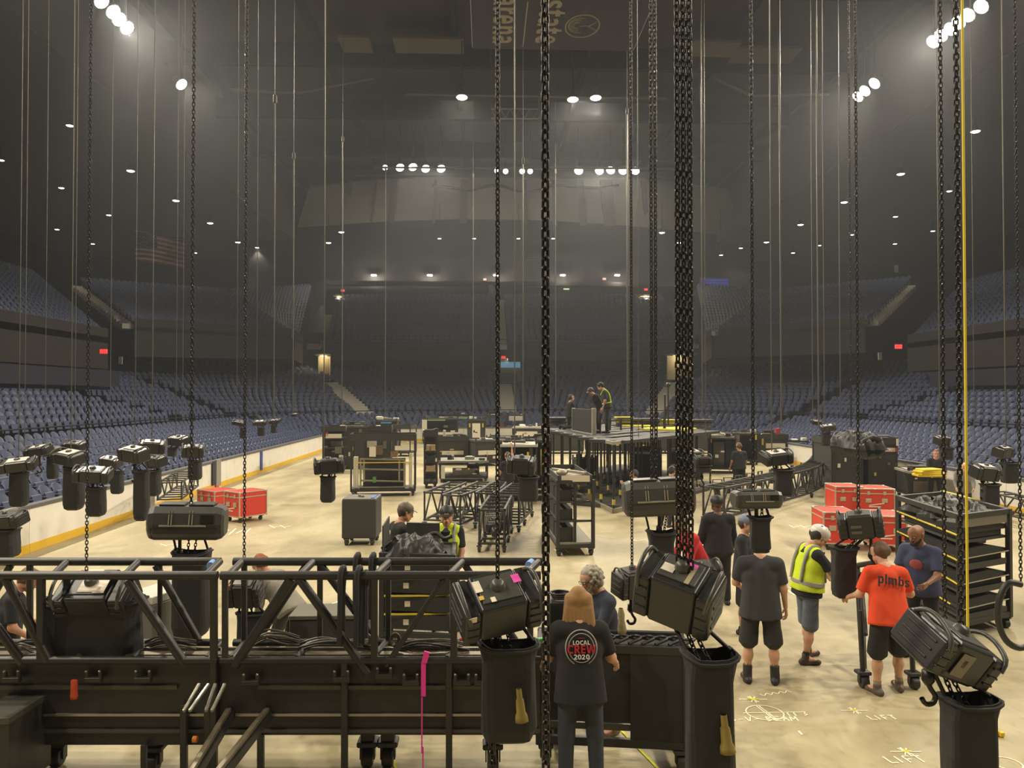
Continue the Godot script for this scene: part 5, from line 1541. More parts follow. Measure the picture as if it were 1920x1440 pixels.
const PAPER := Color(0.9, 0.88, 0.8)
func floor_cases():
	var wp = rgb(232, 226, 206); var card = rgb(176, 150, 112); var dk = rgb(46, 45, 43); var gy = rgb(110, 106, 96); var yl = rgb(220, 196, 60); var bl = rgb(90, 150, 200); var rd = rgb(176, 60, 50); var gr = rgb(90, 140, 70)
	# big frame cart with the silver door frame
	var p = gnd(716, 931)
	var t = set_cart("big open frame cart holding a silver tube frame and white pipes, left of the middle", p + Vector3(0, 0, -0.55), 4, Vector3(2.25, 1.95, 1.1), {"top": "tray", "boxes": [[-0.42, 0.14, 0.3, 0.16, 1.1, 0.16, wp], [0.42, 0.14, 0.2, 0.12, 1.2, 0.14, wp], [0.0, 0.14, -0.2, 1.5, 1.0, 0.1, dk], [-0.1, 0.72, -0.2, 0.3, 0.3, 0.3, card], [0.16, 0.68, 0.0, 0.26, 0.24, 0.3, card]], "papers": [[-0.16, 0.8, 0.1, 0.18, wp], [0.28, 0.86, 0.2, 0.08, wp], [-0.13, 0.3, 0.05, 0.1, gr]]})
	var g = G.new()
	var sm = mat("tube_silver", rgb(168, 162, 146), 0.35, 0.6)
	for q in [[-0.8, 0.3, 0.75, 0.3], [-0.8, 1.3, 0.75, 1.25], [-0.78, 0.3, -0.78, 1.3], [0.73, 0.3, 0.73, 1.25], [-0.78, 0.95, 0.73, 0.9], [-0.78, 0.55, 0.73, 0.5], [-0.66, 0.5, -0.66, 1.3], [0.55, 0.5, 0.55, 1.25]]:
		g = G.new(); g.tube(Vector3(q[0], q[1], 0.42), Vector3(q[2], q[3], 0.42), 0.032, 8); part("frame_tube", g, sm, t)
	g = G.new(); g.box(Vector3(0, 1.18, 0.56), Vector3(2.0, 0.035, 0.02)); part("yellow_strap", g, mat("strap_yellow", rgb(214, 186, 40), 0.6), t)
	# the row of carts and cases across the far half of the floor: [x, foot y, width px, top y, yaw, depth m, options, label]
	var rows = [
		[622, 888, 42, 808, 8, 1.2, {"top": "tray", "shelves": [0.35, 0.6, 0.82], "panels": "b", "papers": [[0.0, 0.88, 0.7, 0.1, wp], [0.2, 0.55, 0.3, 0.16, gy], [-0.3, 0.92, 0.12, 0.1, rd]], "boxes": [[0, 0.36, 0, 0.6, 0.3, 0.5, dk], [0.1, 0.62, 0, 0.5, 0.25, 0.5, gy]]}, "leftmost shelf cart with white label strips, at the end of the left boards"],
		[655, 880, 44, 802, 14, 2.2, {"top": "lid", "panels": "fblr"}, "dark panelled cart with a wide flat pale-edged lid behind the leftmost shelf cart"],
		[700, 872, 62, 807, 5, 1.6, {"top": "tray", "panels": "fblr", "papers": [[-0.1, 0.66, 0.32, 0.3, wp], [-0.4, 0.6, 0.05, 0.2, yl], [0.3, 0.6, 0.1, 0.25, gy]]}, "dark cart with a large white sheet on its front, behind the frame cart"],
		[724, 852, 40, 790, 0, 1.5, {"top": "lid", "panels": "fblr", "papers": [[0.0, 0.96, 0.5, 0.06, bl], [0.0, 0.7, 0.4, 0.34, wp], [-0.34, 0.75, 0.05, 0.14, yl], [0.34, 0.75, 0.05, 0.14, yl]]}, "dark case with a blue strip and a white sheet, further back on the left"],
		[757, 856, 34, 804, -10, 1.4, {"top": "tray", "shelves": [0.6], "papers": [[0.0, 0.8, 0.9, 0.12, wp]], "boxes": [[0.1, 0.62, 0, 0.4, 0.2, 0.4, gy]]}, "small cart with a long white label strip right of the blue-stripped case"],
		[806, 916, 26, 818, 3, 1.0, {"top": "tray", "shelves": [0.3, 0.5, 0.7], "panels": "b", "boxes": [[0.0, 0.32, 0.3, 0.34, 0.22, 0.4, card], [0.0, 0.72, 0.3, 0.34, 0.22, 0.4, card], [0, 0.52, 0.3, 0.36, 0.2, 0.4, dk]]}, "tall narrow shelf cart with two pale boxes on its shelves"],
		[868, 905, 92, 866, 2, 1.7, {"top": "lid", "lid_mat": mat("lid_grey", rgb(136, 134, 124), 0.5, 0.2), "papers": [[-0.42, 0.5, 0.08, 0.6, wp]], "boxes": [[0.0, 0.3, 0.3, 0.9, 0.3, 0.4, gy], [0.2, 0.3, 0.0, 0.5, 0.4, 0.5, dk]]}, "cart topped by a big flat grey aluminium lid with a yellow mark, in the middle"],
		[846, 872, 58, 826, 6, 1.5, {"top": "tray", "panels": "fb", "papers": [[0.0, 0.5, 0.7, 0.16, wp]], "boxes": [[0.2, 1.0, 0, 0.5, 0.3, 0.6, dk], [-0.25, 1.0, 0.1, 0.14, 0.5, 0.1, wp]]}, "dark tray cart with curved white pipes on top behind the grey lid cart"],
		[906, 874, 52, 828, 18, 1.8, {"top": "lid", "panels": "fblr", "papers": [[0.0, 0.55, 0.8, 0.18, wp], [0.3, 0.35, 0.3, 0.1, wp]]}, "dark case with an open pale-edged lid, left of the raised arm"],
		[825, 832, 66, 786, 0, 1.2, {"top": "lid", "panels": "b", "shelves": [0.5], "papers": [[-0.44, 0.75, 0.14, 0.5, wp], [0.1, 0.42, 0.85, 0.1, wp], [-0.1, 0.98, 0.5, 0.08, rgb(170, 190, 120)]]}, "long low cart with two white sheets at its left end, far back"],
		[893, 836, 34, 788, 0, 1.2, {"top": "lid", "panels": "fblr", "papers": [[0.0, 0.6, 0.44, 0.56, wp], [-0.36, 0.8, 0.07, 0.16, yl], [0.36, 0.8, 0.07, 0.16, yl]]}, "black case with one big white sheet and yellow corners, far back"],
		[850, 822, 60, 779, 0, 1.0, {"top": "rails", "panels": "b", "papers": [[0, 0.9, 0.9, 0.1, rgb(186, 200, 150)]]}, "black cart with pale green edge strips, in the farthest row left of the middle stairs"],
		[930, 826, 40, 783, 0, 1.0, {"top": "tray", "shelves": [0.5], "boxes": [[-0.2, 1.0, 0, 0.4, 0.5, 0.3, dk], [0.2, 0.55, 0, 0.5, 0.3, 0.4, rd]]}, "far cart with a red cloth on it, left of the middle stairs' foot"],
		[968, 824, 34, 780, 0, 1.0, {"top": "rails", "papers": [[0, 0.9, 0.8, 0.2, wp], [0, 0.5, 0.8, 0.14, wp]], "boxes": [[0, 0.2, 0, 0.7, 0.5, 0.5, dk]]}, "far cart with white bars below the foot of the middle stairs"],
		[948, 868, 66, 822, -8, 1.6, {"top": "lid", "panels": "fb", "papers": [[-0.1, 0.5, 0.4, 0.2, wp], [0.3, 0.7, 0.14, 0.4, wp], [0.3, 0.4, 0.14, 0.1, wp]]}, "dark cart with ribbed white sheets at its right end, behind the raised arm"],
		[990, 848, 56, 802, -5, 1.4, {"top": "lid", "lid_mat": mat("lid_white", rgb(196, 192, 180), 0.5), "panels": "fblr", "papers": [[0.0, 0.75, 0.7, 0.2, wp]]}, "white-topped case just left of the thick chain, far back"],
		[975, 941, 70, 836, -3, 1.7, {"top": "lid", "panels": "blr", "lid_mat": mat("lid_white", rgb(196, 192, 180), 0.5), "boxes": [[0.34, 0.2, 0.35, 0.12, 1.4, 0.1, gy], [-0.2, 0.1, 0, 0.8, 1.0, 0.6, dk]]}, "tall dark cart with a white top left of the thick chain, under the raised arm"],
		[1014, 925, 44, 828, -3, 1.2, {"top": "lid", "panels": "lrb", "papers": [[-0.2, 0.6, 0.12, 0.5, gy], [0.05, 0.6, 0.05, 0.5, yl], [0.25, 0.6, 0.07, 0.5, rd]]}, "dark cart with upright coloured tubes behind the thick chain"],
		[1362, 888, 52, 822, -16, 1.4, {"top": "lid", "panels": "blr", "papers": [[-0.4, 0.96, 0.06, 0.12, rgb(230, 220, 210)], [-0.38, 0.9, 0.08, 0.06, rd]], "boxes": [[-0.1, 0.12, 0.1, 0.5, 1.2, 0.08, gy], [0.3, 0.12, 0.1, 0.4, 1.3, 0.08, dk]]}, "black cart with a mesh door right of the stage, left of a standing man"],
		[1400, 872, 50, 814, -6, 1.4, {"top": "lid", "panels": "blr", "papers": [[-0.3, 0.8, 0.2, 0.5, gy], [0.4, 0.92, 0.06, 0.2, yl], [-0.48, 0.92, 0.05, 0.16, yl]]}, "open black cabinet with yellow corners behind the man in black"],
		[1450, 868, 60, 822, -4, 1.5, {"top": "tray", "panels": "fb", "papers": [[0.1, 0.7, 0.6, 0.2, wp], [-0.3, 0.86, 0.06, 0.26, yl]], "boxes": [[0.0, 1.0, 0, 0.5, 0.4, 0.4, dk], [0.3, 1.0, 0, 0.2, 0.5, 0.3, rd]]}, "black cart with a white strip and a red frame on top, right of the stage"],
		[1500, 866, 44, 828, -4, 1.2, {"top": "rails", "shelves": [0.6], "boxes": [[0, 0.62, 0, 0.8, 0.3, 0.5, dk], [0.2, 0.2, 0, 0.3, 0.4, 0.3, wp]]}, "low cart of stage lamps behind the curved truss"],
		[1440, 832, 70, 792, 0, 1.2, {"top": "lid", "panels": "fblr"}, "far dark case behind the stage's right end"],
		[1598, 926, 58, 834, -8, 2.4, {"top": "tray", "panels": "flr", "shelves": [0.55], "papers": [[0.0, 1.0, 0.5, 0.05, wp], [0.02, 0.9, 0.7, 0.08, rgb(226, 190, 176)], [-0.44, 1.03, 0.06, 0.1, yl], [0.44, 1.03, 0.06, 0.1, yl]], "boxes": [[-0.4, 0.2, 0.4, 0.1, 0.9, 0.1, wp], [0.3, 0.12, 0.4, 0.08, 0.8, 0.1, yl]]}, "tall dark cart topped by rolled black cloth, with pink and white label strips"],
		[1664, 926, 54, 832, -8, 2.2, {"top": "tray", "panels": "flr", "papers": [[0.0, 0.88, 0.8, 0.08, rgb(226, 190, 176)], [0.4, 0.88, 0.16, 0.08, rd], [-0.48, 1.03, 0.08, 0.14, wp], [0.48, 1.03, 0.08, 0.14, wp]], "boxes": [[0.0, 1.02, 0, 0.9, 0.1, 0.6, rgb(200, 120, 90)]]}, "dark cart with a red and white edged tray, right of the rolled cloth cart"],
		[1742, 940, 56, 886, -12, 1.4, {"top": "lid", "lid_mat": mat("lid_white", rgb(196, 192, 180), 0.5), "panels": "fblr", "papers": [[-0.1, 0.5, 0.5, 0.4, gy], [0.35, 0.5, 0.16, 0.4, gy]]}, "black case with a pale lid under the yellow slings, right side"],
		[1800, 930, 44, 888, -12, 1.2, {"top": "lid", "panels": "fblr", "lid_mat": mat("lid_red", rgb(196, 62, 46), 0.5), "papers": [[-0.3, 0.5, 0.3, 0.9, rgb(206, 66, 48)]]}, "black case with a red end behind the chain on the right"],
		[1700, 880, 60, 842, -10, 1.2, {"top": "rails", "boxes": [[0, 0.3, 0, 1.0, 0.5, 0.5, dk], [0.3, 0.8, 0, 0.3, 0.2, 0.3, gy]]}, "low dark rack of lamps behind the red-edged tray cart"],
		[1062, 851, 66, 806, 0, 1.4, {"top": "lid", "panels": "fblr"}, "black case behind the stage legs, leftmost of a row of four"],
		[1140, 851, 76, 812, 0, 1.4, {"top": "rails", "panels": "fb", "papers": [[0.2, 0.5, 0.2, 0.2, yl]]}, "black case behind the stage legs, second of a row of four"],
		[1222, 851, 76, 810, 0, 1.4, {"top": "lid", "panels": "fblr", "papers": [[-0.2, 0.6, 0.3, 0.15, gy]]}, "black case behind the stage legs, third of a row of four"],
		[1300, 851, 66, 808, 0, 1.4, {"top": "tray", "panels": "fblr"}, "black case behind the stage legs, rightmost of a row of four"],
		[1098, 896, 40, 862, 10, 0.7, {"top": "lid", "panels": "fblr"}, "small black case standing on the platform under the left part of the stage"],
		[1216, 908, 54, 852, -20, 0.8, {"top": "tray", "panels": "fb", "papers": [[0, 1.05, 0.7, 0.08, wp]], "boxes": [[0, 1.0, 0, 0.4, 0.3, 0.3, gy]]}, "dark gear cart with pale papers on top, before the stage, left of the chain cluster"],
		[1292, 900, 60, 850, -24, 1.0, {"top": "rails", "panels": "b", "shelves": [0.5], "boxes": [[0, 0.52, 0, 0.5, 0.3, 0.4, dk], [-0.3, 0.2, 0.1, 0.3, 0.3, 0.3, dk], [0.3, 1.0, 0, 0.3, 0.08, 0.3, gy]]}, "open gear rack before the stage's right side, behind the chain cluster"],
	]
	for q in rows:
		var f = gnd(q[0], q[1])
		var d: float = -(cb.inverse() * (f - CAM)).z
		var w: float = q[2] / F * d
		var h: float = CAM.y - (q[3] - 742.0) / F * d
		h = clampf(h, 0.7, 2.3)
		if d > 22:
			var cl = rng.randi_range(3, 6)
			var bx = q[6].get("boxes", []).duplicate()
			for i in cl:
				bx.append([rng.randf_range(-0.42, 0.42), 1.05, rng.randf_range(-0.1, 0.42), rng.randf_range(0.1, 0.5), rng.randf_range(0.05, 0.2), rng.randf_range(0.06, 0.3), [wp, gy, dk, wp, dk, rgb(150, 146, 134), rgb(86, 84, 78)][rng.randi() % 7]])
			q[6]["boxes"] = bx
			var pp = q[6].get("papers", []).duplicate()
			for i in rng.randi_range(2, 4):
				pp.append([rng.randf_range(-0.42, 0.42), rng.randf_range(0.3, 0.95), rng.randf_range(0.04, 0.14), rng.randf_range(0.03, 0.1), [wp, gy, wp, yl][rng.randi() % 4]])
			q[6]["papers"] = pp
		set_cart(q[7], Vector3(f.x, 0, f.z - q[5] * 0.5), q[4], Vector3(w, h, q[5]), q[6])
	# loose loads on top of carts
	var rc = thing("rolled_cloth", "big crumpled roll of black cloth lying on the tall cart on the right", "cloth", Vector3.ZERO)
	g = G.new()
	var r0 = at(1578, 830, 26.2); var r1 = at(1636, 838, 24.4)
	var path = []
	for i in 9:
		path.append(r0.lerp(r1, i / 8.0) + Vector3(0, 0.08 * sin(i * 1.7), 0))
	var ra = r1 - r0
	var rb = Basis(ra.normalized(), Vector3.UP, ra.normalized().cross(Vector3.UP).normalized())
	for k in 10:
		var pp = []
		for i in 12:
			var an = TAU * i / 12
			pp.append(r0.lerp(r1, k / 9.0) + Vector3(0, cos(an), 0) * (0.3 + 0.05 * sin(i * 2.3 + k)) + rb.z * sin(an) * (0.34 + 0.05 * sin(i * 1.7 + k * 2)))
		g.sweep(pp, 0.09 + 0.02 * (k % 3), 6, true)
	heap(g, (r0 + r1) / 2 + Vector3(0, 0.16, 0), Vector3(ra.length() * 1.25, 0.7, 1.0), 4, rb)
	part("cloth_roll", g, mat("cloth_black", rgb(40, 40, 38), 0.5), rc)
	var ys = thing("yellow_slings", "folded pile of bright yellow lifting slings on the pale lid of a case, right side", "slings")
	for i in 4:
		g = G.new(); var c0 = at(1742, 892 - i * 3.4, 22.6)
		g.box(c0 + Vector3(0.05 * sin(i * 2.0), 0.02, 0), Vector3(0.82 - i * 0.05, 0.075, 0.5 - i * 0.03), yawed(-8 + i * 7), 0.035); part("folded_sling", g, mat("sling_yellow", rgb(228, 200, 40), 0.7), ys)
	# black cabinet alone on the left floor
	p = gnd(673, 1024)
	t = thing("rolling_cabinet", "plain black rolling cabinet with a grey top standing alone left of the middle", "cabinet", p + Vector3(0, 0, -0.45), deg_to_rad(-1))
	g = G.new(); g.box(Vector3(0, 0.62, 0), Vector3(0.8, 0.9, 0.85), Basis.IDENTITY, 0.02); part("body", g, mat("cart_panel", rgb(58, 57, 53), 0.65), t)
	g = G.new(); g.box(Vector3(0, 1.08, 0), Vector3(0.78, 0.03, 0.83), Basis.IDENTITY, 0.01); part("top", g, mat("top_grey", rgb(104, 102, 96), 0.5), t)
	g = G.new(); g.box(Vector3(0.3, 1.1, 0.05), Vector3(0.07, 0.02, 0.6)); part("blue_label", g, mat("label_blue", rgb(74, 110, 190), 0.6), t)
	g = G.new(); g.box(Vector3(-0.05, 1.12, 0.05), Vector3(0.07, 0.08, 0.07), Basis.IDENTITY, 0.02); g.ball(Vector3(0.03, 1.12, 0.1), Vector3(0.05, 0.03, 0.03)); part("latch", g, mat("latch_pale", rgb(150, 140, 130), 0.5), t)
	for x in [-0.3, 0.3]:
		for z in [-0.32, 0.32]:
			caster(t, Vector3(x, 0, z), 0.17)
	# items behind and inside the front truss
	p = at(293, 1216, 9.2); p.y = 0
	t = thing("grey_cabinet", "grey cabinet with a white lidded top seen through the left of the front truss", "cabinet", p, deg_to_rad(-18))
	g = G.new(); g.box(Vector3(0, 0.58, 0), Vector3(0.42, 1.0, 0.6), Basis.IDENTITY, 0.02); part("body", g, mat("top_grey"), t)
	g = G.new(); g.box(Vector3(0, 1.13, 0), Vector3(0.44, 0.1, 0.62), Basis.IDENTITY, 0.02); part("lid", g, mat("lid_white"), t)
	g = G.new(); g.box(Vector3(0, 0.04, 0), Vector3(0.4, 0.08, 0.56), Basis.IDENTITY, 0.02); part("plinth", g, mat("gear_black", rgb(34, 34, 34), 0.4), t)
	p = at(622, 1200, 8.9); p.y = 0
	t = thing("road_case", "low black trunk with a pale rim behind the front truss, under the chalk numeral", "trunk", p)
	g = G.new(); g.box(Vector3(0, 0.55, 0), Vector3(0.86, 0.86, 0.5), Basis.IDENTITY, 0.02); part("body", g, mat("cart_panel"), t)
	g = G.new(); g.box(Vector3(0, 1.0, 0), Vector3(0.88, 0.05, 0.52), Basis.IDENTITY, 0.012); part("rim", g, mat("rim_grey", rgb(120, 116, 104), 0.4, 0.4), t)
	for x in [-0.33, 0.33]:
		caster(t, Vector3(x, 0, 0.15), 0.13); caster(t, Vector3(x, 0, -0.15), 0.13)

func red_cases():
	var qs = [[1594, 968, 0.78, 0.86, 0.9, -6, "red trunk at the back left of the red group, under the dark carts"], [1648, 970, 1.0, 0.82, 0.95, -10, "red trunk at the back right of the red group"], [1579, 1032, 0.72, 0.86, 0.95, -8, "red trunk at the front left of the red group, behind the hanging hoist"], [1674, 1035, 0.78, 0.8, 1.0, -12, "red trunk at the front right of the red group, with white lettering marks"], [452, 980, 0.72, 0.84, 0.9, -38, "red trunk with silver corners alone by the left boards"], [400, 962, 0.9, 0.66, 0.8, -38, "second red trunk mostly hidden behind the wide left hoist"]]
	for q in qs:
		var p = gnd(q[0], q[1])
		var t = thing("red_case", q[6], "trunk", p + Vector3(0, 0, -q[4] * 0.45), deg_to_rad(q[5]))
		var red = mat("trunk_red", rgb(214, 62, 44), 0.4)
		var al = mat("alu_edge", rgb(200, 190, 170), 0.35, 0.5)
		var w: float = q[2]; var h: float = q[3]; var d: float = q[4]
		var b = 0.15
		var g = G.new(); g.box(Vector3(0, b + (h - b) / 2, 0), Vector3(w - 0.02, h - b - 0.02, d - 0.02), Basis.IDENTITY, 0.008); part("body", g, red, t)
		g = G.new(); g.box(Vector3(0, h - 0.02, 0), Vector3(w - 0.06, 0.03, d - 0.06), Basis.IDENTITY, 0.005); part("lid_panel", g, red, t)
		g = G.new()
		for x in [-1, 1]:
			for z in [-1, 1]:
				g.box(Vector3(x * (w / 2 - 0.012), b + (h - b) / 2, z * (d / 2 - 0.012)), Vector3(0.034, h - b, 0.034), Basis.IDENTITY, 0.006)
				for y in [b + 0.02, h - 0.02]:
					g.box(Vector3(x * (w / 2 - 0.02), y, z * (d / 2 - 0.02)), Vector3(0.07, 0.07, 0.07), Basis.IDENTITY, 0.02)
		for y in [b + 0.01, h - 0.005, h - 0.14]:
			for s in [-1, 1]:
				g.box(Vector3(0, y, s * (d / 2 - 0.004)), Vector3(w, 0.03, 0.02), Basis.IDENTITY, 0.005); g.box(Vector3(s * (w / 2 - 0.004), y, 0), Vector3(0.02, 0.03, d), Basis.IDENTITY, 0.005)
		part("silver_edges", g, al, t)
		for x in [-0.22, 0.22]:
			g = G.new(); g.box(Vector3(x * w, b + (h - b) * 0.5, d / 2 + 0.003), Vector3(0.16, 0.12, 0.02), Basis.IDENTITY, 0.01); g.box(Vector3(x * w, b + (h - b) * 0.52, d / 2 + 0.018), Vector3(0.1, 0.025, 0.02), Basis.IDENTITY, 0.006); part("handle", g, al, t)
			g = G.new(); g.box(Vector3(x * w, h - 0.12, d / 2 + 0.01), Vector3(0.08, 0.1, 0.02), Basis.IDENTITY, 0.006); part("latch", g, al, t)
		g = G.new()
		for i in 2:
			g.box(Vector3(-0.05 * i, b + (h - b) * (0.34 - 0.1 * i), d / 2 + 0.002), Vector3(w * (0.42 - 0.1 * i), 0.03, 0.004), Basis(Vector3(0, 0, 1), 0.16 * (1 - i)))
		if q[0] > 1640 or q[0] < 500:
			part("white_print", g, mat("print_white", rgb(236, 216, 200), 0.6), t)
		for x in [-1, 1]:
			for z in [-1, 1]:
				caster(t, Vector3(x * (w / 2 - 0.12), 0, z * (d / 2 - 0.12)), b)

# ---------------------------------------------------------------- large carts near the camera
func bundle(g: G, c: Vector3, s: Vector3, n: int, seed_: int):       # a heap of folded cloth
	var r = RandomNumberGenerator.new()
	r.seed = seed_
	heap(g, c, s, seed_)
	for i in 3:
		var o = Vector3(r.randf_range(-0.4, 0.4) * s.x, r.randf_range(-0.3, 0.3) * s.y, r.randf_range(-0.4, 0.4) * s.z)
		var p = []
		for k in 5:
			p.append(c + o + Vector3((k - 2) * 0.14 * s.x, r.randf_range(-0.12, 0.12) * s.y, r.randf_range(-0.15, 0.15) * s.z))
		g.sweep(smooth(p, 3), r.randf_range(0.07, 0.11) * s.y, 7)

func heap(g: G, c: Vector3, s: Vector3, seed_: int, b := Basis.IDENTITY):     # crumpled cloth: a dome with sharp folds
	var fn = FastNoiseLite.new()
	fn.seed = seed_
	fn.noise_type = FastNoiseLite.TYPE_SIMPLEX
	fn.fractal_type = FastNoiseLite.FRACTAL_RIDGED
	fn.fractal_octaves = 2
	fn.frequency = 0.75
	var nx = 30
	var nz = 22
	var k = g.v.size()
	var hh = []
	for j in nz + 1:
		for i in nx + 1:
			var u = i / float(nx) * 2.0 - 1.0
			var w = j / float(nz) * 2.0 - 1.0
			var e = maxf(0.0, 1.0 - pow(absf(u), 3.0)) * maxf(0.0, 1.0 - pow(absf(w), 3.0))
			var wob = 1.0 + 0.14 * fn.get_noise_2d(u * 1.3 + 9, w * 1.3)
			hh.append(Vector3(u * 0.5 * s.x * wob, (pow(e, 0.5) * (0.62 + 0.3 * fn.get_noise_2d(u * s.x * 1.3, w * s.z * 1.3)) - 0.35) * s.y, w * 0.5 * s.z * wob))
	for j in nz + 1:
		for i in nx + 1:
			var q = j * (nx + 1) + i
			var dx: Vector3 = hh[j * (nx + 1) + mini(i + 1, nx)] - hh[j * (nx + 1) + maxi(i - 1, 0)]
			var dz: Vector3 = hh[mini(j + 1, nz) * (nx + 1) + i] - hh[maxi(j - 1, 0) * (nx + 1) + i]
			g.v.append(c + b * hh[q]); g.n.append((b * dz.cross(dx)).normalized()); g.u.append(Vector2(i, j))
	for j in nz:
		for i in nx:
			var a = k + j * (nx + 1) + i
			g.ix.append_array(PackedInt32Array([a, a + 1, a + nx + 1, a + 1, a + nx + 2, a + nx + 1]))

func skew_cart(label: String, A: Vector3, B: Vector3, C: Vector3, h: float) -> Array:     # cart standing on corner A, with one side towards B and one towards C
	var t = thing("loaded_dolly", label, "cart")
	var D = B + C - A
	var bs = Basis((B - A).normalized(), Vector3.UP, (B - A).normalized().cross(Vector3.UP))
	var m = mat("cart_black", rgb(50, 49, 46), 0.5, 0.15)
	for q in [A, B, C, D]:
		var g = G.new(); g.box(Vector3(q.x, 0.17 + (h - 0.17) / 2, q.z), Vector3(0.075, h - 0.17, 0.075), bs, 0.008); part("post", g, m, t)
		var i: Vector3 = q.lerp((A + D) / 2, 0.08)
		caster(t, Vector3(i.x, 0, i.z), 0.18, 0.5)
	for y in [0.22, h - 0.04]:
		for q in [[A, B], [C, D], [A, C], [B, D]]:
			var d: Vector3 = q[1] - q[0]
			var g = G.new(); g.box((q[0] + q[1]) / 2 + Vector3(0, y, 0), Vector3(d.length(), 0.08, 0.06), Basis(d.normalized(), Vector3.UP, d.normalized().cross(Vector3.UP)), 0.008); part("rail", g, m, t)
	return [t, bs, D]

func flat(A: Vector3, e1: Vector3, e2: Vector3, y: float, th: float) -> G:
	var g = G.new()
	var bs = Basis(e1.normalized(), Vector3.UP, e1.normalized().cross(Vector3.UP))
	var a = A + Vector3(0, y, 0)
	var up = Vector3(0, th, 0)
	g.quad(a + up, a + e1 + up, a + e1 + e2 + up, a + e2 + up); g.quad(a + e2, a + e1 + e2, a + e1, a)
	g.quad(a, a + e1, a + e1 + up, a + up); g.quad(a + e1, a + e1 + e2, a + e1 + e2 + up, a + e1 + up); g.quad(a + e1 + e2, a + e2, a + e2 + up, a + e1 + e2 + up); g.quad(a + e2, a, a + up, a + e2 + up)
	return g

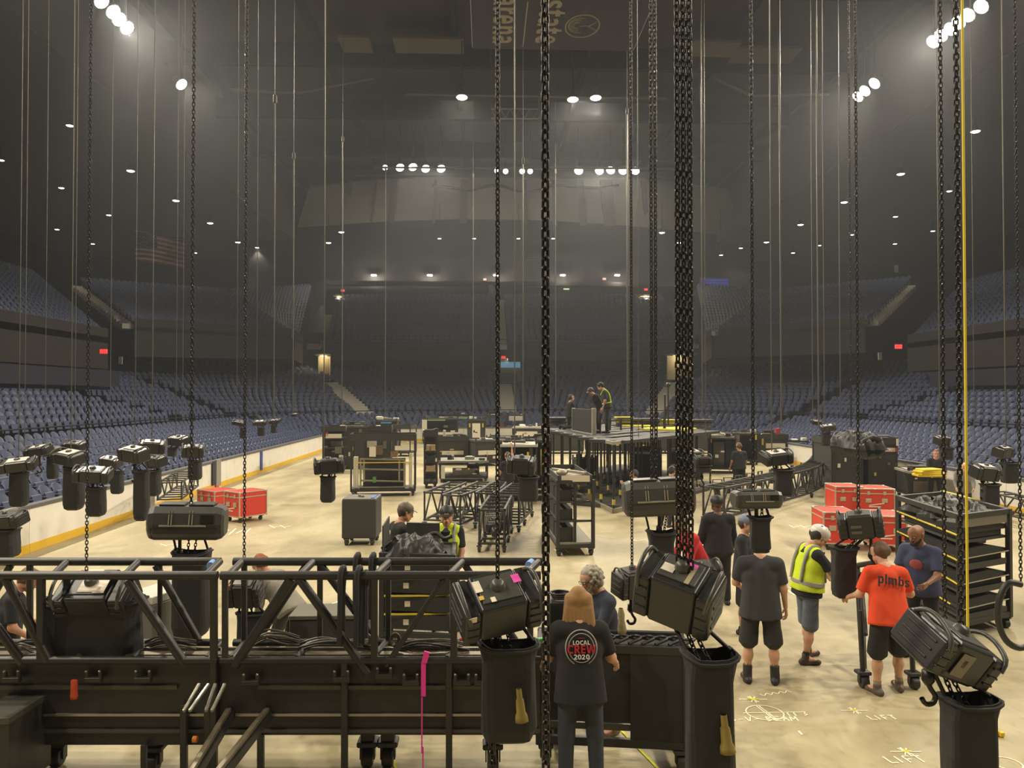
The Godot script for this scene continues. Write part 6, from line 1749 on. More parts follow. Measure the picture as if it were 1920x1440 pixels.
func big_carts():
	var pm = mat("cart_panel", rgb(58, 57, 53), 0.65)
	var dm = mat("tray_dark", rgb(44, 43, 41), 0.7)
	var ym = mat("strap_yellow", rgb(214, 186, 40), 0.6)
	# the loaded dolly on the right
	var A = gnd(1801, 1200); var B = gnd(1893, 1178); var C = at(1684, 938, 13.1); C.y = 0
	var r = skew_cart("large black dolly with four loaded shelves and yellow slings, right side", A, B, C, 1.8)
	var t: Node3D = r[0]
	var e1 = B - A; var e2 = C - A
	for k in 4:
		var y: float = 0.28 + k * 0.36
		part("shelf", flat(A + e1 * 0.03 + e2 * 0.02, e1 * 0.94, e2 * 0.96, y, 0.035), pm, t)
		part("shelf_load", flat(A + e1 * 0.06 + e2 * 0.04, e1 * 0.84, e2 * 0.9, y + 0.05, 0.11), dm, t)
		for j in 3:
			var g = G.new()
			var q = A + e2 * (0.16 + j * 0.32) + e1 * 0.5 + Vector3(0, y + 0.2, 0)
			g.prism([Vector2(-0.5, -0.06), Vector2(0.48, -0.06), Vector2(0.5, -0.01), Vector2(-0.05 + 0.1 * j, 0.08), Vector2(-0.5, 0.06)], 0.5, Transform3D(Basis(e1.normalized(), Vector3.UP, e1.normalized().cross(Vector3.UP)).scaled_local(Vector3(e1.length() * 0.85, 1, 1)), q)); part("folded_frame", g, dm, t)
		if k < 3:
			part("front_panel", flat(A + e1 * 0.04 + e2 * -0.005, e1 * 0.0 + e1 * 0.9, e2 * 0.005, y - 0.02, 0.09), pm, t)
	for q in [[0.0, 0.98, 1.5, 1.54], [0.0, 0.98, 1.14, 1.2], [0.0, 0.5, 0.8, 0.86], [0.1, 0.6, 0.46, 0.5]]:
		var g = G.new()
		var side = e1.normalized() * -0.05
		g.sweep([A + e2 * q[0] + side + Vector3(0, q[2], 0), A + e2 * q[1] + side + Vector3(0, q[3], 0)], 0.014, 5); part("yellow_strap", g, ym, t)
	for y in [1.16, 0.8, 0.44]:
		var g = G.new(); g.sweep([A - e2.normalized() * 0.05 + e1 * 0.03 + Vector3(0, y, 0), B - e2.normalized() * 0.05 - e1 * 0.05 + Vector3(0, y + 0.02, 0)], 0.009, 5); part("thin_strap", g, mat("strap_pale", rgb(150, 142, 118), 0.6), t)
	part("end_panel", flat(A + e1 * 0.05 - e2.normalized() * 0.02, e1 * 0.9, e2.normalized() * 0.02, 1.6, 0.14), mat("rim_grey", rgb(120, 116, 104), 0.4, 0.4), t)
	var b = thing("cloth_bundle", "heap of black cloth covers lying on top of the large loaded dolly", "cloth")
	var g = G.new(); bundle(g, A + e1 * 0.5 + e2 * 0.52 + Vector3(0, 1.72, 0), Vector3(0.95, 0.36, 1.3), 9, 5); part("cloth", g, mat("cloth_black", rgb(40, 40, 38), 0.5), b)
	b = thing("yellow_sling", "yellow lifting sling stretched along the far top rail of the large dolly", "sling")
	g = G.new()
	var y0 = at(1756, 925, 14.4); var y1 = at(1889, 962, 12.2)
	g.sweep(smooth([y0, y0.lerp(y1, 0.35) + Vector3(0, 0.04, 0), y0.lerp(y1, 0.7) - Vector3(0, 0.02, 0), y1], 3), 0.035, 6); g.sweep(smooth([y0 + Vector3(0.1, 0.03, 0), y0.lerp(y1, 0.5) + Vector3(0, 0.06, 0), y1 + Vector3(-0.1, 0.05, 0)], 3), 0.03, 6); part("sling", g, mat("sling_yellow", rgb(228, 200, 40), 0.7), b)
	# the tool cart in the middle
	A = gnd(1046, 1044); B = gnd(1112, 1042); C = at(1021, 885, 19.4); C.y = 0
	r = skew_cart("tall grey tool cart with a tray top and black bins, right of the thick chain", A, B, C, 1.66)
	t = r[0]
	e1 = B - A; e2 = C - A
	part("bottom_deck", flat(A + e1 * 0.03, e1 * 0.94, e2, 0.26, 0.04), mat("deck_grey", rgb(140, 134, 118), 0.6), t)
	part("top_tray", flat(A, e1, e2, 1.6, 0.03), mat("deck_grey"), t)
	for q in [[A, e1, e2 * 0.012], [A + e2 * 0.988, e1, e2 * 0.012], [A, e1 * 0.03, e2], [A + e1 * 0.97, e1 * 0.03, e2]]:
		part("tray_side", flat(q[0], q[1], q[2], 1.62, 0.14), pm, t)
	for y in [0.74, 1.16]:
		part("shelf", flat(A, e1 * 0.48, e2, y, 0.035), pm, t)
		part("cross_rail", flat(A + e1 * 0.46, e1 * 0.54, e2 * 0.03, y, 0.045), mat("cart_black"), t)
		for j in 3:
			part("bin", flat(A + e1 * 0.03 + e2 * (0.03 + j * 0.33), e1 * 0.4, e2 * 0.28, y + 0.035, 0.24), dm, t)
	for j in 3:
		part("bin", flat(A + e1 * 0.03 + e2 * (0.03 + j * 0.33), e1 * 0.42, e2 * 0.28, 0.3, 0.32), dm, t)
	part("divider_post", flat(A + e1 * 0.46 + e2 * 0.01, e1 * 0.07, e2 * 0.03, 0.2, 1.42), mat("cart_black"), t)
	g = G.new(); g.box(A + e1 * 0.5 + Vector3(0, 1.69, 0.03), Vector3(0.62, 0.13, 0.015)); part("paper_sheet", g, mat("paper_cream", rgb(214, 204, 180), 0.8), t)
	g = G.new(); g.prism([Vector2(0, 0), Vector2(0.16, 0), Vector2(0.16, -0.2)], 0.03, Transform3D(Basis.IDENTITY, A + e1 * 0.76 + Vector3(0, 1.36, 0))); part("gusset", g, mat("gusset", rgb(110, 98, 66), 0.6), t)
	b = thing("loose_tools", "angle bars and small tools lying in the tray of the tool cart", "tools")
	g = G.new(); g.box(A + e1 * 0.5 + e2 * 0.4 + Vector3(0, 1.75, 0), Vector3(0.08, 0.06, 1.2), yawed(34), 0.01); g.box(A + e1 * 0.45 + e2 * 0.5 + Vector3(0, 1.72, 0), Vector3(0.06, 0.05, 0.8), yawed(-20), 0.01); g.ball(A + e1 * 0.3 + e2 * 0.4 + Vector3(0, 1.72, 0), Vector3(0.14, 0.08, 0.14)); part("angle_bar", g, mat("bar_pale", rgb(160, 150, 128), 0.5, 0.3), b)
	# the black cart the two men on the left load
	var s = 10.6 / F
	var lo = at(716, 1195, 10.6); lo.y = 0
	A = lo; B = at(850, 1195, 10.45); B.y = 0; C = A + Vector3(-0.02, 0, -0.85)
	r = skew_cart("black drawer dolly with yellow straps behind the front truss, beside the vest man", A, B, C, 1.34)
	t = r[0]; e1 = B - A; e2 = C - A
	for k in 4:
		var y: float = 0.29 + k * 0.25
		part("drawer", flat(A + e1 * 0.05, e1 * 0.9, e2 * 0.96, y, 0.2), dm, t)
		g = G.new(); g.box(A + e1 * 0.5 + Vector3(0, y + 0.22, 0.01), Vector3(e1.length() * 0.9, 0.022, 0.02)); part("yellow_strap", g, ym, t)
		g = G.new(); g.box(A + e1 * (0.34 if k % 2 == 0 else 0.36) + Vector3(0, y + 0.1, 0.005), Vector3(0.075, 0.075, 0.01)); part("label_tag", g, mat("paper_cream"), t)
	part("top_panel", flat(A + e2 * 0.95 + e1 * 0.28, e1 * 0.5, e2 * 0.03, 1.28, 0.34), pm, t)
	part("left_panel", flat(A, e1 * 0.02, e2, 1.28, 0.42), pm, t)
	part("top_shelf", flat(A, e1, e2, 1.26, 0.05), pm, t)
	b = thing("cloth_bundle", "heap of crumpled black cloth on the drawer dolly before the vest man", "cloth")
	g = G.new(); bundle(g, A + e1 * 0.44 + e2 * 0.4 + Vector3(0, 1.4, 0), Vector3(0.76, 0.3, 0.7), 8, 9); part("cloth", g, mat("cloth_black"), b)
	# the truss frame the orange shirt and the bald man carry things over
	var fr = thing("frame_cart", "dark steel frame cart between the white helmet and the orange shirt", "frame")
	for q in [[1607, 1060, 1620, 1284], [1607, 1060, 1655, 1052], [1612, 1078, 1660, 1068], [1655, 1052, 1690, 1160], [1614, 1095, 1622, 1190], [1618, 1180, 1621, 1282]]:
		g = G.new(); g.tube(at(q[0], q[1], 10.0), at(q[2], q[3], 9.4), 0.035, 7); part("tube", g, mat("cart_black"), fr)
	for q in [[1618, 1288, 9.2], [1712, 1290, 9.3]]:
		var c = gnd(q[0], q[1]); caster(fr, c, 0.2); g = G.new(); g.tube(c + Vector3(0, 0.18, 0), c + Vector3(0, 0.9, -0.05), 0.03, 6); part("tube", g, mat("cart_black"), fr)
	# coil of thick cable standing at the right edge
	var cc = thing("cable_loop", "thick black cable hanging in a big loop at the right edge", "cable")
	g = G.new()
	g.sweep(smooth([at(1915, 1096, 8.4), at(1890, 1094, 8.4), at(1874, 1124, 8.4), at(1872, 1165, 8.4), at(1886, 1200, 8.4), at(1912, 1215, 8.4), at(1945, 1205, 8.4)], 4), 0.035, 8)
	part("cable", g, mat("cable_black", rgb(38, 37, 36), 0.5), cc)
	# black cart at the crew member's right hand
	A = at(1012, 1395, 7.35); A.y = 0; B = at(1288, 1395, 7.2); B.y = 0; C = A + Vector3(0.05, 0, -0.45)
	r = skew_cart("low black cart loaded with cables beside the local crew shirt", A, B, C, 1.14)
	t = r[0]; e1 = B - A; e2 = C - A
	part("front_panel", flat(A + e1 * 0.02, e1 * 0.96, e2 * 0.03, 0.42, 0.66), dm, t)
	part("top_tray", flat(A, e1, e2, 1.04, 0.04), dm, t)
	part("lower_rail", flat(A - e1 * 0.0, e1 * 0.9, e2 * 0.06, 0.33, 0.06), mat("rim_dark", rgb(74, 72, 64), 0.45, 0.3), t)
	part("end_panel", flat(A + e1 * 0.62 - e2 * 0.05, e1 * 0.36, e2 * 0.04, 0.18, 0.9), dm, t)
	b = thing("cable_tangle", "tangle of black cables and plugs on the low black cart", "cables")
	for i in 7:
		g = G.new(); var p = A + e1 * (0.3 + 0.09 * i) + e2 * 0.4 + Vector3(0, 1.12, 0)
		g.sweep(smooth([p, p + Vector3(0.1, 0.08, 0.1), p + Vector3(0.24, 0.02, 0.0), p + Vector3(0.3, 0.06, 0.12), p + Vector3(0.16, 0.03, 0.2)], 4), 0.016, 6); part("cable", g, mat("cable_black"), b)
	g = G.new(); var pg = at(1164, 1172, 7.3); g.lathe(pg + Vector3(0, 0.16, 0), Vector3(0.05, -1, 0), [[0, 0.02], [0.06, 0.035], [0.12, 0.03], [0.2, 0.045], [0.24, 0.04], [0.26, 0]], 9)
	part("plug", g, mat("plug_pale", rgb(140, 128, 96), 0.5), b)

# ---------------------------------------------------------------- the truss across the foreground
func front_truss():
	var m = mat("front_black", rgb(46, 44, 40), 0.45, 0.2)
	var D = 6.96; var R = 7.48
	var halves = [
		[thing("pre_rig_truss", "left half of the big black rigging truss across the foreground, with a hoist inside", "truss"), -60, 408],
		[thing("pre_rig_truss", "right half of the big black rigging truss across the foreground, ending at the thick chain", "truss"), 414, 1014]]
	var tube = func(t, a: Vector3, b: Vector3, r: float, called: String):
		var g = G.new(); g.tube(a, b, r, 10); part(called, g, m, t)
	var bar = func(t, a: Vector3, b: Vector3, w: float, called: String, mt):
		var g = G.new(); var d = b - a
		var bs = Basis.looking_at(d.normalized(), Vector3.UP if absf(d.normalized().y) < 0.9 else Vector3.RIGHT)
		g.box((a + b) / 2, Vector3(w, w, d.length()), bs, 0.008); part(called, g, mt, t)
	for hv in halves:
		var t: Node3D = hv[0]
		var x0: float = hv[1]; var x1: float = hv[2]
		tube.call(t, at(x0, 1079, D), at(x1, 1079, D), 0.04, "chord")
		tube.call(t, at(x0 + 24, 1053, R), at(x1 + 6, 1053, R), 0.04, "chord")
		tube.call(t, at(x0, 1238, D), at(x1, 1238, D), 0.036, "chord")
		tube.call(t, at(x0 + 24, 1205, R), at(x1 + 6, 1205, R), 0.036, "chord")
	var L: Node3D = halves[0][0]; var Rr: Node3D = halves[1][0]
	for q in [[L, 112], [L, 246], [L, 398], [Rr, 440], [Rr, 574], [Rr, 716], [Rr, 854], [Rr, 996]]:
		tube.call(q[0], at(q[1] - 12, 1079, D), at(q[1] + 14, 1053, R), 0.034, "cross_bar")
	for q in [[L, 160], [L, 262], [L, 402], [Rr, 448], [Rr, 570], [Rr, 712], [Rr, 852]]:
		tube.call(q[0], at(q[1] - 14, 1236, D), at(q[1] + 12, 1205, R), 0.034, "cross_bar")
	# uprights, near face then far face
	for q in [[L, 77, 1238, 0.062], [L, 401, 1440, 0.06], [L, 422, 1238, 0.05], [Rr, 702, 1240, 0.06], [Rr, 851, 1240, 0.06], [Rr, 994, 1300, 0.056]]:
		bar.call(q[0], at(q[1], 1079, D), at(q[1], q[2], D), q[3], "upright", m)
	for q in [[L, 345, 1320, 1466], [L, 390, 1320, 1466], [L, 270, 1395, 1466], [Rr, 646, 1240, 1466], [Rr, 842, 1240, 1466], [Rr, 489, 1380, 1466]]:
		bar.call(q[0], at(q[1], q[2], D), at(q[1], q[3], D), 0.058 if q[1] != 270 else 0.05, "leg", m)
	for q in [[Rr, 458, 1205, 0.05], [Rr, 600, 1205, 0.05], [Rr, 728, 1205, 0.05], [L, 56, 1205, 0.05], [L, 300, 1205, 0.04]]:
		bar.call(q[0], at(q[1], 1053, R), at(q[1], q[2], R), q[3], "upright", m)
	for q in [[L, 12, 1086, 92, 1240, D, 0.042], [L, 240, 1088, 346, 1244, D, 0.042], [L, -70, 1088, 44, 1244, D, 0.042], [Rr, 546, 1086, 440, 1248, D, 0.046], [Rr, 562, 1086, 690, 1262, D, 0.04], [Rr, 832, 1086, 724, 1248, D, 0.026], [L, 292, 1060, 372, 1200, R, 0.036], [Rr, 574, 1060, 478, 1208, R, 0.036], [Rr, 602, 1060, 712, 1208, R, 0.036], [Rr, 872, 1060, 966, 1200, R, 0.034], [L, 20, 1060, -60, 1200, R, 0.034]]:
		tube.call(q[0], at(q[1], q[2], q[5]), at(q[3], q[4], q[5]), q[6], "diagonal")
	# the long trays of the pre-rig: pale-topped upper tray, black lower tray
	var tray = mat("tray_black", rgb(38, 36, 33), 0.5)
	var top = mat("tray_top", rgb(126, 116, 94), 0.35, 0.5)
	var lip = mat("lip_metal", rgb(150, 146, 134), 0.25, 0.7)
	for q in [[L, -80, 411], [Rr, 412, 1012]]:
		var a = at(q[1], 1238, D + 0.05); var b = at(q[2], 1238, D + 0.05)
		var fwd = (at(500, 742, 7.0) - at(500, 742, 6.0)); fwd.y = 0; fwd = fwd.normalized()
		var e1 = b - a; e1.y = 0
		var base = Vector3(a.x, 0, a.z)
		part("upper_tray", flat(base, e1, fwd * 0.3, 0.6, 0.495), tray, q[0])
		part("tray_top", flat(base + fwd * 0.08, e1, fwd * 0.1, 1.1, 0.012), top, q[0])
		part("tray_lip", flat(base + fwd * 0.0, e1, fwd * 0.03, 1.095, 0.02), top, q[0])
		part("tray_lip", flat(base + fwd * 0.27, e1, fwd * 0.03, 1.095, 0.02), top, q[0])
		part("lower_tray", flat(base + fwd * 0.02, e1, fwd * 0.42, 0.4 if q[0] == Rr else 0.31, 0.2 if q[0] == Rr else 0.29), tray, q[0])
		part("front_lip", flat(base - fwd * 0.02 + e1 * 0.05, e1 * 0.9, fwd * 0.03, 0.585, 0.022), lip, q[0])
		part("under_rail", flat(base - fwd * 0.01, e1, fwd * 0.05, 0.43, 0.03), mat("rim_dark", rgb(74, 72, 64), 0.45, 0.3), q[0])
		part("mid_tube", flat(base - fwd * 0.03 + e1 * 0.12, e1 * 0.72, fwd * 0.04, 0.83, 0.035), mat("rim_dark"), q[0])
	var fwd2 = Vector3(0.0347, 0, -1)
	for q in [[Rr, 690, 7.3], [Rr, 728, 7.3], [Rr, 924, 7.25], [L, 290, 7.2], [L, 110, 7.3]]:
		var p = at(q[1], 1400, q[2])
		caster(q[0], Vector3(p.x, 0, p.z), 0.24, 0.2 if q[1] > 700 else -0.3)
		var gk = G.new(); gk.box(Vector3(p.x, 0.33, p.z), Vector3(0.13, 0.2, 0.12), Basis.IDENTITY, 0.012); part("caster_bracket", gk, tray, q[0])
	# struts with pale top faces that lean out at the front
	var lean = thing("leaning_struts", "pair of heavy leaning steel struts with pale top faces at the bottom left", "struts")
	for q in [[430, 1340, 7.0, 352, 1470, 5.9], [502, 1340, 7.0, 392, 1480, 5.8]]:
		var a = at(q[0], q[1], q[2]); var b = at(q[3], q[4], q[5])
		bar.call(lean, a, b, 0.09, "strut", tray)
		var up = Vector3(0, 0.05, 0.012)
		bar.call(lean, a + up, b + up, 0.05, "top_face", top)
	for q in [[374, 1282, 344, 1334], [404, 1282, 386, 1334]]:
		for o in [0, 18]:
			bar.call(lean, at(q[0] + o, q[1], 6.7), at(q[2] + o * 0.6, q[3], 6.45), 0.03, "ladder_bar", lip)
	# lower left dark box and the rail under it
	var bx = thing("black_flight_case", "black road case under the left half of the front truss", "case")
	var a0 = at(-60, 1440, 6.5); a0.y = 0
	var b0 = at(16, 1440, 6.5); b0.y = 0
	part("body", flat(a0, b0 - a0, fwd2 * 0.6, 0.1, 0.62), tray, bx); part("lid", flat(a0 - Vector3(0, 0, -0.01), (b0 - a0) * 1.01, fwd2 * 0.61, 0.72, 0.05), mat("rim_dark"), bx)
	caster(bx, a0.lerp(b0, 0.2) + fwd2 * 0.15, 0.1); caster(bx, a0.lerp(b0, 0.85) + fwd2 * 0.15, 0.1); caster(bx, a0.lerp(b0, 0.2) + fwd2 * 0.5, 0.1); caster(bx, a0.lerp(b0, 0.85) + fwd2 * 0.5, 0.1)
	var gb = thing("gear_box", "small black box with a coil of cable on it, behind the blond hair", "box")
	var g5 = G.new(); g5.box(at(1046, 1160, 8.0), Vector3(0.2, 0.42, 0.3), Basis.IDENTITY, 0.02); part("body", g5, tray, gb)
	g5 = G.new(); g5.box(at(1046, 1290, 8.0), Vector3(0.12, 1.0, 0.2), Basis.IDENTITY, 0.02); part("stand", g5, tray, gb)
	for i in 3:
		g5 = G.new(); var pc = []
		for k in 12:
			pc.append(at(1050, 1122, 8.0) + Vector3(cos(TAU * k / 12) * (0.08 + 0.012 * i), 0.02 + 0.02 * i, sin(TAU * k / 12) * 0.09))
		g5.sweep(pc, 0.011, 6, true); part("coil", g5, mat("cable_black", rgb(38, 37, 36), 0.5), gb)
	# cable looms on the tray
	var lo = thing("cable_loom", "loops of grey and black cable lying along the tray of the front truss", "cables")
	var cg = mat("loom_grey", rgb(108, 102, 90), 0.35, 0.2)
	var r = RandomNumberGenerator.new(); r.seed = 21
	for q in [[272, 368, 1203, 9], [474, 562, 1196, 11], [560, 700, 1207, 6], [740, 880, 1208, 9], [20, 76, 1212, 5]]:
		for i in q[3]:
			var g = G.new()
			var d = 7.1 + r.randf() * 0.3
			var y: float = q[2] + r.randf_range(-8, 9)
			g.sweep(smooth([at(q[0], y + 8, d), at(lerpf(q[0], q[1], 0.3), y - r.randf() * 9, d), at(lerpf(q[0], q[1], 0.7), y + r.randf_range(-5, 5), d), at(q[1], y + 6, d)], 4), 0.009, 6); part("cable", g, cg if i % 3 else mat("cable_black", rgb(38, 37, 36), 0.5), lo)
	for q in [[686, 1202, 18], [741, 1200, 16]]:
		for i in 4:
			var g = G.new(); var pp = []
			for k in 14:
				var a = TAU * k / 14
				pp.append(at(q[0] + cos(a) * (q[2] - i * 2) * 0.6, q[1] + sin(a) * (q[2] - i * 2) * 0.8, 7.2 + i * 0.02))
			g.sweep(pp, 0.009, 6, true); part("coil", g, cg, lo)
	for q in [[882, 1199, rgb(196, 60, 50), "red connector among the cables on the front truss"], [906, 1191, rgb(196, 180, 70), "yellow connector among the cables on the front truss"], [1012, 1200, rgb(90, 190, 90), "green connector beside the thick chain on the front truss"]]:
		var g = G.new(); var c = at(q[0], q[1], 7.1); g.box(c, Vector3(0.09, 0.04, 0.05), yawed(20), 0.012); g.tube(c - Vector3(0.1, 0, 0), c + Vector3(0.14, 0.01, 0), 0.015, 7)
		tag(part("cable_connector", g, mat("conn_" + q[2].to_html(false), q[2], 0.5)), q[3], "connector")
	# clamps and webbing hung over the chords, tapes
	var ws = thing("webbing_straps", "black webbing straps looped over both top chords, left of the drawer dolly", "straps")
	for q in [[640, 1072, D, 1210], [671, 1072, D, 1214], [668, 1048, R, 1150], [697, 1048, R, 1160], [683, 1080, D + 0.1, 1206]]:
		var g = G.new()
		var a = at(q[0], q[1], q[2])
		g.sweep(smooth([at(q[0] - 4, q[3], q[2] - 0.06), at(q[0] - 2, 1130, q[2] - 0.07), a + Vector3(0, -0.03, 0.06), a + Vector3(0.01, 0.035, 0.02), a + Vector3(0.015, 0.0, -0.06), at(q[0] + 2, 1120, q[2] + 0.06), at(q[0] + 3, q[3] - 10, q[2] + 0.06)], 3), 0.026, 6); part("strap", g, mat("bag_black", rgb(36, 35, 34), 0.75), ws)
	var g2 = G.new(); g2.box(at(798, 1232, D - 0.03), Vector3(0.05, 0.1, 0.02), Basis(Vector3(0, 0, 1), -0.25)); g2.box(at(794, 1272, D - 0.03), Vector3(0.042, 0.32, 0.012)); g2.box(at(791, 1360, D - 0.06), Vector3(0.012, 0.5, 0.006)); g2.box(at(793, 1432, D - 0.06), Vector3(0.012, 0.3, 0.006))
	tag(part("pink_tape", g2, mat("tape_pink", rgb(236, 60, 160), 0.6)), "bright pink ribbon hanging down the front truss between two uprights", "ribbon")
	for q in [[397, 1057, R - 0.02, "left joint"], [994, 1056, R - 0.02, "right end"]]:
		var g = G.new(); g.tube(at(q[0] - 3, q[1] + 4, q[2] - 0.1), at(q[0] + 3, q[1] - 2, q[2]), 0.037, 10); tag(part("blue_tape", g, mat("tape_blue", rgb(120, 160, 220), 0.6)), "pale blue tape band on the cross bar at the front truss's %s" % q[3], "tape")
	var og = G.new(); og.tube(at(362, 1386, 6.9), at(370, 1386, 6.9), 0.03, 8); tag(part("orange_tape", og, mat("tape_orange", rgb(226, 130, 40), 0.6)), "small orange tape band between two legs at the bottom left", "tape")
	var ol = G.new(); ol.lathe(at(139, 1300, 6.85), Vector3.DOWN, [[-0.12, 0.0], [-0.12, 0.028], [0.0, 0.03], [0.02, 0.034], [0.05, 0.03], [0.05, 0]], 10); tag(part("orange_canister", ol, mat("cap_orange", rgb(190, 70, 40), 0.4)), "dull orange-red cap on the left part of the front truss", "canister")
	# pipe clamps along the trays
	for x in [22, 175, 268, 470, 640, 720, 770, 866, 905]:
		var p = at(x, 1268 + (x % 3) * 6, D - 0.02)
		var t = thing("pipe_clamp", "small black pipe clamp fixed to the front face of the front truss", "clamp", p, 0, "pipe clamps on the front truss")
		var g = G.new(); g.box(Vector3.ZERO, Vector3(0.16, 0.05, 0.06), Basis.IDENTITY, 0.012); g.tube(Vector3(-0.06, -0.03, 0), Vector3(-0.06, 0.07, 0), 0.018, 7); g.tube(Vector3(0.06, -0.03, 0), Vector3(0.06, 0.07, 0), 0.018, 7); part("clamp_body", g, m, t)
		g = G.new(); g.ball(Vector3(0.06, 0.075, 0.01), Vector3(0.014, 0.012, 0.014)); g.ball(Vector3(-0.06, 0.075, 0.01), Vector3(0.014, 0.012, 0.014)); part("bolt", g, lip, t)

# ---------------------------------------------------------------- bodies: tapered capsules joined smoothly, meshed as surface nets
func blob(bones: Array, cell: float, k: float) -> ArrayMesh:
	# bone: [a, b, ra, rb, cut] - cut true ends the capsule flat at b
	var lo := Vector3(1e9, 1e9, 1e9)
	var hi := -lo
	for b in bones:
		var m: float = maxf(b[2], b[3]) + cell * 2.0
		for e in 2:
			var q: Vector3 = b[e]
			lo = Vector3(minf(lo.x, q.x - m), minf(lo.y, q.y - m), minf(lo.z, q.z - m))
			hi = Vector3(maxf(hi.x, q.x + m), maxf(hi.y, q.y + m), maxf(hi.z, q.z + m))
	var nx := int((hi.x - lo.x) / cell) + 2
	var ny := int((hi.y - lo.y) / cell) + 2
	var nz := int((hi.z - lo.z) / cell) + 2
	var f := PackedFloat32Array()
	f.resize(nx * ny * nz)
	f.fill(1.0)
	for bone in bones:
		var a: Vector3 = bone[0]
		var b: Vector3 = bone[1]
		var ra: float = bone[2]
		var rb: float = bone[3]
		var cut: bool = bone.size() > 4 and bone[4]
		var pad: float = maxf(ra, rb) + k + cell * 1.5
		var x0 := maxi(0, int((minf(a.x, b.x) - pad - lo.x) / cell))
		var x1 := mini(nx - 1, int((maxf(a.x, b.x) + pad - lo.x) / cell) + 1)
		var y0 := maxi(0, int((minf(a.y, b.y) - pad - lo.y) / cell))
		var y1 := mini(ny - 1, int((maxf(a.y, b.y) + pad - lo.y) / cell) + 1)
		var z0 := maxi(0, int((minf(a.z, b.z) - pad - lo.z) / cell))
		var z1 := mini(nz - 1, int((maxf(a.z, b.z) + pad - lo.z) / cell) + 1)
		var ab := b - a
		var l2 := maxf(ab.length_squared(), 1e-8)
		var dir := ab.normalized()
		for z in range(z0, z1 + 1):
			for y in range(y0, y1 + 1):
				var p := Vector3(0, lo.y + y * cell, lo.z + z * cell)
				var at_ := (z * ny + y) * nx
				for x in range(x0, x1 + 1):
					p.x = lo.x + x * cell
					var ap := p - a
					var t := clampf(ap.dot(ab) / l2, 0.0, 1.0)
					var d := (ap - ab * t).length() - lerpf(ra, rb, t)
					if cut:
						d = maxf(d, (p - b).dot(dir))
					var o := f[at_ + x]
					var h := k - absf(o - d)
					if h > 0.0:
						f[at_ + x] = minf(o, d) - h * h / (4.0 * k)
					elif d < o:
						f[at_ + x] = d
	var g := G.new()
	var vi := {}
	var cx := [0, 1, nx, nx + 1, nx * ny, nx * ny + 1, nx * ny + nx, nx * ny + nx + 1]
	var v := PackedVector3Array()
	var n := PackedVector3Array()
	for z in nz - 1:
		for y in ny - 1:
			var row := (z * ny + y) * nx
			for x in nx - 1:
				var i := row + x
				var f0 := f[i]
				if absf(f0) > cell * 2.0:
					continue
				var s := f0 < 0.0
				var mixed := false
				for q in range(1, 8):
					if (f[i + cx[q]] < 0.0) != s:
						mixed = true
						break
				if not mixed:
					continue
				var sum := Vector3.ZERO
				var cnt := 0
				var c8 := [f0, f[i + 1], f[i + nx], f[i + nx + 1], f[i + cx[4]], f[i + cx[5]], f[i + cx[6]], f[i + cx[7]]]
				for e in EDGES:
					var p: float = c8[e[0]]
					var q: float = c8[e[1]]
					if (p < 0.0) != (q < 0.0):
						var t := p / (p - q)
						sum += CORNER[e[0]].lerp(CORNER[e[1]], t)
						cnt += 1
				vi[i] = v.size()
				v.append(lo + (Vector3(x, y, z) + sum / cnt) * cell)
				n.append(Vector3(c8[1] + c8[3] + c8[5] + c8[7] - c8[0] - c8[2] - c8[4] - c8[6], c8[2] + c8[3] + c8[6] + c8[7] - c8[0] - c8[1] - c8[4] - c8[5], c8[4] + c8[5] + c8[6] + c8[7] - c8[0] - c8[1] - c8[2] - c8[3]).normalized())
	var ix := PackedInt32Array()
	for i in vi:
		var s := f[i] < 0.0
		for ax in 3:
			var st: int = [1, nx, nx * ny][ax]
			if i + st >= f.size():
				continue
			if (f[i + st] < 0.0) == s:
				continue
			var u: int = [nx, nx * ny, 1][ax]
			var w: int = [nx * ny, 1, nx][ax]
			if not (vi.has(i - u) and vi.has(i - w) and vi.has(i - u - w)):
				continue
			var a: int = vi[i]
			var b: int = vi[i - u]
			var c: int = vi[i - u - w]
			var d: int = vi[i - w]
			if s:
				ix.append_array(PackedInt32Array([a, c, b, a, d, c]))
			else:
				ix.append_array(PackedInt32Array([a, b, c, a, c, d]))
	g.v = v
	g.n = n
	g.ix = ix
	g.u.resize(v.size())
	return g.done()

const EDGES := [[0, 1], [2, 3], [4, 5], [6, 7], [0, 2], [1, 3], [4, 6], [5, 7], [0, 4], [1, 5], [2, 6], [3, 7]]
const CORNER := [Vector3(0, 0, 0), Vector3(1, 0, 0), Vector3(0, 1, 0), Vector3(1, 1, 0), Vector3(0, 0, 1), Vector3(1, 0, 1), Vector3(0, 1, 1), Vector3(1, 1, 1)]

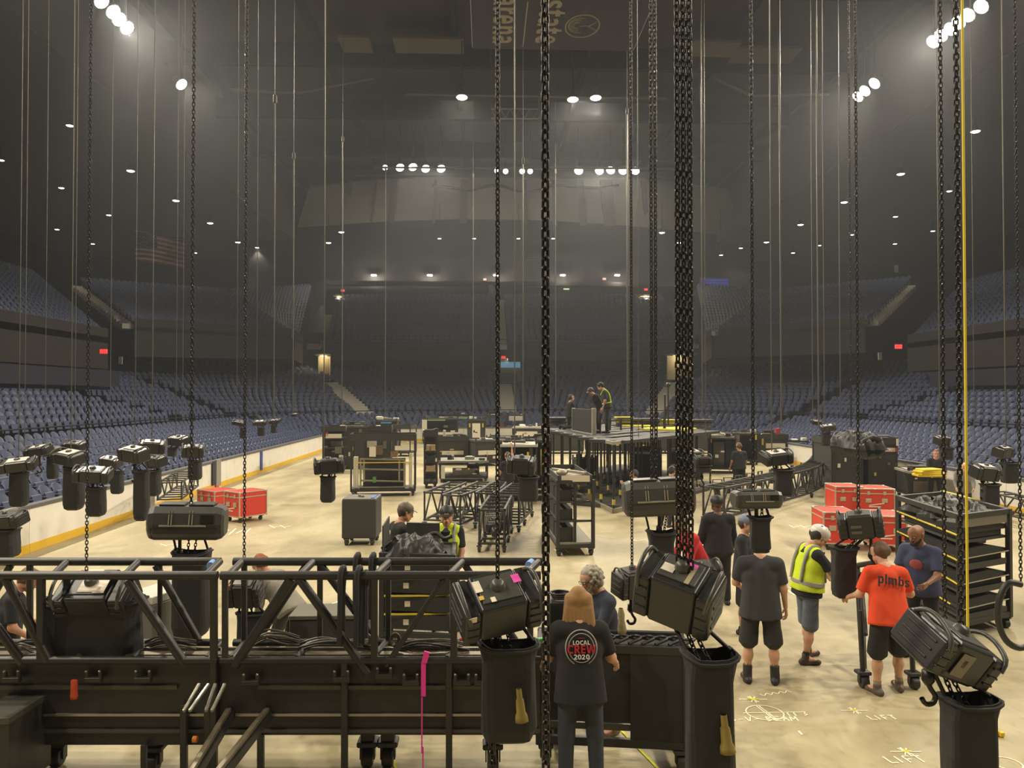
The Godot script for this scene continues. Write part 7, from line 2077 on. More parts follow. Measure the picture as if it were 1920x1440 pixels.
func head_mesh() -> ArrayMesh:            # origin at the middle of the head, face towards -z
	if not mesh_cache.has("head"):
		var b := [
			[Vector3(0, 0.03, 0.03), Vector3(0, 0.04, -0.035), 0.082, 0.074],
			[Vector3(0, -0.02, -0.03), Vector3(0, -0.07, -0.045), 0.066, 0.046],
			[Vector3(-0.03, -0.055, -0.02), Vector3(0.03, -0.055, -0.02), 0.05, 0.05],
			[Vector3(0, -0.095, -0.062), Vector3(0, -0.095, -0.064), 0.03, 0.028],
			[Vector3(0, 0.0, -0.098), Vector3(0, -0.032, -0.116), 0.009, 0.015],
			[Vector3(-0.016, -0.036, -0.1), Vector3(0.016, -0.036, -0.1), 0.011, 0.011],
			[Vector3(-0.035, 0.022, -0.09), Vector3(0.035, 0.022, -0.09), 0.014, 0.014],
			[Vector3(-0.02, -0.064, -0.09), Vector3(0.02, -0.064, -0.09), 0.011, 0.011],
			[Vector3(-0.083, 0.01, 0.012), Vector3(-0.08, -0.025, 0.004), 0.016, 0.011],
			[Vector3(0.083, 0.01, 0.012), Vector3(0.08, -0.025, 0.004), 0.016, 0.011],
			[Vector3(0, -0.06, 0.02), Vector3(0, -0.2, 0.035), 0.054, 0.06]]
		mesh_cache["head"] = blob(b, 0.0065, 0.016)
	return mesh_cache["head"]

func hand_mesh(curl: float) -> ArrayMesh:  # wrist at the origin, fingers down -y, palm towards -z, thumb towards +x
	var key := "hand%d" % int(curl * 10)
	if not mesh_cache.has(key):
		var b := []
		b.append([Vector3(-0.018, -0.02, 0), Vector3(-0.024, -0.085, 0), 0.018, 0.017])
		b.append([Vector3(0.0, -0.015, 0), Vector3(0.0, -0.09, 0), 0.02, 0.018])
		b.append([Vector3(0.018, -0.02, 0), Vector3(0.024, -0.085, 0), 0.019, 0.017])
		var ln := [0.062, 0.078, 0.084, 0.076]
		for i in 4:
			var x := -0.033 + i * 0.022
			var p := Vector3(x, -0.088 - (0.006 if i == 1 or i == 2 else 0.0), 0)
			var an := curl * 0.5
			var r := 0.0092
			for s in 3:
				var l: float = ln[i] * [0.45, 0.31, 0.24][s]
				var q := p + Vector3((x * 0.12) * (1 if s == 0 else 0), -cos(an), -sin(an)) * l
				b.append([p, q, r, r * 0.9])
				p = q
				r *= 0.9
				an += curl * 0.75
		b.append([Vector3(0.022, -0.03, -0.004), Vector3(0.046, -0.062, -0.02), 0.015, 0.012])
		b.append([Vector3(0.046, -0.062, -0.02), Vector3(0.05 - curl * 0.012, -0.092, -0.03 - curl * 0.008), 0.0115, 0.0098])
		mesh_cache[key] = blob(b, 0.0052, 0.006)
	return mesh_cache[key]

func limb_dir(side: float, flex: float, abd: float) -> Vector3:
	return Vector3(side * sin(abd), -cos(abd) * cos(flex), -cos(abd) * sin(flex))

func person(label: String, pos: Vector3, yaw: float, d: float, o: Dictionary):
	var t := thing("person", label, "person", pos, deg_to_rad(yaw), o.get("group", ""))
	var H: float = o.get("h", 1.77)
	var s := H / 1.77
	var wide: float = o.get("wide", 1.0)
	var belly: float = o.get("belly", 0.0)
	var cell := clampf(d * 0.0022, 0.014, 0.03)
	var rd := func(x): return deg_to_rad(x)
	# legs, from the hip down; the pelvis is set so that the lower foot meets the ground
	var legs := []
	var low := 1e9
	for i in 2:
		var sd := -1.0 if i == 0 else 1.0
		var q: Array = o.get("legs", [[2, 4, 4], [2, 4, 4]])[i]
		var hip := Vector3(sd * 0.092 * s * wide, 0, 0)
		var knee: Vector3 = hip + limb_dir(sd, rd.call(q[0]), rd.call(q[1])) * 0.44 * s
		var ank: Vector3 = knee + limb_dir(sd, rd.call(q[0] - q[2]), rd.call(q[1] * 0.4)) * 0.42 * s
		var toe_dir := Vector3(sd * 0.22, 0, -1).normalized()
		if q[0] - q[2] < -50:
			toe_dir = Vector3(sd * 0.1, -1, -0.25).normalized()
		legs.append([hip, knee, ank, toe_dir])
		low = minf(low, minf(ank.y - 0.075 * s, knee.y - 0.06))
	var up := Vector3(0, -low, 0)
	for l in legs:
		for i in 3:
			l[i] += up
	var pel := up
	var tb := Basis(Vector3.UP, rd.call(o.get("twist", 0.0))) * Basis(Vector3.RIGHT, rd.call(-o.get("lean", 2.0))) * Basis(Vector3.BACK, rd.call(o.get("bend", 0.0)))
	var T := func(x: float, y: float, z: float) -> Vector3: return pel + tb * (Vector3(x * wide, y, z) * s)
	var torso := [
		[pel + Vector3(-0.075 * s * wide, -0.01, 0), pel + Vector3(0.075 * s * wide, -0.01, 0), 0.115 * s * wide, 0.115 * s * wide],
		[T.call(-0.06, 0.14, -0.01 - belly * 0.5), T.call(0.06, 0.14, -0.01 - belly * 0.5), (0.105 + belly) * s, (0.105 + belly) * s],
		[T.call(-0.085, 0.32, -0.01), T.call(0.085, 0.32, -0.01), 0.11 * s, 0.11 * s],
		[T.call(-0.15, 0.47, 0.01), T.call(0.15, 0.47, 0.01), 0.068 * s, 0.068 * s],
		[T.call(0, 0.1, 0), T.call(0, 0.42, 0), 0.12 * s, 0.12 * s],
		[T.call(-0.13, 0.475, 0.012), T.call(0, 0.535, 0.012), 0.06 * s, 0.052 * s], [T.call(0.13, 0.475, 0.012), T.call(0, 0.535, 0.012), 0.06 * s, 0.052 * s],
		[T.call(0, 0.47, 0.01), T.call(0, 0.56, 0.0), 0.075 * s, 0.058 * s]]
	var arms := []
	for i in 2:
		var sd := -1.0 if i == 0 else 1.0
		var q: Array = o.get("arms", [[6, 8, 14, 8], [6, 8, 14, 8]])[i]
		var sh: Vector3 = T.call(sd * 0.185, 0.475, 0.01)
		var el: Vector3 = sh + tb * limb_dir(sd, rd.call(q[0]), rd.call(q[1])) * 0.29 * s
		var wr: Vector3 = el + tb * limb_dir(sd, rd.call(q[0] + q[2]), rd.call(q[1] * 0.6 - q[3])) * 0.255 * s
		arms.append([sh, el, wr])
	var nk: Vector3 = T.call(0, 0.53, 0.0)
	var hd: Array = o.get("head", [0, 0])
	var hb := tb * Basis(Vector3.UP, rd.call(hd[1])) * Basis(Vector3.RIGHT, rd.call(-hd[0] + o.get("lean", 2.0) * 0.7))
	var hc := nk + hb * (Vector3(0, 0.185, -0.035) * s)
	# skin
	var skin := mat("skin_" + o.skin.to_html(false), o.skin, 0.55)
	var bones := torso.duplicate()
	for i in 2:
		var sd := -1.0 if i == 0 else 1.0
		var a: Array = arms[i]
		bones.append([a[0], a[1], 0.052 * s * wide, 0.041 * s]); bones.append([a[1], a[2], 0.042 * s, 0.028 * s])
		var l: Array = legs[i]
		bones.append([l[0], l[1], 0.086 * s * wide, 0.056 * s]); bones.append([l[1], l[1].lerp(l[2], 0.4), 0.055 * s, 0.054 * s]); bones.append([l[1].lerp(l[2], 0.4), l[2], 0.054 * s, 0.034 * s])
		bones.append([l[2], l[2] + l[3] * 0.15 * s + Vector3(0, -0.04, 0) * s, 0.036 * s, 0.03 * s])
	var g := G.new()
	g.add(blob(bones, cell, 0.045), Transform3D.IDENTITY)
	g.add(head_mesh(), Transform3D(hb * (s * 1.04), hc))
	var curls: Array = o.get("curl", [0.6, 0.6])
	for i in 2:
		var a: Array = arms[i]
		var dr: Vector3 = (a[2] - a[1]).normalized()
		var fw := tb * Vector3(0, 0, -1) if absf(dr.dot(tb * Vector3(0, 0, -1))) < 0.8 else tb * Vector3(0, -1, 0)
		var inw := tb * Vector3(1.0 if i == 0 else -1.0, 0, 0)
		var zz := (-(inw - dr * inw.dot(dr))).normalized()          # the back of the hand looks outwards
		var yy := -dr
		var xx := yy.cross(zz)
		var bs := Basis(xx, yy, zz)
		if xx.dot(fw) < 0:
			bs = Basis(-xx, yy, zz)
		g.add(hand_mesh(curls[i]), Transform3D(bs * (s * 1.0), a[2]))
	part("body", g, skin, t)
	# trousers or shorts
	var pc: Color = o.bottom
	var pants := mat("trouser_" + pc.to_html(false), pc, 0.85)
	var tr := [[pel + Vector3(-0.075 * s * wide, 0.0, 0), pel + Vector3(0.075 * s * wide, 0.0, 0), 0.122 * s * wide, 0.122 * s * wide], [pel, pel + tb * Vector3(0, 0.1, 0), 0.125 * s * wide, 0.12 * s * wide, true]]
	for i in 2:
		var l: Array = legs[i]
		if o.get("shorts", false):
			var e: Vector3 = l[1] + (l[2] - l[1]) * 0.06
			tr.append([l[0], l[1], 0.1 * s * wide, 0.094 * s * wide]); tr.append([l[1] + (l[0] - l[1]) * 0.2, e, 0.094 * s * wide, 0.1 * s * wide, true])
		else:
			tr.append([l[0], l[1], 0.098 * s * wide, 0.075 * s]); tr.append([l[1], l[2], 0.073 * s, 0.064 * s, true])
	part("shorts" if o.get("shorts", false) else "trousers", blob(tr, cell, 0.03), pants, t)
	# shirt
	var sc: Color = o.top
	var shirt := mat("shirt_" + sc.to_html(false), sc, 0.9)
	var sb := []
	for q in torso.slice(1, 7):
		sb.append([q[0], q[1], q[2] + 0.017, q[3] + (0.017 if q[3] > 0.06 else 0.008)])
	sb.append([T.call(0, 0.4, 0), pel + tb * Vector3(0, -0.02 - o.get("hem", 0.06), 0), 0.12 * s, 0.158 * s * wide + belly * 0.5, true])
	sb.append([T.call(-0.07, 0.3, 0), pel + tb * Vector3(-0.075 * wide, -0.02 - o.get("hem", 0.06), 0), 0.118 * s, 0.15 * s * wide + belly * 0.4, true])
	sb.append([T.call(0.07, 0.3, 0), pel + tb * Vector3(0.075 * wide, -0.02 - o.get("hem", 0.06), 0), 0.118 * s, 0.15 * s * wide + belly * 0.4, true])
	for i in 2:
		var a: Array = arms[i]
		if o.get("long", false):
			sb.append([a[0], a[1], 0.068 * s * wide, 0.057 * s]); sb.append([a[1], a[2], 0.056 * s, 0.042 * s, true])
		else:
			sb.append([a[0], a[0].lerp(a[1], 0.82), 0.07 * s * wide, 0.07 * s, true])
	part(o.get("top_name", "shirt"), blob(sb, cell, 0.03), shirt, t)
	# shoes
	var shoe := mat("shoe_" + o.get("shoe", Color8(34, 33, 32)).to_html(false), o.get("shoe", Color8(34, 33, 32)), 0.6)
	for i in 2:
		var l: Array = legs[i]
		var f: Vector3 = l[3]
		var dn := Vector3(0, -0.04 * s, 0) if absf(f.y) < 0.5 else Vector3(0, 0, 0)
		var sh := [[l[2] + dn - f * 0.05 * s, l[2] + dn * 1.1 + f * 0.16 * s, 0.043 * s, 0.036 * s], [l[2] + Vector3(0, 0.03, 0), l[2] + dn, 0.048 * s, 0.046 * s]]
		if o.get("boots", false):
			sh.append([l[2] + dn, l[2] + (l[1] - l[2]).normalized() * 0.14 * s, 0.05 * s, 0.055 * s, true])
		part("shoe", blob(sh, minf(cell, 0.016), 0.02), shoe, t)
		if o.get("shorts", false) and o.has("sock"):
			var k := G.new(); k.tube(l[2] + (l[1] - l[2]).normalized() * 0.03, l[2] + (l[1] - l[2]).normalized() * (0.17 if o.get("boots", false) else 0.09), 0.042 * s, 10, 0.046 * s); part("sock", k, mat("sock_" + o.sock.to_html(false), o.sock, 0.9), t)
	# hair and headgear; the head frame
	var hx := Transform3D(hb * (s * 1.04), hc)
	var hstyle: String = o.get("hair", "short")
	if hstyle != "bald":
		var hm := mat("hair_" + o.hair_col.to_html(false), o.hair_col, 0.7)
		var hr := [[Vector3(0, 0.062, 0.038), Vector3(0, 0.068, -0.03), 0.076, 0.064], [Vector3(-0.03, 0.02, 0.052), Vector3(0.03, 0.02, 0.052), 0.07, 0.07], [Vector3(0, -0.02, 0.06), Vector3(0, -0.05, 0.05), 0.052, 0.042]]
		if hstyle == "long":
			for i in 7:
				var x := -0.066 + i * 0.022
				hr.append([Vector3(x * 1.1, 0.03, 0.05), Vector3(x * 1.9, -0.15 - 0.02 * ((i * 3) % 4), 0.085), 0.05, 0.018])
				hr.append([Vector3(x * 1.4, -0.06, 0.075), Vector3(x * 1.7 + 0.01, -0.165 - 0.018 * ((i * 5) % 4), 0.1), 0.03, 0.01])
			for x in [-1, 1]:
				hr.append([Vector3(x * 0.07, 0.03, 0.0), Vector3(x * 0.115, -0.16, 0.04), 0.036, 0.022])
		elif hstyle == "curly":
			for i in 60:
				var a := i * 2.4
				var yy := 0.125 - 0.0036 * i
				var rr := sqrt(maxf(0.001, 0.0108 - pow(yy - 0.02, 2)))
				var q := Vector3(cos(a) * rr, yy, 0.022 + sin(a) * rr)
				if q.z > -0.045 or q.y > 0.085:
					hr.append([q, q + Vector3(0.012 * sin(i * 1.9), -0.012, 0.01 * cos(i * 2.7)), 0.021, 0.016])
			hr.append([Vector3(-0.06, -0.05, 0.05), Vector3(0.06, -0.05, 0.05), 0.045, 0.045])
		part("hair", blob(hr, 0.009, 0.014), hm, t, hx)
	if o.has("beard"):
		var bm := mat("hair_" + o.beard.to_html(false), o.beard, 0.8)
		part("beard", blob([[Vector3(-0.055, -0.045, -0.03), Vector3(-0.02, -0.095, -0.066), 0.026, 0.03], [Vector3(0.055, -0.045, -0.03), Vector3(0.02, -0.095, -0.066), 0.026, 0.03], [Vector3(-0.02, -0.1, -0.068), Vector3(0.02, -0.1, -0.068), 0.03, 0.03], [Vector3(-0.022, -0.05, -0.098), Vector3(0.022, -0.05, -0.098), 0.01, 0.01]], 0.007, 0.012), bm, t, hx)
	var cap: String = o.get("hat", "")
	if cap != "":
		var cm := mat("hat_" + o.hat_col.to_html(false), o.hat_col, 0.6 if cap != "helmet" else 0.35)
		var c := G.new()
		if cap == "helmet":
			c.ball(Vector3(0, 0.055, 0.005), Vector3(0.112, 0.1, 0.132), Basis.IDENTITY, 18, 12)
			c.box(Vector3(0, 0.02, -0.112), Vector3(0.12, 0.012, 0.05), Basis(Vector3.RIGHT, 0.2), 0.005)
		elif cap == "beanie":
			c.ball(Vector3(0, 0.055, 0.01), Vector3(0.1, 0.096, 0.116), Basis.IDENTITY, 16, 10)
			c.lathe(Vector3(0, 0.02, 0.005), Vector3.UP, [[0, 0.096], [0.03, 0.104], [0.055, 0.1]], 16)
		else:
			c.ball(Vector3(0, 0.058, 0.012), Vector3(0.1, 0.092, 0.118), Basis.IDENTITY, 16, 10)
			c.prism([Vector2(-0.075, 0.0), Vector2(-0.06, -0.065), Vector2(0.0, -0.085), Vector2(0.06, -0.065), Vector2(0.075, 0.0)], 0.008, Transform3D(Basis(Vector3(1, 0, 0), Vector3(0, 0.18, 1), Vector3(0, -1, 0.18)), Vector3(0, 0.056, -0.085)))
			c.ball(Vector3(0, 0.15, 0.012), Vector3(0.012, 0.008, 0.012))
		part("helmet" if cap == "helmet" else "cap" if cap == "cap" else "beanie", c, cm, t, hx)
		if cap == "helmet":
			c = G.new()
			for q in [[-0.04, 0.0], [0.04, 0.0], [-0.062, -0.05], [0.062, -0.05], [-0.062, 0.05], [0.062, 0.05]]:
				var yv := 0.055 + 0.1 * sqrt(maxf(0.0, 1.0 - pow(q[0] / 0.112, 2) - pow(q[1] / 0.132, 2)))
				c.ball(Vector3(q[0], yv, q[1] + 0.005), Vector3(0.009, 0.006, 0.02))
			part("vent", c, mat("vent_dark", Color8(60, 58, 56), 0.7), t, hx)
			c = G.new(); c.sweep([Vector3(-0.088, 0.0, 0.01), Vector3(-0.07, -0.07, -0.02), Vector3(0, -0.125, -0.05), Vector3(0.07, -0.07, -0.02), Vector3(0.088, 0.0, 0.01)], 0.006, 5); part("chin_strap", c, mat("vent_dark"), t, hx)
	if d < 14.0:
		for x in [-1, 1]:
			var e := G.new(); e.ball(Vector3(x * 0.032, 0.004, -0.0985), Vector3(0.013, 0.008, 0.008)); part("eye", e, mat("eye_white", Color8(210, 204, 196), 0.3), t, hx)
			e = G.new(); e.ball(Vector3(x * 0.032, 0.004, -0.1055), Vector3(0.006, 0.006, 0.003)); part("iris", e, mat("eye_dark", Color8(40, 30, 24), 0.3), t, hx)
			e = G.new(); e.tube(Vector3(x * 0.018, 0.026, -0.106), Vector3(x * 0.05, 0.024, -0.097), 0.005, 5); part("eyebrow", e, mat("brow_" + o.get("hair_col", Color8(50, 40, 34)).to_html(false), o.get("hair_col", Color8(50, 40, 34)), 0.8), t, hx)
		var mo := G.new(); mo.ball(Vector3(0, -0.064, -0.101), Vector3(0.022, 0.006, 0.006)); part("mouth", mo, mat("lip_" + o.skin.to_html(false), o.skin.darkened(0.3), 0.5), t, hx)
	if o.get("glasses", false):
		var e := G.new()
		for x in [-1, 1]:
			var pp := []
			for k in 10:
				pp.append(Vector3(x * 0.033 + cos(TAU * k / 10) * 0.023, 0.002 + sin(TAU * k / 10) * 0.018, -0.116))
			e.sweep(pp, 0.0025, 5, true)
			e.tube(Vector3(x * 0.056, 0.006, -0.115), Vector3(x * 0.084, 0.01, -0.01), 0.0025, 5)
		e.tube(Vector3(-0.01, 0.004, -0.118), Vector3(0.01, 0.004, -0.118), 0.0025, 5)
		part("glasses", e, mat("glasses_dark", Color8(40, 38, 38), 0.3), t, hx)
	# hi-vis vest with grey bands
	if o.get("vest", "") != "":
		var vm := mat("vest_yellow", Color8(206, 226, 40), 0.7)
		if o.vest == "full":
			var vb := []
			for q in torso.slice(2, 3):
				vb.append([q[0], q[1], q[2] + 0.04, q[3] + 0.04])
			vb.append([T.call(0, 0.4, 0), pel + tb * Vector3(0, 0.0, 0), 0.145 * s, 0.182 * s * wide + belly * 0.5, true])
			vb.append([T.call(-0.07, 0.3, 0), pel + tb * Vector3(-0.07, 0.0, 0), 0.138 * s, 0.176 * s * wide + belly * 0.4, true])
			vb.append([T.call(0.07, 0.3, 0), pel + tb * Vector3(0.07, 0.0, 0), 0.138 * s, 0.176 * s * wide + belly * 0.4, true])
			vb.append([T.call(-0.14, 0.475, 0.01), T.call(-0.06, 0.5, 0.01), 0.092 * s, 0.092 * s]); vb.append([T.call(0.14, 0.475, 0.01), T.call(0.06, 0.5, 0.01), 0.092 * s, 0.092 * s])
			part("vest", blob(vb, minf(cell, 0.016), 0.03), vm, t)
			var bm := mat("vest_band", Color8(150, 148, 140), 0.5)
			for y in [0.1]:
				var pp := []
				for k in 20:
					var a := TAU * k / 20
					pp.append(T.call(cos(a) * (0.245 + belly * 0.3), y, sin(a) * (0.168 + belly * 0.4)))
				for q in [-0.016, 0.0, 0.016]:
					var k := G.new(); k.sweep(pp.map(func(v): return v + tb * Vector3(0, q, 0)), 0.014, 5, true); part("band", k, bm, t)
			for x in [-1, 1]:
				var k := G.new(); k.sweep(smooth([T.call(x * 0.12, 0.12, -0.17), T.call(x * 0.12, 0.34, -0.152), T.call(x * 0.12, 0.53, -0.066), T.call(x * 0.12, 0.572, 0.02), T.call(x * 0.12, 0.51, 0.1), T.call(x * 0.12, 0.34, 0.152), T.call(x * 0.12, 0.12, 0.17)], 3), 0.024, 5); part("band", k, bm, t)
			var zip := G.new(); zip.prism([Vector2(-0.07, 0.5), Vector2(0.0, 0.18), Vector2(0.07, 0.5)], 0.03, Transform3D(tb * s, pel + tb * Vector3(0, 0, -0.152 * s))); part("neck_opening", zip, shirt, t)
		else:
			for x in [-1, 1]:
				var k := G.new(); k.sweep(smooth([T.call(x * 0.1, 0.12, 0.14), T.call(x * 0.09, 0.36, 0.15), T.call(x * 0.1, 0.53, 0.08), T.call(x * 0.11, 0.56, -0.02), T.call(x * 0.12, 0.4, -0.14)], 3), 0.022, 5); part("harness_strap", k, vm, t)
			var pp := []
			for k in 20:
				var a := TAU * k / 20
				pp.append(T.call(cos(a) * 0.2, 0.1, sin(a) * 0.15))
			var kk := G.new(); kk.sweep(pp, 0.026, 5, true); part("harness_strap", kk, vm, t)
	return [t, pel, tb, s, hx, arms]

func shirt_print(t: Node3D, pel: Vector3, tb: Basis, s: float, text: String, y: float, size: float, c: Color, x := 0.0, tilt := 0.0, bold := true, z := 0.158, squash := 1.0):
	var m := TextMesh.new()
	var sf := SystemFont.new(); sf.font_names = PackedStringArray(["Droid Sans"]); sf.font_weight = 700 if bold else 400; sf.font_italic = tilt != 0.0
	m.font = sf; m.text = text; m.font_size = 24; m.pixel_size = size / 24.0; m.depth = 0.008
	part("shirt_print", m, mat("print_" + c.to_html(false), c, 0.8), t, Transform3D(tb * Basis(Vector3.BACK, tilt) * Basis.from_scale(Vector3(squash, 1, 1)), pel + tb * (Vector3(x, y, z) * s)))

# ---------------------------------------------------------------- the crew
func people():
	var pale = rgb(206, 158, 128); var tan = rgb(190, 138, 108); var brown = rgb(96, 66, 50)
	var blk = rgb(30, 29, 29); var navy = rgb(46, 52, 74); var dkg = rgb(58, 58, 60)
	var foot = func(x: float, d: float) -> Vector3:
		var p = at(x, 742, d); p.y = 0; return p
	# the man in the local crew shirt, back to us, working at the low cart
	var r = person("person in a black crew shirt with long blond hair, right of the thick chain", foot.call(1087, 6.85), 0, 6.8, {"h": 1.77, "skin": pale, "top": blk, "bottom": rgb(52, 56, 66), "hair": "long", "hair_col": rgb(150, 112, 68), "hem": 0.12, "wide": 1.06, "lean": 9, "legs": [[3, 3, 4], [3, 5, 4]], "arms": [[24, 16, 42, 4], [20, 20, 48, -6]], "head": [8, -6], "shoe": blk})
	var ring = G.new(); var ring2 = G.new()
	var rp = []; var rp2 = []
	for i in 30:
		var a = TAU * i / 30
		rp.append(r[1] + r[2] * (Vector3(cos(a) * 0.138, 0.34 + sin(a) * 0.15, 0.152 - 0.5 * pow(cos(a) * 0.138, 2) - 0.02 * absf(sin(a))) * r[3])); rp2.append(r[1] + r[2] * (Vector3(cos(a) * 0.112, 0.34 + sin(a) * 0.122, 0.153 - 0.5 * pow(cos(a) * 0.112, 2)) * r[3]))
	ring.sweep(rp, 0.005, 5, true); part("shirt_print", ring, mat("print_grey", rgb(180, 176, 168), 0.8), r[0])
	ring2.sweep(rp2, 0.003, 5, true); part("shirt_print", ring2, mat("print_grey"), r[0])
	shirt_print(r[0], r[1], r[2], r[3], "LOCAL", 0.385, 0.05, rgb(216, 212, 204), 0, 0, true, 0.156)
	shirt_print(r[0], r[1], r[2], r[3], "CREW", 0.33, 0.1, rgb(190, 40, 44), 0, 0, true, 0.157, 0.92)
	shirt_print(r[0], r[1], r[2], r[3], "2020", 0.265, 0.058, rgb(216, 212, 204), 0, 0, true, 0.156, 1.1)
	shirt_print(r[0], r[1], r[2], r[3], "-----", 0.425, 0.035, rgb(170, 40, 44), 0, 0, true, 0.153)
	# the grey-haired man facing him over the cart
	person("person with curly grey hair, glasses and a dark blue jacket, facing left", foot.call(1136, 8.1), 112, 7.7, {"h": 1.74, "skin": pale, "top": rgb(58, 62, 74), "top_name": "jacket", "long": true, "bottom": blk, "hair": "curly", "hair_col": rgb(160, 150, 134), "beard": rgb(150, 138, 122), "glasses": true, "lean": 10, "belly": 0.02, "arms": [[34, 6, 40, 18], [38, 8, 36, 18]], "head": [16, 0], "boots": true, "shoe": rgb(112, 90, 64)})
	# man bending in a red jacket behind the big hoist
	person("person in a bright red jacket bending to the left behind the big tilted hoist", foot.call(1312, 11.7), 100, 10, {"h": 1.76, "skin": tan, "top": rgb(196, 44, 48), "top_name": "jacket", "long": true, "bottom": rgb(50, 48, 50), "hair": "short", "hair_col": rgb(120, 100, 84), "lean": 24, "legs": [[10, 4, 16], [6, 4, 10]], "arms": [[40, 6, 20, 6], [44, 8, 24, 6]], "head": [18, 0]})
	person("big person all in black with a black beanie, seen from behind before the curved truss", foot.call(1346, 12.9), 10, 13, {"h": 1.8, "wide": 1.18, "skin": brown, "top": blk, "top_name": "hoodie", "long": true, "bottom": rgb(34, 33, 34), "hair": "bald", "hair_col": blk, "hat": "beanie", "hat_col": rgb(36, 34, 34), "arms": [[10, 14, 18, 6], [8, 14, 16, 4]], "shoe": blk})
	person("person in a pale blue cap and black shirt standing half hidden behind the gray-shirted man", foot.call(1392, 11.4), -120, 11, {"h": 1.72, "skin": pale, "top": rgb(38, 38, 42), "bottom": rgb(44, 44, 46), "shorts": true, "hair": "short", "hair_col": rgb(80, 66, 54), "hat": "cap", "hat_col": rgb(120, 128, 150), "arms": [[20, 10, 30, 10], [14, 10, 20, 10]]})
	person("person in charcoal shirt, long shorts and boots, head hidden by a hanging bag", foot.call(1424, 9.4), -14, 9, {"h": 1.83, "wide": 1.08, "skin": pale, "top": dkg, "bottom": rgb(46, 45, 44), "shorts": true, "boots": true, "sock": rgb(70, 66, 60), "shoe": rgb(44, 42, 40), "hair": "short", "hair_col": rgb(70, 56, 44), "hem": 0.14, "belly": 0.02, "arms": [[24, 14, 44, 26], [4, 12, 14, 0]], "legs": [[2, 5, 3], [3, 6, 3]]})
	person("person in a white helmet, yellow safety vest and denim shorts, looking down to the right", foot.call(1511, 10.2), -82, 10, {"h": 1.8, "skin": pale, "top": rgb(36, 36, 38), "bottom": rgb(96, 104, 116), "shorts": true, "sock": rgb(60, 58, 56), "shoe": rgb(78, 62, 56), "hair": "short", "hair_col": rgb(52, 42, 36), "hat": "helmet", "hat_col": rgb(226, 220, 208), "vest": "full", "belly": 0.02, "lean": 6, "legs": [[8, 4, 4], [-4, 4, 6]], "arms": [[34, 8, 38, 8], [44, 8, 30, 10]], "head": [26, 0]})
	r = person("person in a bright orange shirt and black shorts seen from behind, leaning over a frame", foot.call(1664, 9.05), 4, 9, {"h": 1.77, "wide": 1.1, "skin": pale, "top": rgb(226, 74, 34), "bottom": rgb(36, 35, 35), "shorts": true, "sock": rgb(150, 130, 110), "shoe": rgb(92, 78, 66), "hair": "short", "hair_col": rgb(96, 72, 54), "lean": 14, "bend": -3, "hem": 0.1, "belly": 0.015, "legs": [[4, 4, 6], [10, 7, 8]], "arms": [[30, 12, 50, 2], [24, 30, 70, 24]], "head": [18, 6]})
	shirt_print(r[0], r[1], r[2], r[3], "plmbs", 0.385, 0.15, rgb(50, 42, 40), 0.0, -0.12, true, 0.162, 0.9)
	r = person("bald bearded person in a navy shirt with red print beside the loaded dolly", foot.call(1726, 10.3), 128, 10, {"h": 1.8, "wide": 1.08, "skin": rgb(142, 98, 74), "top": rgb(58, 64, 92), "bottom": rgb(34, 33, 36), "hair": "bald", "hair_col": blk, "beard": rgb(30, 26, 24), "lean": 6, "belly": 0.02, "arms": [[24, 8, 56, 12], [26, 10, 60, 8]], "head": [14, -10]})
	var pr = G.new(); pr.ball(r[1] + r[2] * (Vector3(0, 0.33, -0.14) * r[3]), Vector3(0.09, 0.07, 0.02), r[2]); part("shirt_print", pr, mat("print_red", rgb(150, 70, 70), 0.8), r[0])
	person("person in a black cap and yellow safety vest facing us behind the black drawer dolly", foot.call(838, 11.6), 176, 12, {"h": 1.84, "skin": tan, "top": blk, "bottom": rgb(40, 40, 42), "hair": "short", "hair_col": rgb(40, 34, 30), "hat": "cap", "hat_col": rgb(34, 34, 36), "vest": "full", "arms": [[16, 8, 26, 10], [4, 10, 10, 0]], "head": [10, 6]})
	person("person in dark clothes and brown cap, seen above the drawer dolly's left side", foot.call(748, 11.85), -60, 12, {"h": 1.84, "skin": tan, "top": blk, "bottom": rgb(40, 40, 42), "hair": "short", "hair_col": rgb(70, 56, 44), "hat": "cap", "hat_col": rgb(96, 84, 68), "arms": [[30, 8, 40, 8], [30, 8, 40, 8]], "head": [16, -10]})
	# on the stage
	var st = func(x: float, y: float) -> Vector3: return gnd(x, y, 2.15)
	person("person in a black tee and glasses kneeling on the stage beside the upright panel", st.call(1069, 805), -70, 28, {"h": 1.76, "skin": pale, "top": blk, "bottom": blk, "hair": "short", "hair_col": rgb(52, 40, 34), "glasses": true, "legs": [[4, 6, 92], [8, 6, 92]], "arms": [[24, 8, 64, 8], [26, 8, 60, 10]], "shoe": blk})
	person("person in a black hoodie and cap bending over the upright panel on the stage", st.call(1126, 810), 110, 28, {"h": 1.76, "skin": pale, "top": blk, "top_name": "hoodie", "long": true, "bottom": blk, "hair": "short", "hair_col": rgb(40, 34, 30), "hat": "cap", "hat_col": rgb(60, 60, 60), "lean": 32, "legs": [[12, 4, 8], [6, 4, 10]], "arms": [[4, 6, 20, 4], [4, 6, 14, 4]], "head": [24, 0], "shoe": blk})
	person("person in a dark shirt with yellow harness straps standing tallest on the stage", st.call(1139, 812), 76, 28, {"h": 1.86, "skin": pale, "top": rgb(52, 54, 50), "bottom": rgb(46, 44, 38), "hair": "short", "hair_col": rgb(30, 26, 24), "hat": "beanie", "hat_col": rgb(40, 38, 36), "vest": "straps", "lean": 12, "arms": [[6, 6, 24, 4], [10, 6, 24, 4]], "head": [24, 0], "shoe": blk})
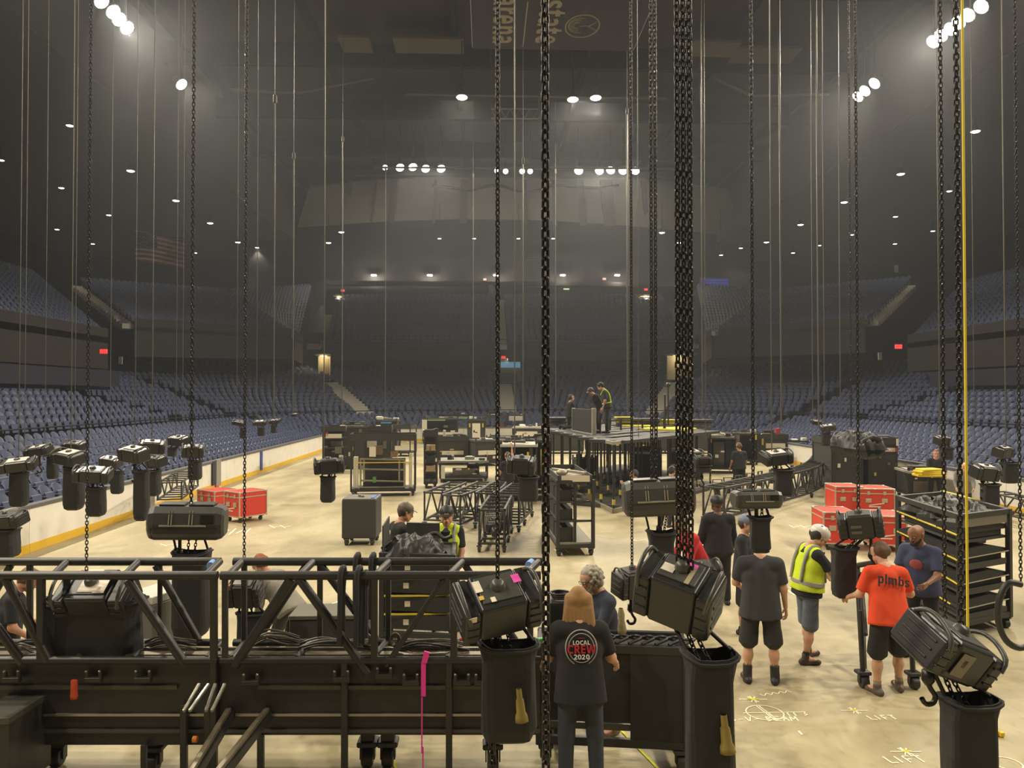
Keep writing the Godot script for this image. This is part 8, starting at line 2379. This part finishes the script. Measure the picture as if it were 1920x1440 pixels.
	# further back on the floor
	person("person in black shirt and shorts seen from behind, right of the stage", foot.call(1386, 27.6), 8, 27, {"h": 1.8, "wide": 1.08, "skin": tan, "top": rgb(44, 46, 46), "bottom": blk, "shorts": true, "hair": "short", "hair_col": rgb(120, 90, 66), "arms": [[10, 12, 20, 4], [8, 12, 20, 4]], "shoe": blk})
	person("person in black and jeans reaching a bare arm up, left of the thick chain", foot.call(953, 24.2), 20, 24, {"h": 1.72, "skin": pale, "top": blk, "bottom": rgb(62, 68, 84), "hair": "short", "hair_col": rgb(90, 66, 48), "arms": [[20, 8, 30, 8], [150, 4, 20, 0]], "shoe": blk})
	person("person with one bare arm raised, crouching under the stage left of the wide hoist", foot.call(1203, 22.3), 60, 22, {"h": 1.75, "skin": pale, "top": rgb(40, 40, 40), "bottom": rgb(36, 36, 36), "hair": "short", "hair_col": rgb(60, 50, 42), "lean": 20, "legs": [[80, 8, 110], [70, 8, 110]], "arms": [[40, 30, 120, 0], [30, 10, 40, 0]], "shoe": blk})
	person("person in a dark green shirt bent over equipment before the stage, behind the wide hoist", foot.call(1246, 20.6), -40, 20, {"h": 1.76, "skin": pale, "top": rgb(54, 62, 54), "bottom": blk, "hair": "short", "hair_col": rgb(60, 48, 40), "hat": "cap", "hat_col": rgb(36, 36, 36), "lean": 42, "legs": [[24, 5, 40], [16, 5, 40]], "arms": [[50, 8, 20, 4], [50, 8, 20, 4]], "shoe": blk})
	# seen through and behind the front truss
	person("person in a dark navy shirt at the left edge, looking down at one hand", foot.call(14, 8.3), -60, 8.3, {"h": 1.66, "skin": tan, "top": rgb(36, 38, 44), "bottom": rgb(44, 44, 46), "hair": "short", "hair_col": rgb(120, 96, 70), "lean": 10, "arms": [[18, 8, 60, 10], [10, 10, 50, 10]], "head": [30, 0]})
	person("ginger-haired person in a light grey hooded top bending behind the front truss", foot.call(545, 9.6), 62, 9.6, {"h": 1.68, "skin": pale, "top": rgb(150, 144, 130), "top_name": "hoodie", "long": true, "bottom": rgb(60, 58, 56), "hair": "short", "hair_col": rgb(150, 84, 54), "lean": 44, "legs": [[20, 4, 24], [14, 4, 20]], "arms": [[40, 8, 20, 8], [50, 8, 20, 8]], "head": [26, 0]})
	# by the right boards
	person("dark-clothed person with brown hair bending among the racks by the right seats", foot.call(1752, 25.2), 160, 24, {"h": 1.76, "wide": 1.1, "skin": pale, "top": rgb(50, 52, 48), "top_name": "jacket", "long": true, "bottom": blk, "hair": "short", "hair_col": rgb(120, 88, 60), "lean": 16, "arms": [[40, 8, 30, 8], [40, 8, 30, 8]], "shoe": blk})
	person("balding person in a grey sweater by the right boards, left of the yellow rope's foot", foot.call(1806, 21.5), 150, 21, {"h": 1.7, "skin": pale, "top": rgb(130, 126, 124), "top_name": "sweater", "long": true, "bottom": rgb(50, 48, 50), "hair": "bald", "hair_col": rgb(150, 140, 130), "lean": 18, "arms": [[40, 8, 40, 8], [40, 8, 40, 8]], "head": [20, 0], "shoe": blk})
